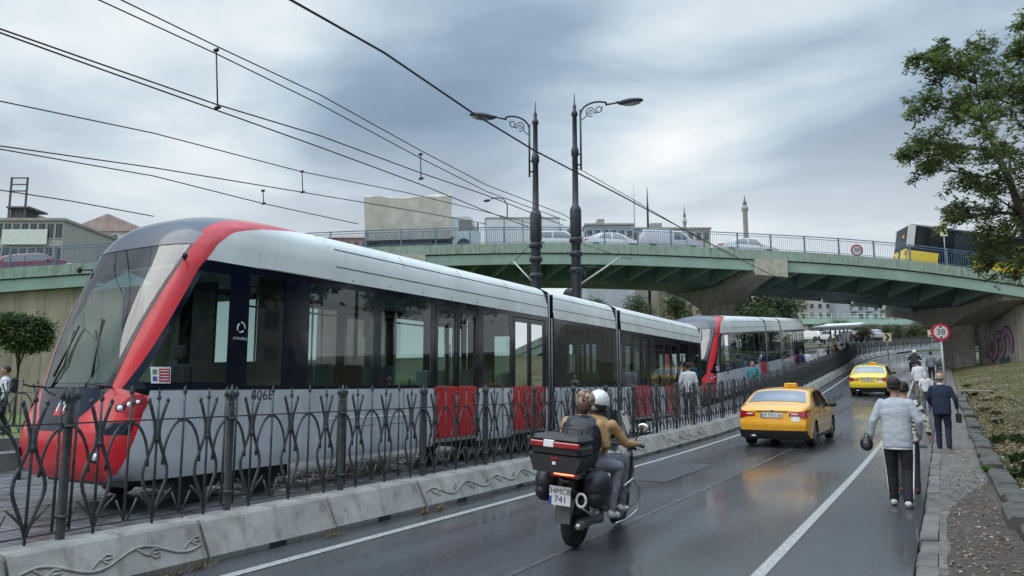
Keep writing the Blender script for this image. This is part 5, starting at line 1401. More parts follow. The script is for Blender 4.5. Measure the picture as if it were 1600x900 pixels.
def make_car(name, spec, paint, label, group=None, taxi=False, simple=False, plate='', cat='car'):
    T = empty(name, (0, 0, 0), 0, label, cat, group); L_, W_ = spec['L'], spec['W']
    top = lambda y: sinterp(spec['top'], y); zb = lambda y: interp(spec['zb'], y)
    belt = lambda y: min(interp(spec['belt'], y), top(y) - .05)
    def Wy(y):
        r = .55
        if y < r: return W_ * (1 - .10 * ((r - y) / r) ** 2.4)
        if y > L_ - .8: return W_ * (1 - .2 * ((y - L_ + .8) / .8) ** 2.4)
        return W_
    def xs(y, z):
        b = belt(y); w = Wy(y); lo = zb(y)
        if z <= b:
            t = (z - lo) / max(.05, (b - lo)); return w * (.95 + .05 * math.sin(min(1, max(0, t)) * math.pi * .8 + .25)) - (.015 if t > .95 else 0)
        return w * (.965) - spec['tum'] * ((z - b) / .5) ** 1.15
    def rear(z): return interp(spec['rear'], z)
    def adj(y, z, x=0):
        f = max(0, 1 - y / .6); yy = y + rear(z) * f - .09 * f * (1 - (x / W_) ** 2) + .09 * f
        g = max(0, (y - L_ + .7) / .7); return yy - .0 * g + .1 * g * (1 - (x / W_) ** 2) - .1 * g
    def tz(y, x):
        xc = xs(y, top(y) - .05); return top(y) - .055 * min(1, abs(x) / max(xc, .1)) ** 3
    NY_, NB, NU, NT = (46, 10, 5, 7) if not simple else (30, 7, 4, 5)
    ys = [L_ * i / NY_ for i in range(NY_ + 1)]
    body = MB()
    def ring(y):
        o = []; b = belt(y); lo = zb(y)
        for i in range(NB + 1): z = lerp(lo, b, i / NB); o.append((xs(y, z), z))
        ct = max(b + .01, top(y) - .055)
        for i in range(1, NU + 1): z = lerp(b, ct, i / NU); o.append((xs(y, z), z))
        xc = o[-1][0]
        for i in range(1, NT + 1): x = xc * (1 - i / NT); o.append((x, tz(y, x)))
        return o
    rings = [ring(y) for y in ys]; K = len(rings[0])
    R_ = spec['wr'] + .045
    for s in (1, -1):
        V = []
        for y, rg in zip(ys, rings):
            for k, (x, z) in enumerate(rg):
                yy = adj(y, z, x)
                if k <= NB:
                    for wy in spec['wheels']:
                        d = math.hypot(yy - wy, z - spec['wr']); 
                        if abs(d - R_) < .05 and z > .1: f = R_ / d; yy = wy + (yy - wy) * f; z = spec['wr'] + (z - spec['wr']) * f
                V.append(Vector((s * x, yy, z)))
        F = []
        for i in range(NY_):
            for k in range(K - 1):
                q = (i*K+k, i*K+k+1, (i+1)*K+k+1, (i+1)*K+k); c = (V[q[0]] + V[q[1]] + V[q[2]] + V[q[3]]) / 4
                if k < NB and any(math.hypot(c.y - wy, c.z - spec['wr']) < R_ - .005 for wy in spec['wheels']): continue
                F.append(q)
        body.add(V, F, 0, True)
        for wy in spec['wheels']:      # arch liners
            n = 14; V = []
            for j in range(n + 1):
                a = math.pi * (-.1 + 1.2 * j / n); V += [Vector((s * (W_ - .02), wy + math.cos(a) * R_, spec['wr'] + math.sin(a) * R_)), Vector((s * (W_ - .3), wy + math.cos(a) * R_, spec['wr'] + math.sin(a) * R_))]
            body.add(V, [(2*j, 2*j+1, 2*j+3, 2*j+2) for j in range(n)], 1, True)
    # rear and front skins: strips across
    for end in (0, NY_):
        rg = rings[end]; NX = 12; V = []; F = []
        for (x, z) in rg:
            for j in range(NX + 1): xx = x * (1 - 2 * j / NX); V.append(Vector((xx, adj(ys[end], z, xx), z)))
        for k in range(K - 1):
            for j in range(NX): F.append((k*(NX+1)+j, k*(NX+1)+j+1, (k+1)*(NX+1)+j+1, (k+1)*(NX+1)+j))
        body.add(V, F, 0, True)
    body.box(-W_ + .1, W_ - .1, .35, L_ - .4, .2, .26, 1)
    bo = body.build('body', [paint, M_trim], T)
    def rearpatch(mb, x0, x1, z0, z1, off, mi, fx=None, nu=6, nv=4):
        def P(u, v):
            x = lerp(x0, x1, u); z = lerp(z0, z1, v)
            if fx: x, z = fx(u, v)
            y = rear(z) - .09 * (1 - (x / W_) ** 2) + .09; return (x, y - off, z)
        mb.surf(P, nu, nv, mi)
    # dark lower bumper insert
    m = MB(); rearpatch(m, -W_ * .93, W_ * .93, .25, .45, .012, 0, nu=12); 
    if taxi: m.tube([(-.55, .08, .30), (-.4, .08, .30)], .03, 8, 1)
    m.build('rear_bumper', [M_trim, M_chrome], T)
    # glass: rear, front, sides
    g = MB(); y0, y1 = spec['glass_r']; wv = .74 if spec is SEDAN else .72
    def RG(u, v):
        y = lerp(y0, y1, v); x = (2 * u - 1) * (xs(y, top(y) - .06) - .09 + .0 * v); return (x, adj(y, tz(y, x), x) - .006, tz(y, x) + .009)
    g.surf(RG, 10, 8); g.build('rear_window', glass('rear_window_glass', (.1, .12, .12), .3) if taxi else G_car, T)
    g = MB(); y0, y1 = spec['glass_f']
    g.surf(lambda u, v: (lambda y, x: (x, y + .006, tz(y, x) + .009))(lerp(y0, y1, v), (2*u-1) * (xs(lerp(y0, y1, v), top(lerp(y0, y1, v)) - .06) - .08)), 8, 6); g.build('windscreen', G_car, T)
    sp = spec['side']
    for s in (1, -1):
        pl = sp; ymid = (sp[1][0] + sp[3][0]) / 2 if len(sp) > 3 else 2
        for (a, b) in ((sp[0][0], ymid - .05), (ymid + .03, sp[-1][0])) if cat != 'van' else ((sp[0][0], sp[-2][0]),):
            g = MB()
            tp = [(p[0], p[1]) for p in sp[1:-1]]
            def lo(y): return belt(y) + .035
            def hi(y):
                if y < sp[1][0]: return lerp(sp[0][1], sp[1][1], (y - sp[0][0]) / max(.01, sp[1][0] - sp[0][0]))
                if y > sp[-2][0]: return lerp(sp[-2][1], sp[-1][1], (y - sp[-2][0]) / max(.01, sp[-1][0] - sp[-2][0]))
                return interp(tp, y)
            g.surf(lambda u, v: (lambda y: (lambda z: (s * (xs(y, z) + .006), y, z))(lerp(lo(y), max(lo(y) + .005, min(hi(y), top(y) - .08)), v)))(lerp(a, b, u)), 8, 4)
            g.build('side_window', G_car, T)
    # lamps
    for s in (1, -1):
        m = MB()
        if spec is SEDAN:
            rearpatch(m, 0, 0, 0, 0, .008, 0, lambda u, v: (s * lerp(.42, W_ * .895, u), lerp(.80 - .02 * u - .10 * max(0, u - .5), .89 + .05 * u, v)), 8, 4)
            m.surf(lambda u, v: (lambda y, z: (s * (xs(y, z) + .008), adj(y, z, xs(y, z)) , z))(lerp(.0, .32, u), lerp(.75 + .1 * u, .93, v)), 5, 3)
            rearpatch(m, 0, 0, 0, 0, .011, 1, lambda u, v: (s * lerp(.47, .62, u), lerp(.845, .875, v)), 3, 2)
        else:
            rearpatch(m, 0, 0, 0, 0, .01, 0, lambda u, v: (s * lerp(W_ * .68, W_ * .9, u), lerp(.8, 1.0 + .1 * u, v)), 4, 4)
        m.build('tail_light', [M_redlamp, M_white], T)
        m = MB(); m.surf(lambda u, v: (lambda y, z: (s * (xs(y, z) + .008), y, z))(lerp(L_ - .42, L_ - .08, u), lerp(.6, .74 - .05 * u, v)), 4, 2); m.build('headlight', mat('headlight_lens', (.7, .72, .74), .08, coat=1), T)
        m = MB(); yy = spec['glass_f'][1] - .28; m.ell((s * (W_ + .09), yy, .99), (.11, .06, .075), 10, 6); m.tube([(s * (W_ - .06), yy + .02, .95), (s * (W_ + .05), yy, .97)], .025, 6); m.build('wing_mirror', M_trim if taxi else paint, T)
    if not simple:
        m = MB(); y = rear(.84)
        def RP(x, z, o): return Vector((x, rear(z) - .09 * (1 - (x / W_) ** 2) + .09 - o, z))
        m.box(-.26, .26, RP(0, .83, .03).y, RP(0, .83, .0).y, .775, .885, 0)
        if plate: m.text(plate, frame((.015, RP(0, .83, .034).y, .83), (1, 0, 0), (0, 0, 1)), .1, 1)
        m.box(-.26, -.225, RP(0, .83, .033).y, RP(0, .83, .0).y, .777, .883, 2)
        m.build('number_plate', [M_plate, M_ink, mat('plate_blue', (.02, .08, .45), .4)], T)
        m = MB(); rearpatch(m, -.4, .4, .90, .925, .012, 0, nu=8, nv=1); m.build('boot_trim', M_trim, T)
        m = MB()
        for s in (1, -1):
            for yy in (ymid, ymid + 1.05 - .0, ymid - .95):
                zt = belt(yy) - .02; m.surf(lambda u, v: (s * (xs(yy, lerp(.3, zt, v)) + .003), yy + lerp(-.006, .006, u), lerp(.34, zt, v)), 1, 8) if all(abs(yy - w) > .4 for w in spec['wheels']) else None
            for yy in (ymid + .12, ymid - .72): m.box(s * (W_ - .0), s * (W_ + .025), yy, yy + .16, .86, .885)
            m.surf(lambda u, v: (s * (xs(lerp(1.35, 3.2, u), .26) + .006), lerp(1.35, 3.2, u), lerp(.21, .3, v)), 8, 1)
        m.build('door_seam', M_trim, T)
    if taxi:
        m = MB(); m.box(-.02, .3, 1.72, 1.9, 1.475, 1.6, 0, bev=.025); m.text('TAKSI', frame((.14, 1.716, 1.545), (1, 0, 0), (0, 0, 1)), .1, 1); m.build('taxi_sign', [mat('taxi_sign_yellow', (.85, .45, .02), .3), mat('sign_brown_ink', (.3, .08, .02), .5)], T)
        m = MB(); m.surf(lambda u, v: (lambda x, z: (x, rear(z) - .09 * (1 - (x / W_) ** 2) + .09 - .008, z))(lerp(.47, .66, u), lerp(.68, .8, v)), 2, 2); m.build('white_sticker', M_white, T)
        m = MB(); m.tube([(0, adj(0, .95, 0) - .012, .955), (0, adj(0, .95, 0) - .02, .957)], .035, 12); m.build('badge', M_chrome, T)
        i = MB()
        for s in (1, -1):
            i.box(s * .15, s * .62, 1.15, 1.3, .6, 1.12, bev=.05); i.box(s * .15, s * .6, 2.1, 2.22, .6, 1.2, bev=.05); i.box(s * .27, s * .47, 2.12, 2.2, 1.22, 1.36, bev=.03)
        i.build('seat', M_trim, T)
    for wy in spec['wheels']:
        for s in (1, -1):
            w = MB(); r = spec['wr']; n = 22 if not simple else 14
            w.lathe([(r - .1, -.09), (r - .02, -.1), (r, -.07), (r, .07), (r - .02, .1), (r - .1, .09)], (s * (W_ - .13), wy, r), n, 0, 'X')
            w.lathe([(.02, .1), (.06, .1), (.07, .075), (r - .12, .06), (r - .09, .085), (r - .09, -.08), (.02, -.08)] if s > 0 else [(.02, -.1), (.06, -.1), (.07, -.075), (r - .12, -.06), (r - .09, -.085), (r - .09, .08), (.02, .08)], (s * (W_ - .13), wy, r), n, 1, 'X')
            if not simple:
                for k in range(5):
                    a = k * 2 * math.pi / 5; xx = s * (W_ - .05); w.bar((xx, wy, r), (xx, wy + math.cos(a) * (r - .1), r + math.sin(a) * (r - .1)), .05, .025, 1, up=(1, 0, 0))
            w.build('wheel', [M_rubber, M_rim], T)
    return T
def pitch_at(x, y, L_=4.5): return math.atan2(zp(y + L_) - zp(y), L_)
def place(o, x, y, rz=0, z=None):
    o.location = (x, y, zp(y) + .006 if z is None else z); o.rotation_euler = (pitch_at(x, y), 0, rz); return o
P_taxi = mat('taxi_orange_yellow', (.86, .40, .012), .28, var=.03, coat=1, scale=1); P_taxi2 = mat('taxi_yellow', (.82, .60, .02), .28, var=.03, coat=1, scale=1)
t1 = make_car('taxi', SEDAN, P_taxi, 'orange yellow taxi saloon with small roof sign driving away on the wet road', taxi=True, plate='34 TDU 56', cat='taxi')
t1['label'] = 'orange yellow taxi saloon nearer the motorcycle on the wet road'
q = PD(1207, 688, 18.9); place(t1, q.x + .0, q.y, R(-2))
t2 = make_car('taxi', SEDAN, P_taxi2, 'lemon yellow taxi saloon farther up the wet road', taxi=True, plate='34 TBL 80', cat='taxi')
q = PD(1357, 615, 36.5); place(t2, q.x, q.y, R(-1))
# on the flyover
def on_bridge(o, px, off, flip=False, dz=0.0):
    s = bs_at(px); p, t, nr = bfr(s, off, DK + .01 + dz); o.location = p
    a = math.atan2(t.y, t.x) - math.pi / 2; q = bfr(s + 1, off, DK)[0] - p; o.rotation_euler = (math.atan2(q.z, 1) * (-1 if flip else 1), 0, a + (math.pi if flip else 0)); return o
C = lambda n, c: mat(n, c, .3, var=.03, coat=.8, scale=1)
P_maroon = C('maroon_paint', (.16, .02, .045)); P_silver = C('silver_car_paint', (.45, .47, .5)); P_wh = C('white_car_paint', (.7, .72, .73)); P_grey = C('grey_car_paint', (.2, .21, .22)); P_blk = C('black_car_paint', (.02, .02, .022))
for nm, spec, pt, lab, px, off, flip, cat in (('parked_car', HATCH, P_maroon, 'maroon hatchback on the left end of the flyover', -20, 3.0, False, 'car'),
    ('white_car', HATCH, P_wh, 'small white car on the flyover between the lamp posts and the box truck', 830, 2.4, False, 'car'),
    ('white_car', SEDAN, P_wh, 'white saloon low behind the railing just right of the lamp posts', 912, 2.4, False, 'car'),
    ('silver_car', VAN, P_silver, 'silver people carrier on the flyover in front of the long low building', 1012, 2.4, False, 'car'),
    ('white_car', SEDAN, P_wh, 'white saloon on the flyover below the taller minaret', 1133, 2.4, False, 'car'),
    ('black_car', SEDAN, P_blk, 'black car on the far lane showing its low bonnet behind the white saloon', 1160, 7.0, False, 'car')):
    on_bridge(make_car(nm if nm != 'parked_car' else 'maroon_car', spec, pt, lab, None, simple=True, cat=cat), px, off, flip)
# lorries and bus: length along local +Y, wheels on z = 0
def wheelset(T, ys, W_, r=.48):
    for y in ys:
        for s in (1, -1):
            w = MB(); w.lathe([(r - .16, -.13), (r - .03, -.14), (r, -.1), (r, .1), (r - .03, .14), (r - .16, .13)], (s * (W_ - .16), y, r), 18, 0, 'X'); w.lathe([(.03, -.12), (r - .15, -.1), (r - .15, .1), (.03, .12)], (s * (W_ - .16), y, r), 14, 1, 'X'); w.build('wheel', [M_rubber, M_rim], T)
def lorry(name, label, L_, box_h, cab_paint, box_mat, tarp):
    T = empty(name, (0, 0, 0), 0, label, 'lorry'); W_ = 1.2; yb = L_ - 2.0
    m = MB(); m.box(-.45, .45, .2, L_ - .5, .6, .85, 0); m.box(-W_ + .1, W_ - .1, 1.4, yb - 1.4, .5, .9, 0)
    for y in (1.0, 3.2): m.box(-W_, W_, y, y + .1, .5, 1.05, 0)
    m.build('chassis', M_trim, T)
    b = MB()
    if tarp:
        rn = random.Random(2); n = 14; V = []; F = []
        prof = [(-W_, 1.05), (-W_ - .02, 2.2), (-W_ + .02, box_h - .1), (-W_ + .25, box_h), (0, box_h + .04), (W_ - .25, box_h), (W_ - .02, box_h - .1), (W_ + .02, 2.2), (W_, 1.05)]
        for i in range(n + 1):
            y = lerp(0, yb - .1, i / n)
            for x, z in prof: V.append((x + rn.uniform(-.035, .035), y + (rn.uniform(-.03, .3) if i in (n,) else 0), z + (rn.uniform(-.06, .06) if z > 2 else 0) - (.12 * math.sin(i / n * math.pi) if z > 3 else 0)))
        for i in range(n):
            for j in range(8): F.append((i*9+j, i*9+j+1, (i+1)*9+j+1, (i+1)*9+j))
        F += [tuple(range(9)), tuple(range(n*9+8, n*9-1, -1))]; b.add(V, F)
        b.build('tarpaulin', box_mat, T)
        d = MB(); d.box(-W_ - .03, W_ + .03, -.03, yb - .05, .95, 1.5); 
        for i in range(7): y = .1 + i * (yb - .3) / 6; d.box(-W_ - .06, -W_ - .03, y, y + .06, .95, 1.5); d.box(W_ + .03, W_ + .06, y, y + .06, .95, 1.5)
        d.build('dropside', mat('dropside_grey', (.35, .36, .35), .6), T)
    else:
        b.box(-W_, W_, 0, yb - .1, 1.0, box_h, bev=.04)
        for y in [i * (yb - .1) / 4 for i in range(5)]:
            for s in (1, -1): b.box(s * W_, s * (W_ + .015), max(0, y - .04), min(yb - .1, y + .04), 1.02, box_h, 1)
        b.box(-W_ - .02, W_ + .02, -.02, yb - .08, box_h - .1, box_h + .03, 1); b.box(-W_ - .02, W_ + .02, -.02, yb - .08, .95, 1.06, 1)
        b.build('cargo_box', [box_mat, mat('box_edge_trim', (.3, .27, .26), .5)], T)
    c = MB(); pr = [(yb + .02, .5), (L_ - .1, .5), (L_, .65), (L_, 1.35), (L_ - .12, 1.5), (L_ - .5, 2.35), (L_ - .75, 2.5), (yb + .02, 2.5)]
    c.prism([(a, z) for a, z in pr], -1.08, 1.08); cb = c.build('cab', cab_paint, T)
    w = MB(); w.add([(-.98, L_ - .14 + .03, 1.55), (.98, L_ - .11, 1.55), (.9, L_ - .47, 2.3), (-.9, L_ - .5 + .03, 2.3)], [(0, 1, 2, 3)])
    w.build('windscreen', G_car, cb)
    for s in (1, -1):
        w = MB(); w.add([(s * 1.084, yb + .5, 1.5), (s * 1.084, L_ - .35, 1.5), (s * 1.084, L_ - .62, 2.25), (s * 1.084, yb + .5, 2.25)], [(0, 1, 2, 3)]); w.build('side_window', G_car, cb)
        w = MB(); w.box(s * 1.1, s * 1.3, L_ - .2, L_ - .12, 1.5, 2.0, bev=.02); w.bar((s * 1.05, L_ - .2, 1.9), (s * 1.2, L_ - .16, 1.9), .03); w.build('wing_mirror', M_trim, cb)
    wheelset(T, (1.5, L_ - 1.2), W_)
    for s in (1, -1): m = MB(); m.box(s * .7, s * 1.1, -.05, 0, .75, .9); m.build('tail_light', M_redlamp, T)
    return T
L1 = lorry('tarpaulin_lorry', 'lorry with a sagging beige tarpaulin load cover and pale teal cab on the flyover', 7.9, 4.15, C('pale_teal_paint', (.45, .55, .55)), mat('beige_tarpaulin', (.5, .47, .41), .7, var=.12, scale=1.2, bump=.6, bscale=3), True)
on_bridge(L1, 574, 2.5)
L2 = lorry('box_lorry', 'white box lorry with dark edges on the flyover directly behind the left lamp post', 7.6, 3.05, P_wh, mat('box_panel_white', (.6, .63, .64), .5, var=.06, scale=1), False)
on_bridge(L2, 762, 5.6)
V3 = make_car('blue_van', dict(VAN, L=4.9, top=[(a, z + .12) for a, z in VAN['top']]), C('dark_blue_paint', (.02, .04, .1)), 'dark blue van with a round white emblem on the flyover right of the lamp posts', simple=True, cat='van')
on_bridge(V3, 928, 5.8)
m = MB(); m.tube([(.95, 1.0, 1.25), (.955, 1.0, 1.25)], .17, 16, 0); m.tube([(.955, 1.0, 1.25), (.96, 1.0, 1.25)], .1, 14, 1); m.box(.94, .952, 1.6, 2.6, 1.24, 1.36, 0)
m.build('emblem', [M_white, C('dark_blue_paint', (.02, .04, .1))], V3)
def bus(name, label, L_=12, paint=None, simple=False):
    T = empty(name, (0, 0, 0), 0, label, 'bus'); W_ = 1.27; Hh = 3.1; navy = mat('bus_navy_black', (.010, .015, .03), .3, spec=.25); yel = mat('bus_yellow', (.85, .62, .02), .35, coat=.5, var=.05); ivory = mat('bus_ivory', (.62, .62, .58), .4, var=.06)
    b = MB(); b.box(-W_, W_, 0, L_, .35, Hh, 0, bev=.08); b.box(-W_ + .15, W_ - .15, .2, L_ - .2, Hh, Hh + .12, 2, bev=.04); b.box(-.8, .8, .8, 2.6, Hh + .1, Hh + .32, 2, bev=.05)
    for s in (1, -1):
        b.box(s * W_, s * (W_ + .008), .02, 2.1, .4, 1.35, 1); b.box(s * W_, s * (W_ + .008), 4.4, 8.2, .4, 1.25, 1); b.box(s * (W_ - .16), s * (W_ + .006), -.006, .45, 1.62, Hh - .03, 2)
        b.box(s * W_, s * (W_ + .007), 9.6, L_ - .1, .4, 1.3, 1)
    b.box(-W_ + .02, -.25, -.008, 0, .5, 1.45, 1); b.box(.1, W_ - .02, -.008, 0, .5, 1.45, 1); b.box(-.25, .1, -.006, 0, .5, 1.4, 3)
    b.build('body', [navy, yel, ivory, M_trim], T)
    for s in (1, -1):
        for (y0, y1) in ((.6, 2.2), (2.3, 3.8), (4.4, 6.2), (6.3, 8.1), (9.4, 11.0)) : w = MB(); w.box(s * (W_ + .004), s * (W_ + .012), y0, y1, 1.55, 2.7); w.build('window', mat('bus_dark_glass', (.012, .018, .022), .15, var=.3, spec=.3), T)
        for y0 in (3.0, 8.3): d = MB(); d.box(s * (W_ + .006), s * (W_ + .016), y0 + .05, y0 + 1.2, .45, 2.75) if s > 0 else d.box(s * (W_ + .006), s * (W_ + .01), y0 + .05, y0 + 1.2, .45, 1.5); d.build('door', mat('bus_door', (.03, .04, .05), .2), T)
        m = MB(); m.box(s * .95, s * 1.2, -.02, -.005, 1.0, 1.3); m.build('tail_light', M_redlamp, T)
    w = MB(); w.box(-W_ + .25, W_ - .25, -.012, -.003, 1.7, 2.85); w.build('rear_window', mat('bus_dark_glass', (.012, .018, .022), .15, var=.3, spec=.3), T)
    d = MB(); d.box(.15, .75, -.02, -.012, 2.2, 2.5, 0); d.text('47', frame((.45, -.024, 2.35), (1, 0, 0), (0, 0, 1)), .3, 1); d.build('line_display', [M_black, mat('display_amber', (.9, .25, .03), .4, emit=1.2)], T)
    wheelset(T, (2.9, L_ - 2.7), W_)
    return T
BUS = bus('city_bus', 'navy and yellow city bus on the right end of the flyover by the tree')
on_bridge(BUS, 1430, 3.2); BUS.scale = (1, 1, 1.06)
# white tram-stop shelter beyond the second tram
def shelter():
    a = along(63, -7.3, .3); T = empty('tram_stop_shelter', tuple(a), 0, 'white flat-roofed tram stop shelter beyond the second tram', 'shelter'); sl = math.atan2(zp(76) - zp(63), 13); T.rotation_euler = (sl, 0, 0)
    m = MB()
    for k in range(3): m.box(-1.6, 1.3, k * 4.6, k * 4.6 + 4.3, 2.75, 2.95, bev=.04); m.box(-1.7, 1.4, k * 4.6 - .05, k * 4.6 + 4.35, 2.9, 3.0)
    m.build('roof', M_white, T)
    for k in range(5): m = MB(); m.tube([(-.1, .4 + k * 3.2, 0), (-.1, .4 + k * 3.2, 2.8)], .07, 8); m.build('post', M_chrome, T)
    m = MB(); m.box(-.14, -.1, .5, 3.4, .4, 1.9, 0); m.box(-.14, -.1, 7, 9.5, .5, 2.0, 1); m.build('panel', [mat('poster_yellow', (.7, .55, .08), .5), mat('poster_blue', (.1, .2, .4), .5)], T)
shelter()
# parked cars far behind the fence
rp = random.Random(8)
PC = {}
names = [('white', P_wh), ('silver', P_silver), ('dark grey', P_grey), ('maroon', P_maroon), ('black', P_blk)]
row = [(1288, 108, 0), (1300, 114, 1), (1312, 104, 0), (1326, 112, 2), (1338, 106, 0), (1352, 116, 1), (1366, 108, 3), (1380, 118, 0), (1395, 110, 2), (1408, 121, 0), (1422, 114, 1), (1436, 124, 0), (1450, 118, 4), (1464, 126, 1), (1344, 96, 4), (1375, 99, 1)]
for px, D, k in row:
    if k not in PC: o = PC[k] = make_car(names[k][0].replace(' ', '_') + '_car', HATCH, names[k][1], '', 'cars parked beyond the fence', simple=True)
    else: o = copy_tree(PC[k])
    o['label'] = f'{names[k][0]} car in the crowded car park seen under the flyover'
    q = PD(px, 560, D); o.location = (q.x, q.y, H(q.x, q.y) + .08 + .35); o.rotation_euler = (pitch_at(q.x, q.y), 0, R(rp.choice((60, 70, -110, 40))))
# ---------------------------------------------------------------- signs
def post_sign(name, label, loc, h, tilt=0):
    T = empty(name, tuple(loc), 0, label, 'road sign'); m = MB(); m.tube([(0, 0, 0), (tilt, 0, h)], .035, 8); m.build('pole', mat('galvanised_pole', (.42, .43, .44), .45, .5), T); return T
q = PD(1483, 690, 20.5); g0 = zp(q.y) + .12
q = PD(1482, 655, 25); g0 = zp(q.y) + .12
S1_ = post_sign('height_limit_sign', 'round red-rimmed height limit sign on a pale pole in front of the pier', (q.x, q.y, g0), PD(1478, 507, 25).z - g0, -.05)
def disc_sign(T, h, r, txt, tri=True, x=-.05, face=YAW):
    m = MB(); Mx = Matrix.Translation((x, 0, h)) @ Matrix.Rotation(face, 4, 'Z') @ Matrix.Rotation(R(90), 4, 'X'); m.M = Mx
    m.lathe([(0.001, .0), (r, .0), (r, .02), (.001, .02)], (0, 0, .03), 28, 0, sm=False); m.lathe([(.001, 0), (r * .74, 0), (r * .74, .004), (.001, .004)], (0, 0, .05), 28, 1, sm=False)
    if tri:
        for sg in (1, -1): m.add([(-r * .2, sg * r * .68, .057), (r * .2, sg * r * .68, .057), (0, sg * r * .42, .057)], [(0, 1, 2)], 2)
    m.text(txt, Matrix.Translation((0, 0, .058)), r * .95, 2); m.build('sign_disc', [mat('sign_red', (.6, .03, .06), .35), M_white, M_ink], T)
    b = MB(); b.M = Mx; b.box(-.06, .06, -r * .5, r * .5, -.0, .03); b.build('sign_bracket', M_chrome, T)
disc_sign(S1_, PD(1478, 519, 25).z - g0, .3, '38', face=R(20))
def chevron(px, py_c, D, w, h, label, gz, left=False, face=None):
    c = PD(px, py_c, D); T = post_sign('chevron_sign', label, (c.x, c.y, gz), c.z - gz + h * .4); m = MB(); m.M = Matrix.Translation((0, -.05, c.z - gz)) @ Matrix.Rotation(YAW if face is None else face, 4, 'Z') @ Matrix.Rotation(R(90), 4, 'X')
    m.box(-w/2, w/2, -h/2, h/2, 0, .03, 0); s = -1 if left else 1
    m.add([(s*a*w, b*h, .034) for a, b in ((-.3, .4), (-.02, .4), (.3, 0), (-.02, -.4), (-.3, -.4), (.0, 0))], [(0, 5, 2, 1), (5, 4, 3, 2)], 1); m.build('sign_plate', [mat('chevron_ivory', (.75, .66, .42), .5), M_black], T)
c = PD(1386, 527, 66); chevron(1386, 527, 66, .75, .75, 'square chevron sign pointing right by the fence bend', zp(c.y) - .1)
c = PD(1456, 522, 84); chevron(1456, 521, 84, .95, .8, 'farther tilted chevron sign on the grass verge', H(c.x, c.y))
p, t, nr = bfr(bs_at(1474), .6, DK)
chevron(1474, 358, (p - Vector((0, 0, CH))).dot(Vector((-math.sin(YAW), math.cos(YAW), 0))), .5, 1.0, 'narrow chevron sign pointing left on the flyover beside the bus', p.z, left=True)
p, t, nr = bfr(bs_at(1345), .5, DK); S2_ = post_sign('speed_limit_sign', 'round red-rimmed speed sign behind the flyover railing left of the bus', p, 1.0); disc_sign(S2_, .75, .42, '30', False, 0)
# flyover lamp
p, t, nr = bfr(bs_at(812), 11, 0)
T = empty('flyover_lamp', tuple(p), 0, 'small hooked street lamp on the flyover behind the box lorry', 'lamp post'); m = MB(); h = PD(800, 308, 60).z - p.z; ax = -Vector((math.cos(YAW), math.sin(YAW), 0))
m.tube([(0, 0, 0), (0, 0, h - .6), tuple(ax * .3 + Vector((0, 0, h - .1))), tuple(ax * .9 + Vector((0, 0, h))), tuple(ax * 1.4 + Vector((0, 0, h - .1)))], .05, 7); m.build('pole', M_pole, T)
m = MB(); m.ell(ax * 1.7 + Vector((0, 0, h - .25)), (.35, .15, .12), 10, 6); m.build('lamp_head', M_pole, T)
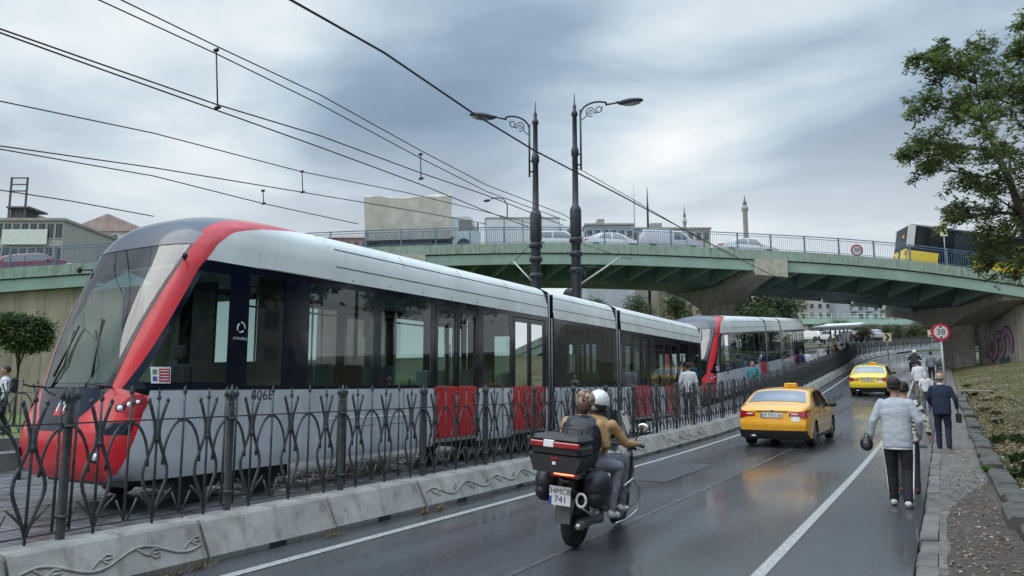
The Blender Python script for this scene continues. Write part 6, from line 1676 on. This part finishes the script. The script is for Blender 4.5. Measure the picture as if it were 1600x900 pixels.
# ---------------------------------------------------------------- people: one fused skin per body
def fuse(parts, voxel, smooth=3, name='body', folds=.0065):
    """parts: list of (a, b, ra, rb, mat_index[, squash]) tapered limbs -> one continuous mesh with faces coloured by the nearest limb"""
    mb = MB()
    lofts = [q for q in parts if q[0] == 'loft']; parts = [q for q in parts if q[0] != 'loft']
    for _, rings, mi_ in lofts:
        V = []; F = []; n = 16
        for (z, cx, cy, rx, ry) in rings:
            for j in range(n): a = 2 * math.pi * j / n; V.append((cx + rx * math.copysign(abs(math.cos(a)) ** .85, math.cos(a)), cy + ry * math.copysign(abs(math.sin(a)) ** .85, math.sin(a)), z))
        for i in range(len(rings) - 1):
            for j in range(n): F.append((i*n+j, i*n+(j+1) % n, (i+1)*n+(j+1) % n, (i+1)*n+j))
        F += [tuple(range(n))[::-1], tuple(range(len(V) - n, len(V)))]; mb.add(V, F, 0, True)
    for p in parts:
        a, b, ra, rb = Vector(p[0]), Vector(p[1]), p[2], p[3]; sq = p[5] if len(p) > 5 else 1.0
        L_ = (b - a).length; n = 12; pts = []; rr = []
        d = (b - a).normalized() if L_ > 1e-6 else Vector((0, 0, 1))
        for k in range(4): t = math.cos(math.pi / 2 * k / 4); pts.append(a - d * ra * t); rr.append(max(.001, ra * math.sin(math.acos(t))) if k else ra * .05)
        pts.append(a); rr.append(ra)
        for k in (1, 2, 3): pts.append(a.lerp(b, k / 4)); rr.append(lerp(ra, rb, k / 4))
        pts.append(b); rr.append(rb)
        for k in range(1, 5): t = math.sin(math.pi / 2 * k / 4); pts.append(b + d * rb * t); rr.append(max(rb * .05, rb * math.cos(math.pi / 2 * k / 4)))
        if sq == 1.0: mb.tube(pts, rr, n)
        else:    # flattened along the local y axis
            q = MB(); q.tube(pts, rr, n); cy = (a.y + b.y) / 2
            mb.add([Vector((v[0], lerp(a.y, b.y, 0 if L_ < 1e-6 else max(0, min(1, (Vector(v) - a).dot(d) / L_))) + (v[1] - lerp(a.y, b.y, 0 if L_ < 1e-6 else max(0, min(1, (Vector(v) - a).dot(d) / L_)))) * sq, v[2])) for v in q.v], q.f, 0, True)
    me = bpy.data.meshes.new('tmp'); me.from_pydata([tuple(v) for v in mb.v], [], mb.f); o = bpy.data.objects.new('tmp', me); COL.objects.link(o)
    m = o.modifiers.new('r', 'REMESH'); m.mode = 'VOXEL'; m.voxel_size = voxel; m.use_smooth_shade = True
    s = o.modifiers.new('s', 'SMOOTH'); s.iterations = smooth; s.factor = .5
    dg = bpy.context.evaluated_depsgraph_get(); ev = o.evaluated_get(dg); out = bpy.data.meshes.new_from_object(ev); bpy.data.objects.remove(o); bpy.data.meshes.remove(me)
    segs = [(Vector(p[0]), Vector(p[1]), p[2], p[3], p[4]) for p in parts]; idx = []
    for f in out.polygons:
        c = f.center; best = 9; mi = 0
        for a, b, ra, rb, m_ in segs:
            ab = b - a; t = max(0, min(1, (c - a).dot(ab) / max(ab.length_squared, 1e-9))); d = (c - a - ab * t).length - lerp(ra, rb, t)
            if d < best: best = d; mi = m_
        for _, rings, m_ in lofts:
            if rings[0][0] - .01 < c.z < rings[-1][0]:
                rx = interp([(r[0], r[3]) for r in rings], c.z); ry = interp([(r[0], r[4]) for r in rings], c.z); cx = interp([(r[0], r[1]) for r in rings], c.z); cy = interp([(r[0], r[2]) for r in rings], c.z)
                d = (math.hypot((c.x - cx) / rx, (c.y - cy) / ry) - 1) * min(rx, ry)
                if d < best: best = d; mi = m_
        idx.append(mi)
    # cloth folds: push fabric vertices in and out along their normals
    cl = set(); 
    for f, m_ in zip(out.polygons, idx):
        if m_ in (1, 2, 4): cl.update(f.vertices)
    nr = {i: out.vertices[i].normal.copy() for i in cl}
    for i in cl:
        v = out.vertices[i].co; k = mnoise.noise(Vector((v.x * 9, v.y * 9, v.z * 17 + 3 * v.x))) + .25 * mnoise.noise(v * 24)
        out.vertices[i].co = v + nr[i] * k * folds
    out.polygons.foreach_set('material_index', idx); out.polygons.foreach_set('use_smooth', [True] * len(idx)); out.name = name
    return out
M_skin = mat('skin', (.42, .25, .18), .5, var=.06, scale=6); M_skin2 = mat('tan_skin', (.34, .19, .13), .5, var=.06, scale=6)
M_hair = mat('dark_hair', (.012, .010, .010), .6, bump=.5, bscale=200)
def cloth(n, c, v=.07, s=3, b=.18): return mat(n, c, .85, var=v, scale=s, bump=b, bscale=14)
def person(label, loc, face, mats, h=1.75, step=.25, armL=None, armR=None, voxel=.016, hair=M_hair, bald=False, long=False, group=None, skirt=False, coat=.0, fingers=False, stance=0, shoes=None):
    """faces local +Y. mats: [skin, top, trousers, shoes]. arms: dict of elbow / hand points."""
    T = empty('person', tuple(loc), face, label, 'person', group); k = h / 1.75
    hip = .93; kn = .5; P = []
    def A(a, b, ra, rb, m, sq=1.0): P.append((a, b, ra, rb, m, sq))
    lf = (-.1, step * .5, .07); rf = (.1, -step * .5, .07)          # left foot forward
    for s, ft in ((-1, lf), (1, rf)):
        fy = ft[1]; knee = (s * .10, fy * .45 + (.05 if fy > 0 else .09), kn); ank = (s * .10, fy, .10 if fy >= 0 else .12)
        A((s * .092, 0, hip - .03), knee, .098, .075, 2); A(knee, ank, .074, .062, 2); A(ank, (ank[0], ank[1], ank[2] - .03), .062, .06, 2)
        A((s * .1, ank[1] - .03, ank[2] - .045), (s * .12, ank[1] + .16, .035 if fy >= 0 else .04), .046, .04, 3)
    A((-.06, 0, hip), (.06, 0, hip), .11, .11, 2, .85)
    cf = coat * .6
    P.append(('loft', [(hip - .09 - coat, 0, 0, .172 + cf, .125 + cf), (hip + .05, 0, 0, .175 + cf, .125 + cf), (1.15, 0, .005, .172 + cf, .12 + cf), (1.30, 0, 0, .19 + cf * .6, .122 + cf * .6), (1.40, 0, 0, .196, .11), (1.455, 0, 0, .15, .085), (1.49, 0, 0, .085, .062)], 1))
    A((0, -.01, 1.44), (0, .01, 1.56), .058, .052, 0); 
    A((0, .02, 1.63), (0, .01, 1.68), .082, .088, 0, 1.12); A((0, .06, 1.585), (0, .06, 1.60), .05, .055, 0)
    A((0, .105, 1.635), (0, .112, 1.62), .012, .017, 0)             # nose
    for s in (-1, 1): A((s * .088, .005, 1.655), (s * .09, .0, 1.63), .018, .013, 0)
    aL = armL or dict(e=(-.26, -.05, 1.15), h=(-.25, .05, .90)); aR = armR or dict(e=(.26, .0, 1.15), h=(.25, .10, .90))
    for s, a in ((-1, aL), (1, aR)):
        sh = (s * .178, 0, 1.405); A(sh, a['e'], .068, .056, 1); A(a['e'], tuple(Vector(a['e']).lerp(Vector(a['h']), .86)), .055, .042, a.get('m', 1)); hd = Vector(a['h']); d = (hd - Vector(a['e'])).normalized()
        if fingers:
            A(tuple(hd - d * .03), tuple(hd + d * .05), .026, .03, 0)
            side = d.cross(Vector((1, 0, 0))).normalized()
            for q, ln in ((-1.5, .06), (-.5, .075), (.5, .07), (1.5, .055)):
                b0 = hd + d * .055 + side * q * .017; b1 = b0 + d * ln * .6 + Vector((-s * .005, 0, 0)); b2 = b1 + d * ln * .4 + Vector((-s * .022, 0, 0)); A(tuple(b0), tuple(b1), .010, .0095, 0); A(tuple(b1), tuple(b2), .0095, .008, 0)
            A(tuple(hd + d * .0 - side * .02), tuple(hd + d * .045 - side * .05), .013, .010, 0)
        else: A(tuple(hd - d * .03), tuple(hd + d * .07), .028, .03, 0)
    if skirt: A((0, 0, hip - .1), (0, 0, .35), .16, .2, 2)
    me = fuse(P, voxel); me.transform(Matrix.Scale(k, 4))
    for m_ in mats: me.materials.append(m_)
    o = bpy.data.objects.new('body', me); COL.objects.link(o); o.parent = T; KIDS.setdefault(T.name, []).append(o)
    H_ = MB(Matrix.Scale(k, 4))
    if bald: H_.tube([(.088 * math.cos(a), .0 + .095 * math.sin(a) - .01, 1.635) for a in [R(x) for x in range(170, 375, 15)]], .022, 6)
    else:
        H_.ell((0, -.006, 1.690), (.089, .103, .088), 26, 18, jit=.05); H_.ell((0, -.034, 1.645), (.084, .073, .055), 20, 12, jit=.04)
        if long: H_.ell((0, -.07, 1.56), (.085, .06, .14), 12, 8)
    hr = H_.build('hair', hair, T)
    F_ = MB(Matrix.Scale(k, 4))
    for s in (-1, 1): F_.ell((s * .032, .098, 1.65), (.014, .008, .009), 8, 5, 0); F_.ell((s * .032, .105, 1.65), (.006, .004, .006), 6, 4, 1); F_.tube([(s * .015, .108, 1.672), (s * .05, .098, 1.672)], .005, 4, 1)
    F_.tube([(-.022, .112, 1.59), (0, .118, 1.588), (.022, .112, 1.59)], .006, 5, 2)
    F_.build('face', [M_white, M_hair, mat('lips', (.35, .12, .1), .5)], T)
    return T
TOP_lb = cloth('pale_blue_sweatshirt', (.40, .44, .49)); TR_blk = cloth('black_trousers', (.012, .013, .018)); SH_w = cloth('white_trainers', (.6, .58, .54), b=.1); SH_b = cloth('dark_shoes', (.02, .018, .016), b=0)
F_UP = lambda x, y: 0
def gz_(p, dz=0): return Vector((p.x, p.y, zp(p.y) + dz))
# man in pale blue sweatshirt, back to us, left foot ahead, black bag in his left hand
p = PD(1409, 788, 10.35)
m1 = person('man in pale blue sweatshirt and black striped track trousers walking away, black pouch in his left hand', (p.x, p.y, zp(p.y)), YAW * -.1, [M_skin2, TOP_lb, TR_blk, SH_w], 1.73, .26,
    dict(e=(-.285, -.04, 1.17), h=(-.335, .03, .95)), dict(e=(.28, -.03, 1.18), h=(.27, .10, .98)), voxel=.0115, fingers=True, coat=.03)
m1['label'] = 'man in pale blue sweatshirt and black track trousers walking away along the kerb'
m = MB()          # shirt hem, white stripes on the trouser seams
m.lathe([(.150, .775), (.156, .78), (.156, .80), (.150, .805)], (0, 0, 0), 20); 
for v in range(len(m.v)): x, y, z = m.v[v]; m.v[v] = (x * 1.18, y * .86, z)
m.build('shirt_hem', cloth('white_hem', (.7, .7, .7), b=0), m1)
for s, fy in ((-1, .12), (1, -.12)):
    m = MB(); kn = Vector((s * .10, fy * .45 + .07, .5 * 1.03)); an = Vector((s * .1, fy, .12)); hp = Vector((s * .095, 0, .9))
    m.tube([hp + Vector((s * .098, 0, -.05)), hp.lerp(kn, .5) + Vector((s * .09, 0, 0)), kn + Vector((s * .074, 0, 0)), kn.lerp(an, .5) + Vector((s * .064, 0, 0)), an + Vector((s * .056, 0, .0))], .012, 5, sq=1.6); m.build('trouser_stripe', M_white, m1)
m = MB(); m.ell((0, 0, 0), (.085, .06, .10), 14, 10); m.tube([(-.03, 0, .08), (-.02, 0, .14), (.02, 0, .14), (.03, 0, .08)], .008, 5); m.ell((0, -.055, -.01), (.05, .02, .055), 10, 6, 1)
hb = m.build('handbag', [mat('black_leather', (.012, .012, .013), .35), mat('leather_sheen', (.05, .05, .05), .25)]); hb.location = m1.location + Vector((-.39, .03, .83)); tag(hb, 'small round black pouch held in the left hand of the man in pale blue', 'bag')
# companion half hidden behind him
p = PD(1421, 762, 11.6)
TOP_pt = None
def pattern_mat():
    m = bpy.data.materials.new('black_white_floral_print'); nt, b, n, L = nodes(m); tc = n('ShaderNodeTexCoord'); t = n('ShaderNodeTexVoronoi'); t.inputs['Scale'].default_value = 14; L.new(tc.outputs['Object'], t.inputs['Vector'])
    t2 = n('ShaderNodeTexNoise'); t2.inputs['Scale'].default_value = 18; L.new(tc.outputs['Object'], t2.inputs['Vector']); r = n('ShaderNodeValToRGB'); r.color_ramp.interpolation = 'CONSTANT'; L.new(t2.outputs[0], r.inputs[0]); e = r.color_ramp.elements
    e[0].color = (.03, .03, .03, 1); e[0].position = 0; e[1].position = .47; e[1].color = (.62, .6, .54, 1); L.new(r.outputs[0], b.inputs['Base Color']); b.inputs['Roughness'].default_value = .85; return m
TOP_pt = pattern_mat()
m2 = person('companion in black and cream patterned shirt, half hidden behind the man in pale blue', (p.x, p.y, zp(p.y)), 0, [M_skin, TOP_pt, cloth('charcoal_trousers', (.03, .032, .038)), cloth('brown_shoes', (.16, .06, .03), b=0)], 1.68, -.2,
    None, dict(e=(.29, .0, 1.16), h=(.33, .06, .92)), voxel=.0125, fingers=True, coat=.02)
# man in navy suit
p = PD(1477, 714, 17.6)
m3 = person('balding man in a dark navy suit walking away on the pavement', (p.x, p.y, zp(p.y) + .088), -.05, [M_skin, cloth('navy_suit', (.012, .02, .05)), cloth('navy_suit_trousers', (.011, .016, .036)), SH_b], 1.76, .14,
    dict(e=(-.27, .04, 1.16), h=(-.20, .16, .98)), dict(e=(.29, -.02, 1.16), h=(.31, .04, .92)), voxel=.016, bald=True, hair=mat('grey_hair', (.2, .19, .18), .7), coat=.035)
m = MB(); m.tube([(0, 0, 1.49), (0, 0, 1.53)], .066, 12); m.build('shirt_collar', M_white, m3)
b = MB(); b.box(-.06, .06, -.14, .14, -.02, .2, bev=.02); b.tube([(0, -.05, .2), (0, -.04, .26), (0, .04, .26), (0, .05, .2)], .008, 5); bb = b.build('briefcase', mat('black_leather', (.012, .012, .013), .35)); bb.location = m3.location + Vector((.33, .05, .64)); tag(bb, 'slim black case in the right hand of the suited man', 'bag')
# farther walkers
p = PD(1438, 624, 35)
m4 = person('stocky man in white shirt and beige trousers on the pavement ahead', (p.x, p.y, zp(p.y)), 0, [M_skin, cloth('white_shirt', (.62, .63, .66)), cloth('beige_trousers', (.28, .22, .17)), SH_b], 1.74, .2, voxel=.02, coat=.04)
p = PD(1449, 640, 30)
m5 = person('woman with a white shawl carrying a white bag on the kerb', (p.x, p.y, zp(p.y)), 0, [M_skin, cloth('white_shirt', (.62, .63, .66)), cloth('grey_trousers', (.12, .12, .12)), SH_b], 1.45, .15, voxel=.02, long=True, hair=cloth('pale_scarf', (.5, .48, .45)))
p = PD(1457, 600, 44)
m6 = person('walker in grey top and black trousers farthest along the road edge', (p.x, p.y, zp(p.y)), 0, [M_skin2, cloth('grey_top', (.17, .18, .2)), TR_blk, SH_b], 1.76, .3, voxel=.022)
p = PD(8, 640, 15.5)
LP = [(PX(8, 600, -20.6), 'man in white shirt with a rucksack walking on the lawn at the left edge', cloth('white_shirt', (.62, .63, .66)))]
m7 = person(LP[0][1], (LP[0][0].x, LP[0][0].y, H(LP[0][0].x, LP[0][0].y) + .52), R(150), [M_skin2, LP[0][2], TR_blk, SH_b], 1.72, .3, voxel=.018)
r_ = MB(); r_.box(-.15, .15, -.28, -.13, 1.05, 1.45, bev=.05); rb = r_.build('rucksack', cloth('black_rucksack', (.015, .015, .017))); rb.location = m7.location; rb.rotation_euler = m7.rotation_euler; tag(rb, 'black rucksack on the back of the man walking on the lawn', 'bag')
# people waiting on the platform between fence and tram
tops = [('white_shirt', (.62, .63, .66)), ('grey_top', (.17, .18, .2)), ('teal_shirt', (.05, .22, .25)), ('navy_jacket', (.02, .03, .09)), ('sky_blue_shirt', (.25, .45, .6)), ('red_top', (.4, .04, .05)), ('black_top', (.02, .02, .022))]
plat = [(1075, 0, 'man in white shirt on the platform where the first tram ends', 1.86, 0), (1176, 2, 'person in teal shirt beside the second tram', 1.7, 0), (1226, 4, 'stooping person in sky blue shirt by the second tram', 1.62, -.1),
        (1232, 1, 'person in grey top behind the one in sky blue', 1.76, .0), (1252, 3, 'person in navy jacket by the second tram', 1.78, 0), (1262, 0, 'person in white shirt next to the navy jacket', 1.74, -.1), (1284, 0, 'person in white standing at the tram stop', 1.8, .1), (1296, 6, 'person in black sitting low at the tram stop', 1.6, 0), (1308, 5, 'person in red top at the tram stop', 1.7, .1), (1318, 0, 'person in white top at the end of the tram stop', 1.7, .1), (1325, 6, 'person in black top at the far end of the platform', 1.75, 0), (1336, 1, 'person in grey standing past the tram stop', 1.72, 0)]
for i, (px, k, lab, hh, dz) in enumerate(plat):
    X = -7.35 + (.3 if i % 2 else 0); q = PX(px, 580, X)
    person(lab, (q.x, q.y, zp(q.y) + (.36 if 19 < q.y < 62 else .1)), R((150, 200, 90, 20, 330)[i % 5]) if i else R(10), [M_skin if i % 2 else M_skin2, cloth(*tops[k]), TR_blk, SH_b], hh, .1, voxel=.024 if i else .018)

# ---------------------------------------------------------------- motor scooter
def scooter(T, full=True):
    pb = mat('scooter_black_paint', (.012, .012, .014), .22, coat=.8, var=.05); gr = mat('scooter_grey_plastic', (.09, .095, .1), .5)
    for y, r, w in ((0, .3, .075), (1.5, .32, .06)):
        m = MB(); m.lathe([(r - .09, -w * .6), (r - .04, -w), (r - .008, -w * .6), (r, 0), (r - .008, w * .6), (r - .04, w), (r - .09, w * .6)], (0, y, r), 26, 0, 'X'); m.lathe([(.03, -.05), (r - .1, -.035), (r - .09, -.05), (r - .09, .05), (r - .1, .035), (.03, .05)], (0, y, r), 20, 1, 'X'); m.build('wheel', [M_rubber, gr], T)
    b = MB()     # body fairing from tail to leg shield
    sec = [(-.42, .07, .74, .82), (-.25, .13, .58, .84), (0, .16, .50, .84), (.3, .18, .42, .82), (.6, .17, .3, .78), (.8, .15, .26, .55), (1.0, .17, .28, .5), (1.18, .24, .34, .85), (1.3, .26, .45, 1.05), (1.45, .2, .6, 1.1), (1.6, .08, .68, .95)]
    n = 14; V = []; F = []
    for y, w, z0, z1 in sec:
        for j in range(n):
            a = 2 * math.pi * j / n; V.append((w * math.copysign(abs(math.cos(a)) ** .7, math.cos(a)), y, (z0 + z1) / 2 + (z1 - z0) / 2 * math.copysign(abs(math.sin(a)) ** .8, math.sin(a))))
    for i in range(len(sec) - 1):
        for j in range(n): F.append((i*n+j, i*n+(j+1) % n, (i+1)*n+(j+1) % n, (i+1)*n+j))
    F += [tuple(range(n)), tuple(range(len(V) - 1, len(V) - n - 1, -1))]; b.add(V, F, 0, True); b.build('fairing', pb, T)
    m = MB()
    for s in (1, -1): m.surf(lambda u, v: (s * lerp(.2, .30 + .05 * math.sin(u * 3), v), lerp(.5, 1.25, u), lerp(.27, .33, v) + .02), 8, 2)
    m.build('footboard', gr, T)
    m = MB(); m.box(-.15, .15, -.3, .72, .76, .85, bev=.04); m.box(-.16, .16, -.2, .25, .8, .88, bev=.04); m.build('seat', mat('black_seat_vinyl', (.02, .02, .02), .6), T)
    m = MB(); m.tube([(-.32, 1.12, 1.10), (-.12, 1.2, 1.08), (.12, 1.2, 1.08), (.32, 1.12, 1.10)], .016, 7); m.tube([(.33, 1.11, 1.10), (.44, 1.06, 1.09)], .022, 7); m.tube([(-.33, 1.11, 1.10), (-.44, 1.06, 1.09)], .022, 7); m.tube([(.3, 1.06, 1.12), (.43, .99 + .12, 1.14)], .008, 5, 1); m.build('handlebar', [M_black, M_chrome], T)
    m = MB()
    for s in (1,) if full else (1, -1):
        m.tube([(s * .28, 1.14, 1.1), (s * .36, 1.2, 1.28)], .009, 5, 1); m.ell((s * .39, 1.2, 1.32), (.085, .02, .055), 12, 8, 0); m.ell((s * .39, 1.182, 1.32), (.075, .008, .046), 12, 6, 2)
    m.build('mirror', [M_black, M_black, mat('mirror_face', (.8, .82, .83), .05, 1)], T)
    m = MB(); m.surf(lambda u, v: ((2*u - 1) * .26 * (1 - .35 * v), 1.36 - .22 * v + .12 * (1 - (2*u-1) ** 2), 1.0 + .5 * v), 10, 5); m.build('windshield', glass('smoke_screen', (.06, .07, .08), .15), T)
    m = MB(); m.box(-.05, .05, 1.4, 1.62, .2, .5); 
    for s in (1, -1): m.tube([(s * .09, 1.5, .32), (s * .09, 1.36, .8)], .022, 7)
    m.build('fork', gr, T)
    m = MB(); m.tube([(.16, -.28, .30), (.19, .0, .34), (.17, .35, .28), (.1, .6, .3)], [.055, .062, .05, .03], 10); m.tube([(.16, -.34, .3), (.16, -.28, .3)], .035, 10, 1); m.build('exhaust', [gr, M_chrome], T)
    m = MB(); m.surf(lambda u, v: (lerp(-.085, .085, u), .0 - .31 * math.cos(lerp(.1, 1.2, v)) - .04, .3 + .34 * math.sin(lerp(.1, 1.2, v))), 4, 8); m.box(-.09, .09, -.4, -.38, .32, .52); m.box(-.12, .12, -.2, .1, .35, .6, 1, bev=.04)
    m.tube([(.12, -.05, .30), (.2, -.08, .32)], .02, 6, 2); m.tube([(.15, -.2, .48), (.22, -.1, .40), (.2, .1, .42)], .014, 6, 2); m.build('rear_mudguard', [gr, M_black, M_chrome], T)
    return T
p = PD(897, 855, 7.85)
SK = .9
S = empty('motor_scooter', (p.x, p.y, 0.006), R(-7), 'black motor scooter with top box and plate 34 MCB 741 carrying two riders', 'scooter')
S['label'] = 'black maxi scooter with top box and bulging side bags carrying two riders'
scooter(S); S.rotation_euler = (0, R(4), R(3)); S.scale = (SK, SK, SK)
q = MB(); q.box(-.29, .29, -.70, -.28, 1.06, 1.20, 0, bev=.04); q.prism([(-.24, .90), (.24, .90), (.31, 1.08), (-.31, 1.08)], -.70, -.28, 'Y', 0)
q.box(-.29, .29, -.71, -.27, 1.2, 1.29, 0, bev=.045); q.box(-.285, -.13, -.735, -.70, 1.165, 1.225, 1, bev=.01); q.box(-.02, .285, -.735, -.70, 1.165, 1.225, 1, bev=.01); q.box(-.125, -.005, -.738, -.7, 1.165, 1.24, 2, bev=.005)
q.box(-.045, .045, -.712, -.70, 1.04, 1.06, 1); q.box(-.02, .02, -.713, -.70, .985, 1.015, 2); q.tube([(-.14, -.3, 1.29), (-.14, -.28, 1.34), (.14, -.28, 1.34), (.14, -.3, 1.29)], .012, 6)
q.build('top_box', [mat('top_box_black', (.02, .02, .022), .45), M_redlamp, M_white], S)
for s in (1, -1):
    b = MB(); b.ell((s * .29, -.12, .72), (.16, .23, .19), 16, 12); b.ell((s * .31, -.16, .62), (.12, .19, .13), 14, 10); b.tube([(s * .1, -.1, .9), (s * .22, -.1, .88)], .03, 6); b.build('side_bag', mat('black_waterproof_bag', (.015, .016, .022), .5, bump=.8, bscale=5), S)
t = MB(); t.surf(lambda u, v: (lerp(-.17, .17, u), -.45 + .06 * abs(2*u-1), lerp(.83, .89, v) - .02 * abs(2*u-1)), 8, 2, 0); t.surf(lambda u, v: (lerp(-.12, .12, u), -.455 + .04 * abs(2*u-1), lerp(.845, .875, v)), 6, 2, 1)
t.build('tail_light', [M_redlamp, mat('lit_tail_light', (1, .10, .04), .3, emit=5)], S)
t = MB(); t.box(-.125, .125, -.50, -.49, .53, .73, 0); t.box(-.125, -.095, -.503, -.49, .532, .62, 2); t.text('34MCB', frame((.0, -.5025, .675), (1, 0, 0), (0, 0, 1)), .085, 1); t.text('741', frame((.01, -.5025, .59), (1, 0, 0), (0, 0, 1)), .10, 1); t.tube([(0, -.49, .7), (0, -.35, .75)], .02, 6, 3)
t.build('number_plate', [M_plate, M_ink, mat('plate_blue', (.02, .08, .45), .4), M_black], S)
t = MB(); t.tube([(.22 + .055 * math.cos(a), -.42, .6 + .07 * math.sin(a)) for a in [R(x) for x in range(0, 361, 20)]], .014, 6); t.build('round_emblem', M_white, S)
t = MB()
for s in (1,): t.tube([(.3, .75, .62), (.36, .95, .7), (.4, 1.12, .56), (.38, 1.1, .3), (.3, .9, .2), (.27, .6, .2)], .016, 7)
t.build('crash_bar', M_chrome, S)
# riders: seat height .95; local frame of the scooter
def rider(label, y0, mats, helm, seat=.84, top_long=False, arms='bars', back=False):
    T = empty('person', tuple(S.location), R(-7), label, 'person'); T.rotation_euler = S.rotation_euler; T.scale = S.scale; P = []
    def A(a, b, ra, rb, m, sq=1.0): P.append((a, b, ra, rb, m, sq))
    hy = y0; hz = seat + .10; lean = .10 if not back else .06
    sh = Vector((0, hy + lean, hz + .45))
    A((-.08, hy, hz), (.08, hy, hz), .13, .13, 2)
    w = .235 if back else .19; dp = .18 if back else .135
    P.append(('loft', [(hz - .04, 0, hy, w * .9, dp), (hz + .12, 0, hy + lean * .3, w * .95, dp), (hz + .28, 0, hy + lean * .7, w * 1.04, dp), (sh.z - .04, 0, sh.y, w, dp * .85), (sh.z + .03, 0, sh.y, w * .75, dp * .65), (sh.z + .07, 0, sh.y + .01, .08, .065)], 1))
    nk = sh + Vector((0, .02, .05)); hd = sh + Vector((0, .05, .2)); A(tuple(nk), tuple(hd - Vector((0, 0, .06))), .058, .055, 0); A(tuple(hd), tuple(hd + Vector((0, 0, .05))), .085, .088, 0, 1.1); A(tuple(hd + Vector((0, .10, -.01))), tuple(hd + Vector((0, .105, -.03))), .012, .016, 0)
    for s in (-1, 1):
        kn = (s * (.27 if not back else .33), hy + .40, hz - .03 - (.04 if back else 0)); ft = (s * (.26 if not back else .33), hy + (.42 if not back else .26), .40 if not back else .42)
        A((s * .1, hy, hz - .01), kn, .105, .08, 2); A(kn, ft, .075, .05, 2); A((ft[0], ft[1] - .04, ft[2] - .05), (ft[0] + s * .02, ft[1] + .15, ft[2] - .08), .045, .038, 3)
        el = (s * .33, sh.y + (.17), hz + .20) if not back else (s * .28, sh.y + .05, hz + .2); hn = (s * .38, 1.02, 1.12) if not back else (s * .17, sh.y + .30, hz + .12)
        A((s * .2, sh.y, sh.z - .03), el, .068, .054, mats[4] if False else (1 if not back else 4)); A(el, tuple(Vector(el).lerp(Vector(hn), .85)), .052, .038, 1 if not back else 4)
        d = (Vector(hn) - Vector(el)).normalized(); A(tuple(Vector(hn) - d * .03), tuple(Vector(hn) + d * .04), .03, .032, 0)
        if not back:
            for q in range(4): b0 = Vector(hn) + Vector((s * (-.03 + q * .02), .03, .02)); A(tuple(b0), tuple(b0 + Vector((0, .035, -.02))), .0095, .009, 0); A(tuple(b0 + Vector((0, .035, -.02))), tuple(b0 + Vector((0, .02, -.055))), .009, .008, 0)
    me = fuse(P, .0135)
    for m_ in mats: me.materials.append(m_)
    o = bpy.data.objects.new('body', me); COL.objects.link(o); o.parent = T
    h = MB()
    if helm == 'helmet':
        h.ell(hd + Vector((0, 0, .04)), (.135, .155, .145), 20, 14, 0); h.ell(hd + Vector((0, .065, .02)), (.115, .105, .07), 16, 8, 1); h.ell(hd + Vector((.035, -.05, .015)), (.107, .11, .05), 16, 10, 1, Euler((.3, .6, 0)).to_matrix()); h.ell(hd + Vector((0, -.01, -.07)), (.115, .12, .045), 16, 8, 1)
        h.build('helmet', [mat('white_helmet', (.7, .7, .7), .25, coat=.8, var=.05), mat('helmet_black_panel', (.02, .02, .022), .2)], T)
    else:
        h.ell(hd + Vector((0, -.01, .05)), (.112, .125, .115), 18, 12, 0); h.ell(hd + Vector((0, -.06, -.03)), (.085, .07, .10), 14, 8, 1)
        h.build('headscarf', [headscarf_mat(), mat('brown_hair', (.09, .045, .025), .6)], T)
    return T
def headscarf_mat():
    m = bpy.data.materials.new('patterned_headscarf'); nt, b, n, L = nodes(m); tc = n('ShaderNodeTexCoord'); t = n('ShaderNodeTexNoise'); t.inputs['Scale'].default_value = 26; L.new(tc.outputs['Object'], t.inputs['Vector']); r = n('ShaderNodeValToRGB'); L.new(t.outputs[0], r.inputs[0]); e = r.color_ramp.elements
    e[0].position = .42; e[0].color = (.10, .05, .035, 1); e[1].position = .58; e[1].color = (.45, .33, .25, 1); L.new(r.outputs[0], b.inputs['Base Color']); b.inputs['Roughness'].default_value = .8; return m
grey_tr = cloth('grey_jogging_trousers', (.17, .17, .20)); tanj = cloth('tan_jacket', (.42, .26, .12))
rider('driver in tan jacket and white and black helmet steering the scooter', .42, [M_skin, tanj, grey_tr, SH_w, tanj], 'helmet')
rider('pillion rider in black padded vest with patterned headscarf on the scooter', .02, [M_skin, mat('black_padded_vest', (.012, .015, .024), .45, bump=.7, bscale=6), grey_tr, SH_w, tanj], 'scarf', seat=.86, back=True)
# far motorcyclist
p = PD(1432, 596, 47)
S2 = empty('motorcycle', (p.x, p.y, zp(p.y)), 0, 'distant dark motorcycle coming round the bend', 'motorcycle'); scooter(S2, False); S2.rotation_euler = (pitch_at(p.x, p.y), 0, R(3))
_s = S; S = S2; S.rotation_euler = (pitch_at(p.x, p.y), 0, R(3))
r2 = rider('distant rider in black on the far motorcycle', .3, [M_skin, cloth('black_top', (.02, .02, .022)), TR_blk, SH_b, cloth('black_top', (.02, .02, .022))], 'helmet'); r2['group'] = ''
del r2['group']
S = _s
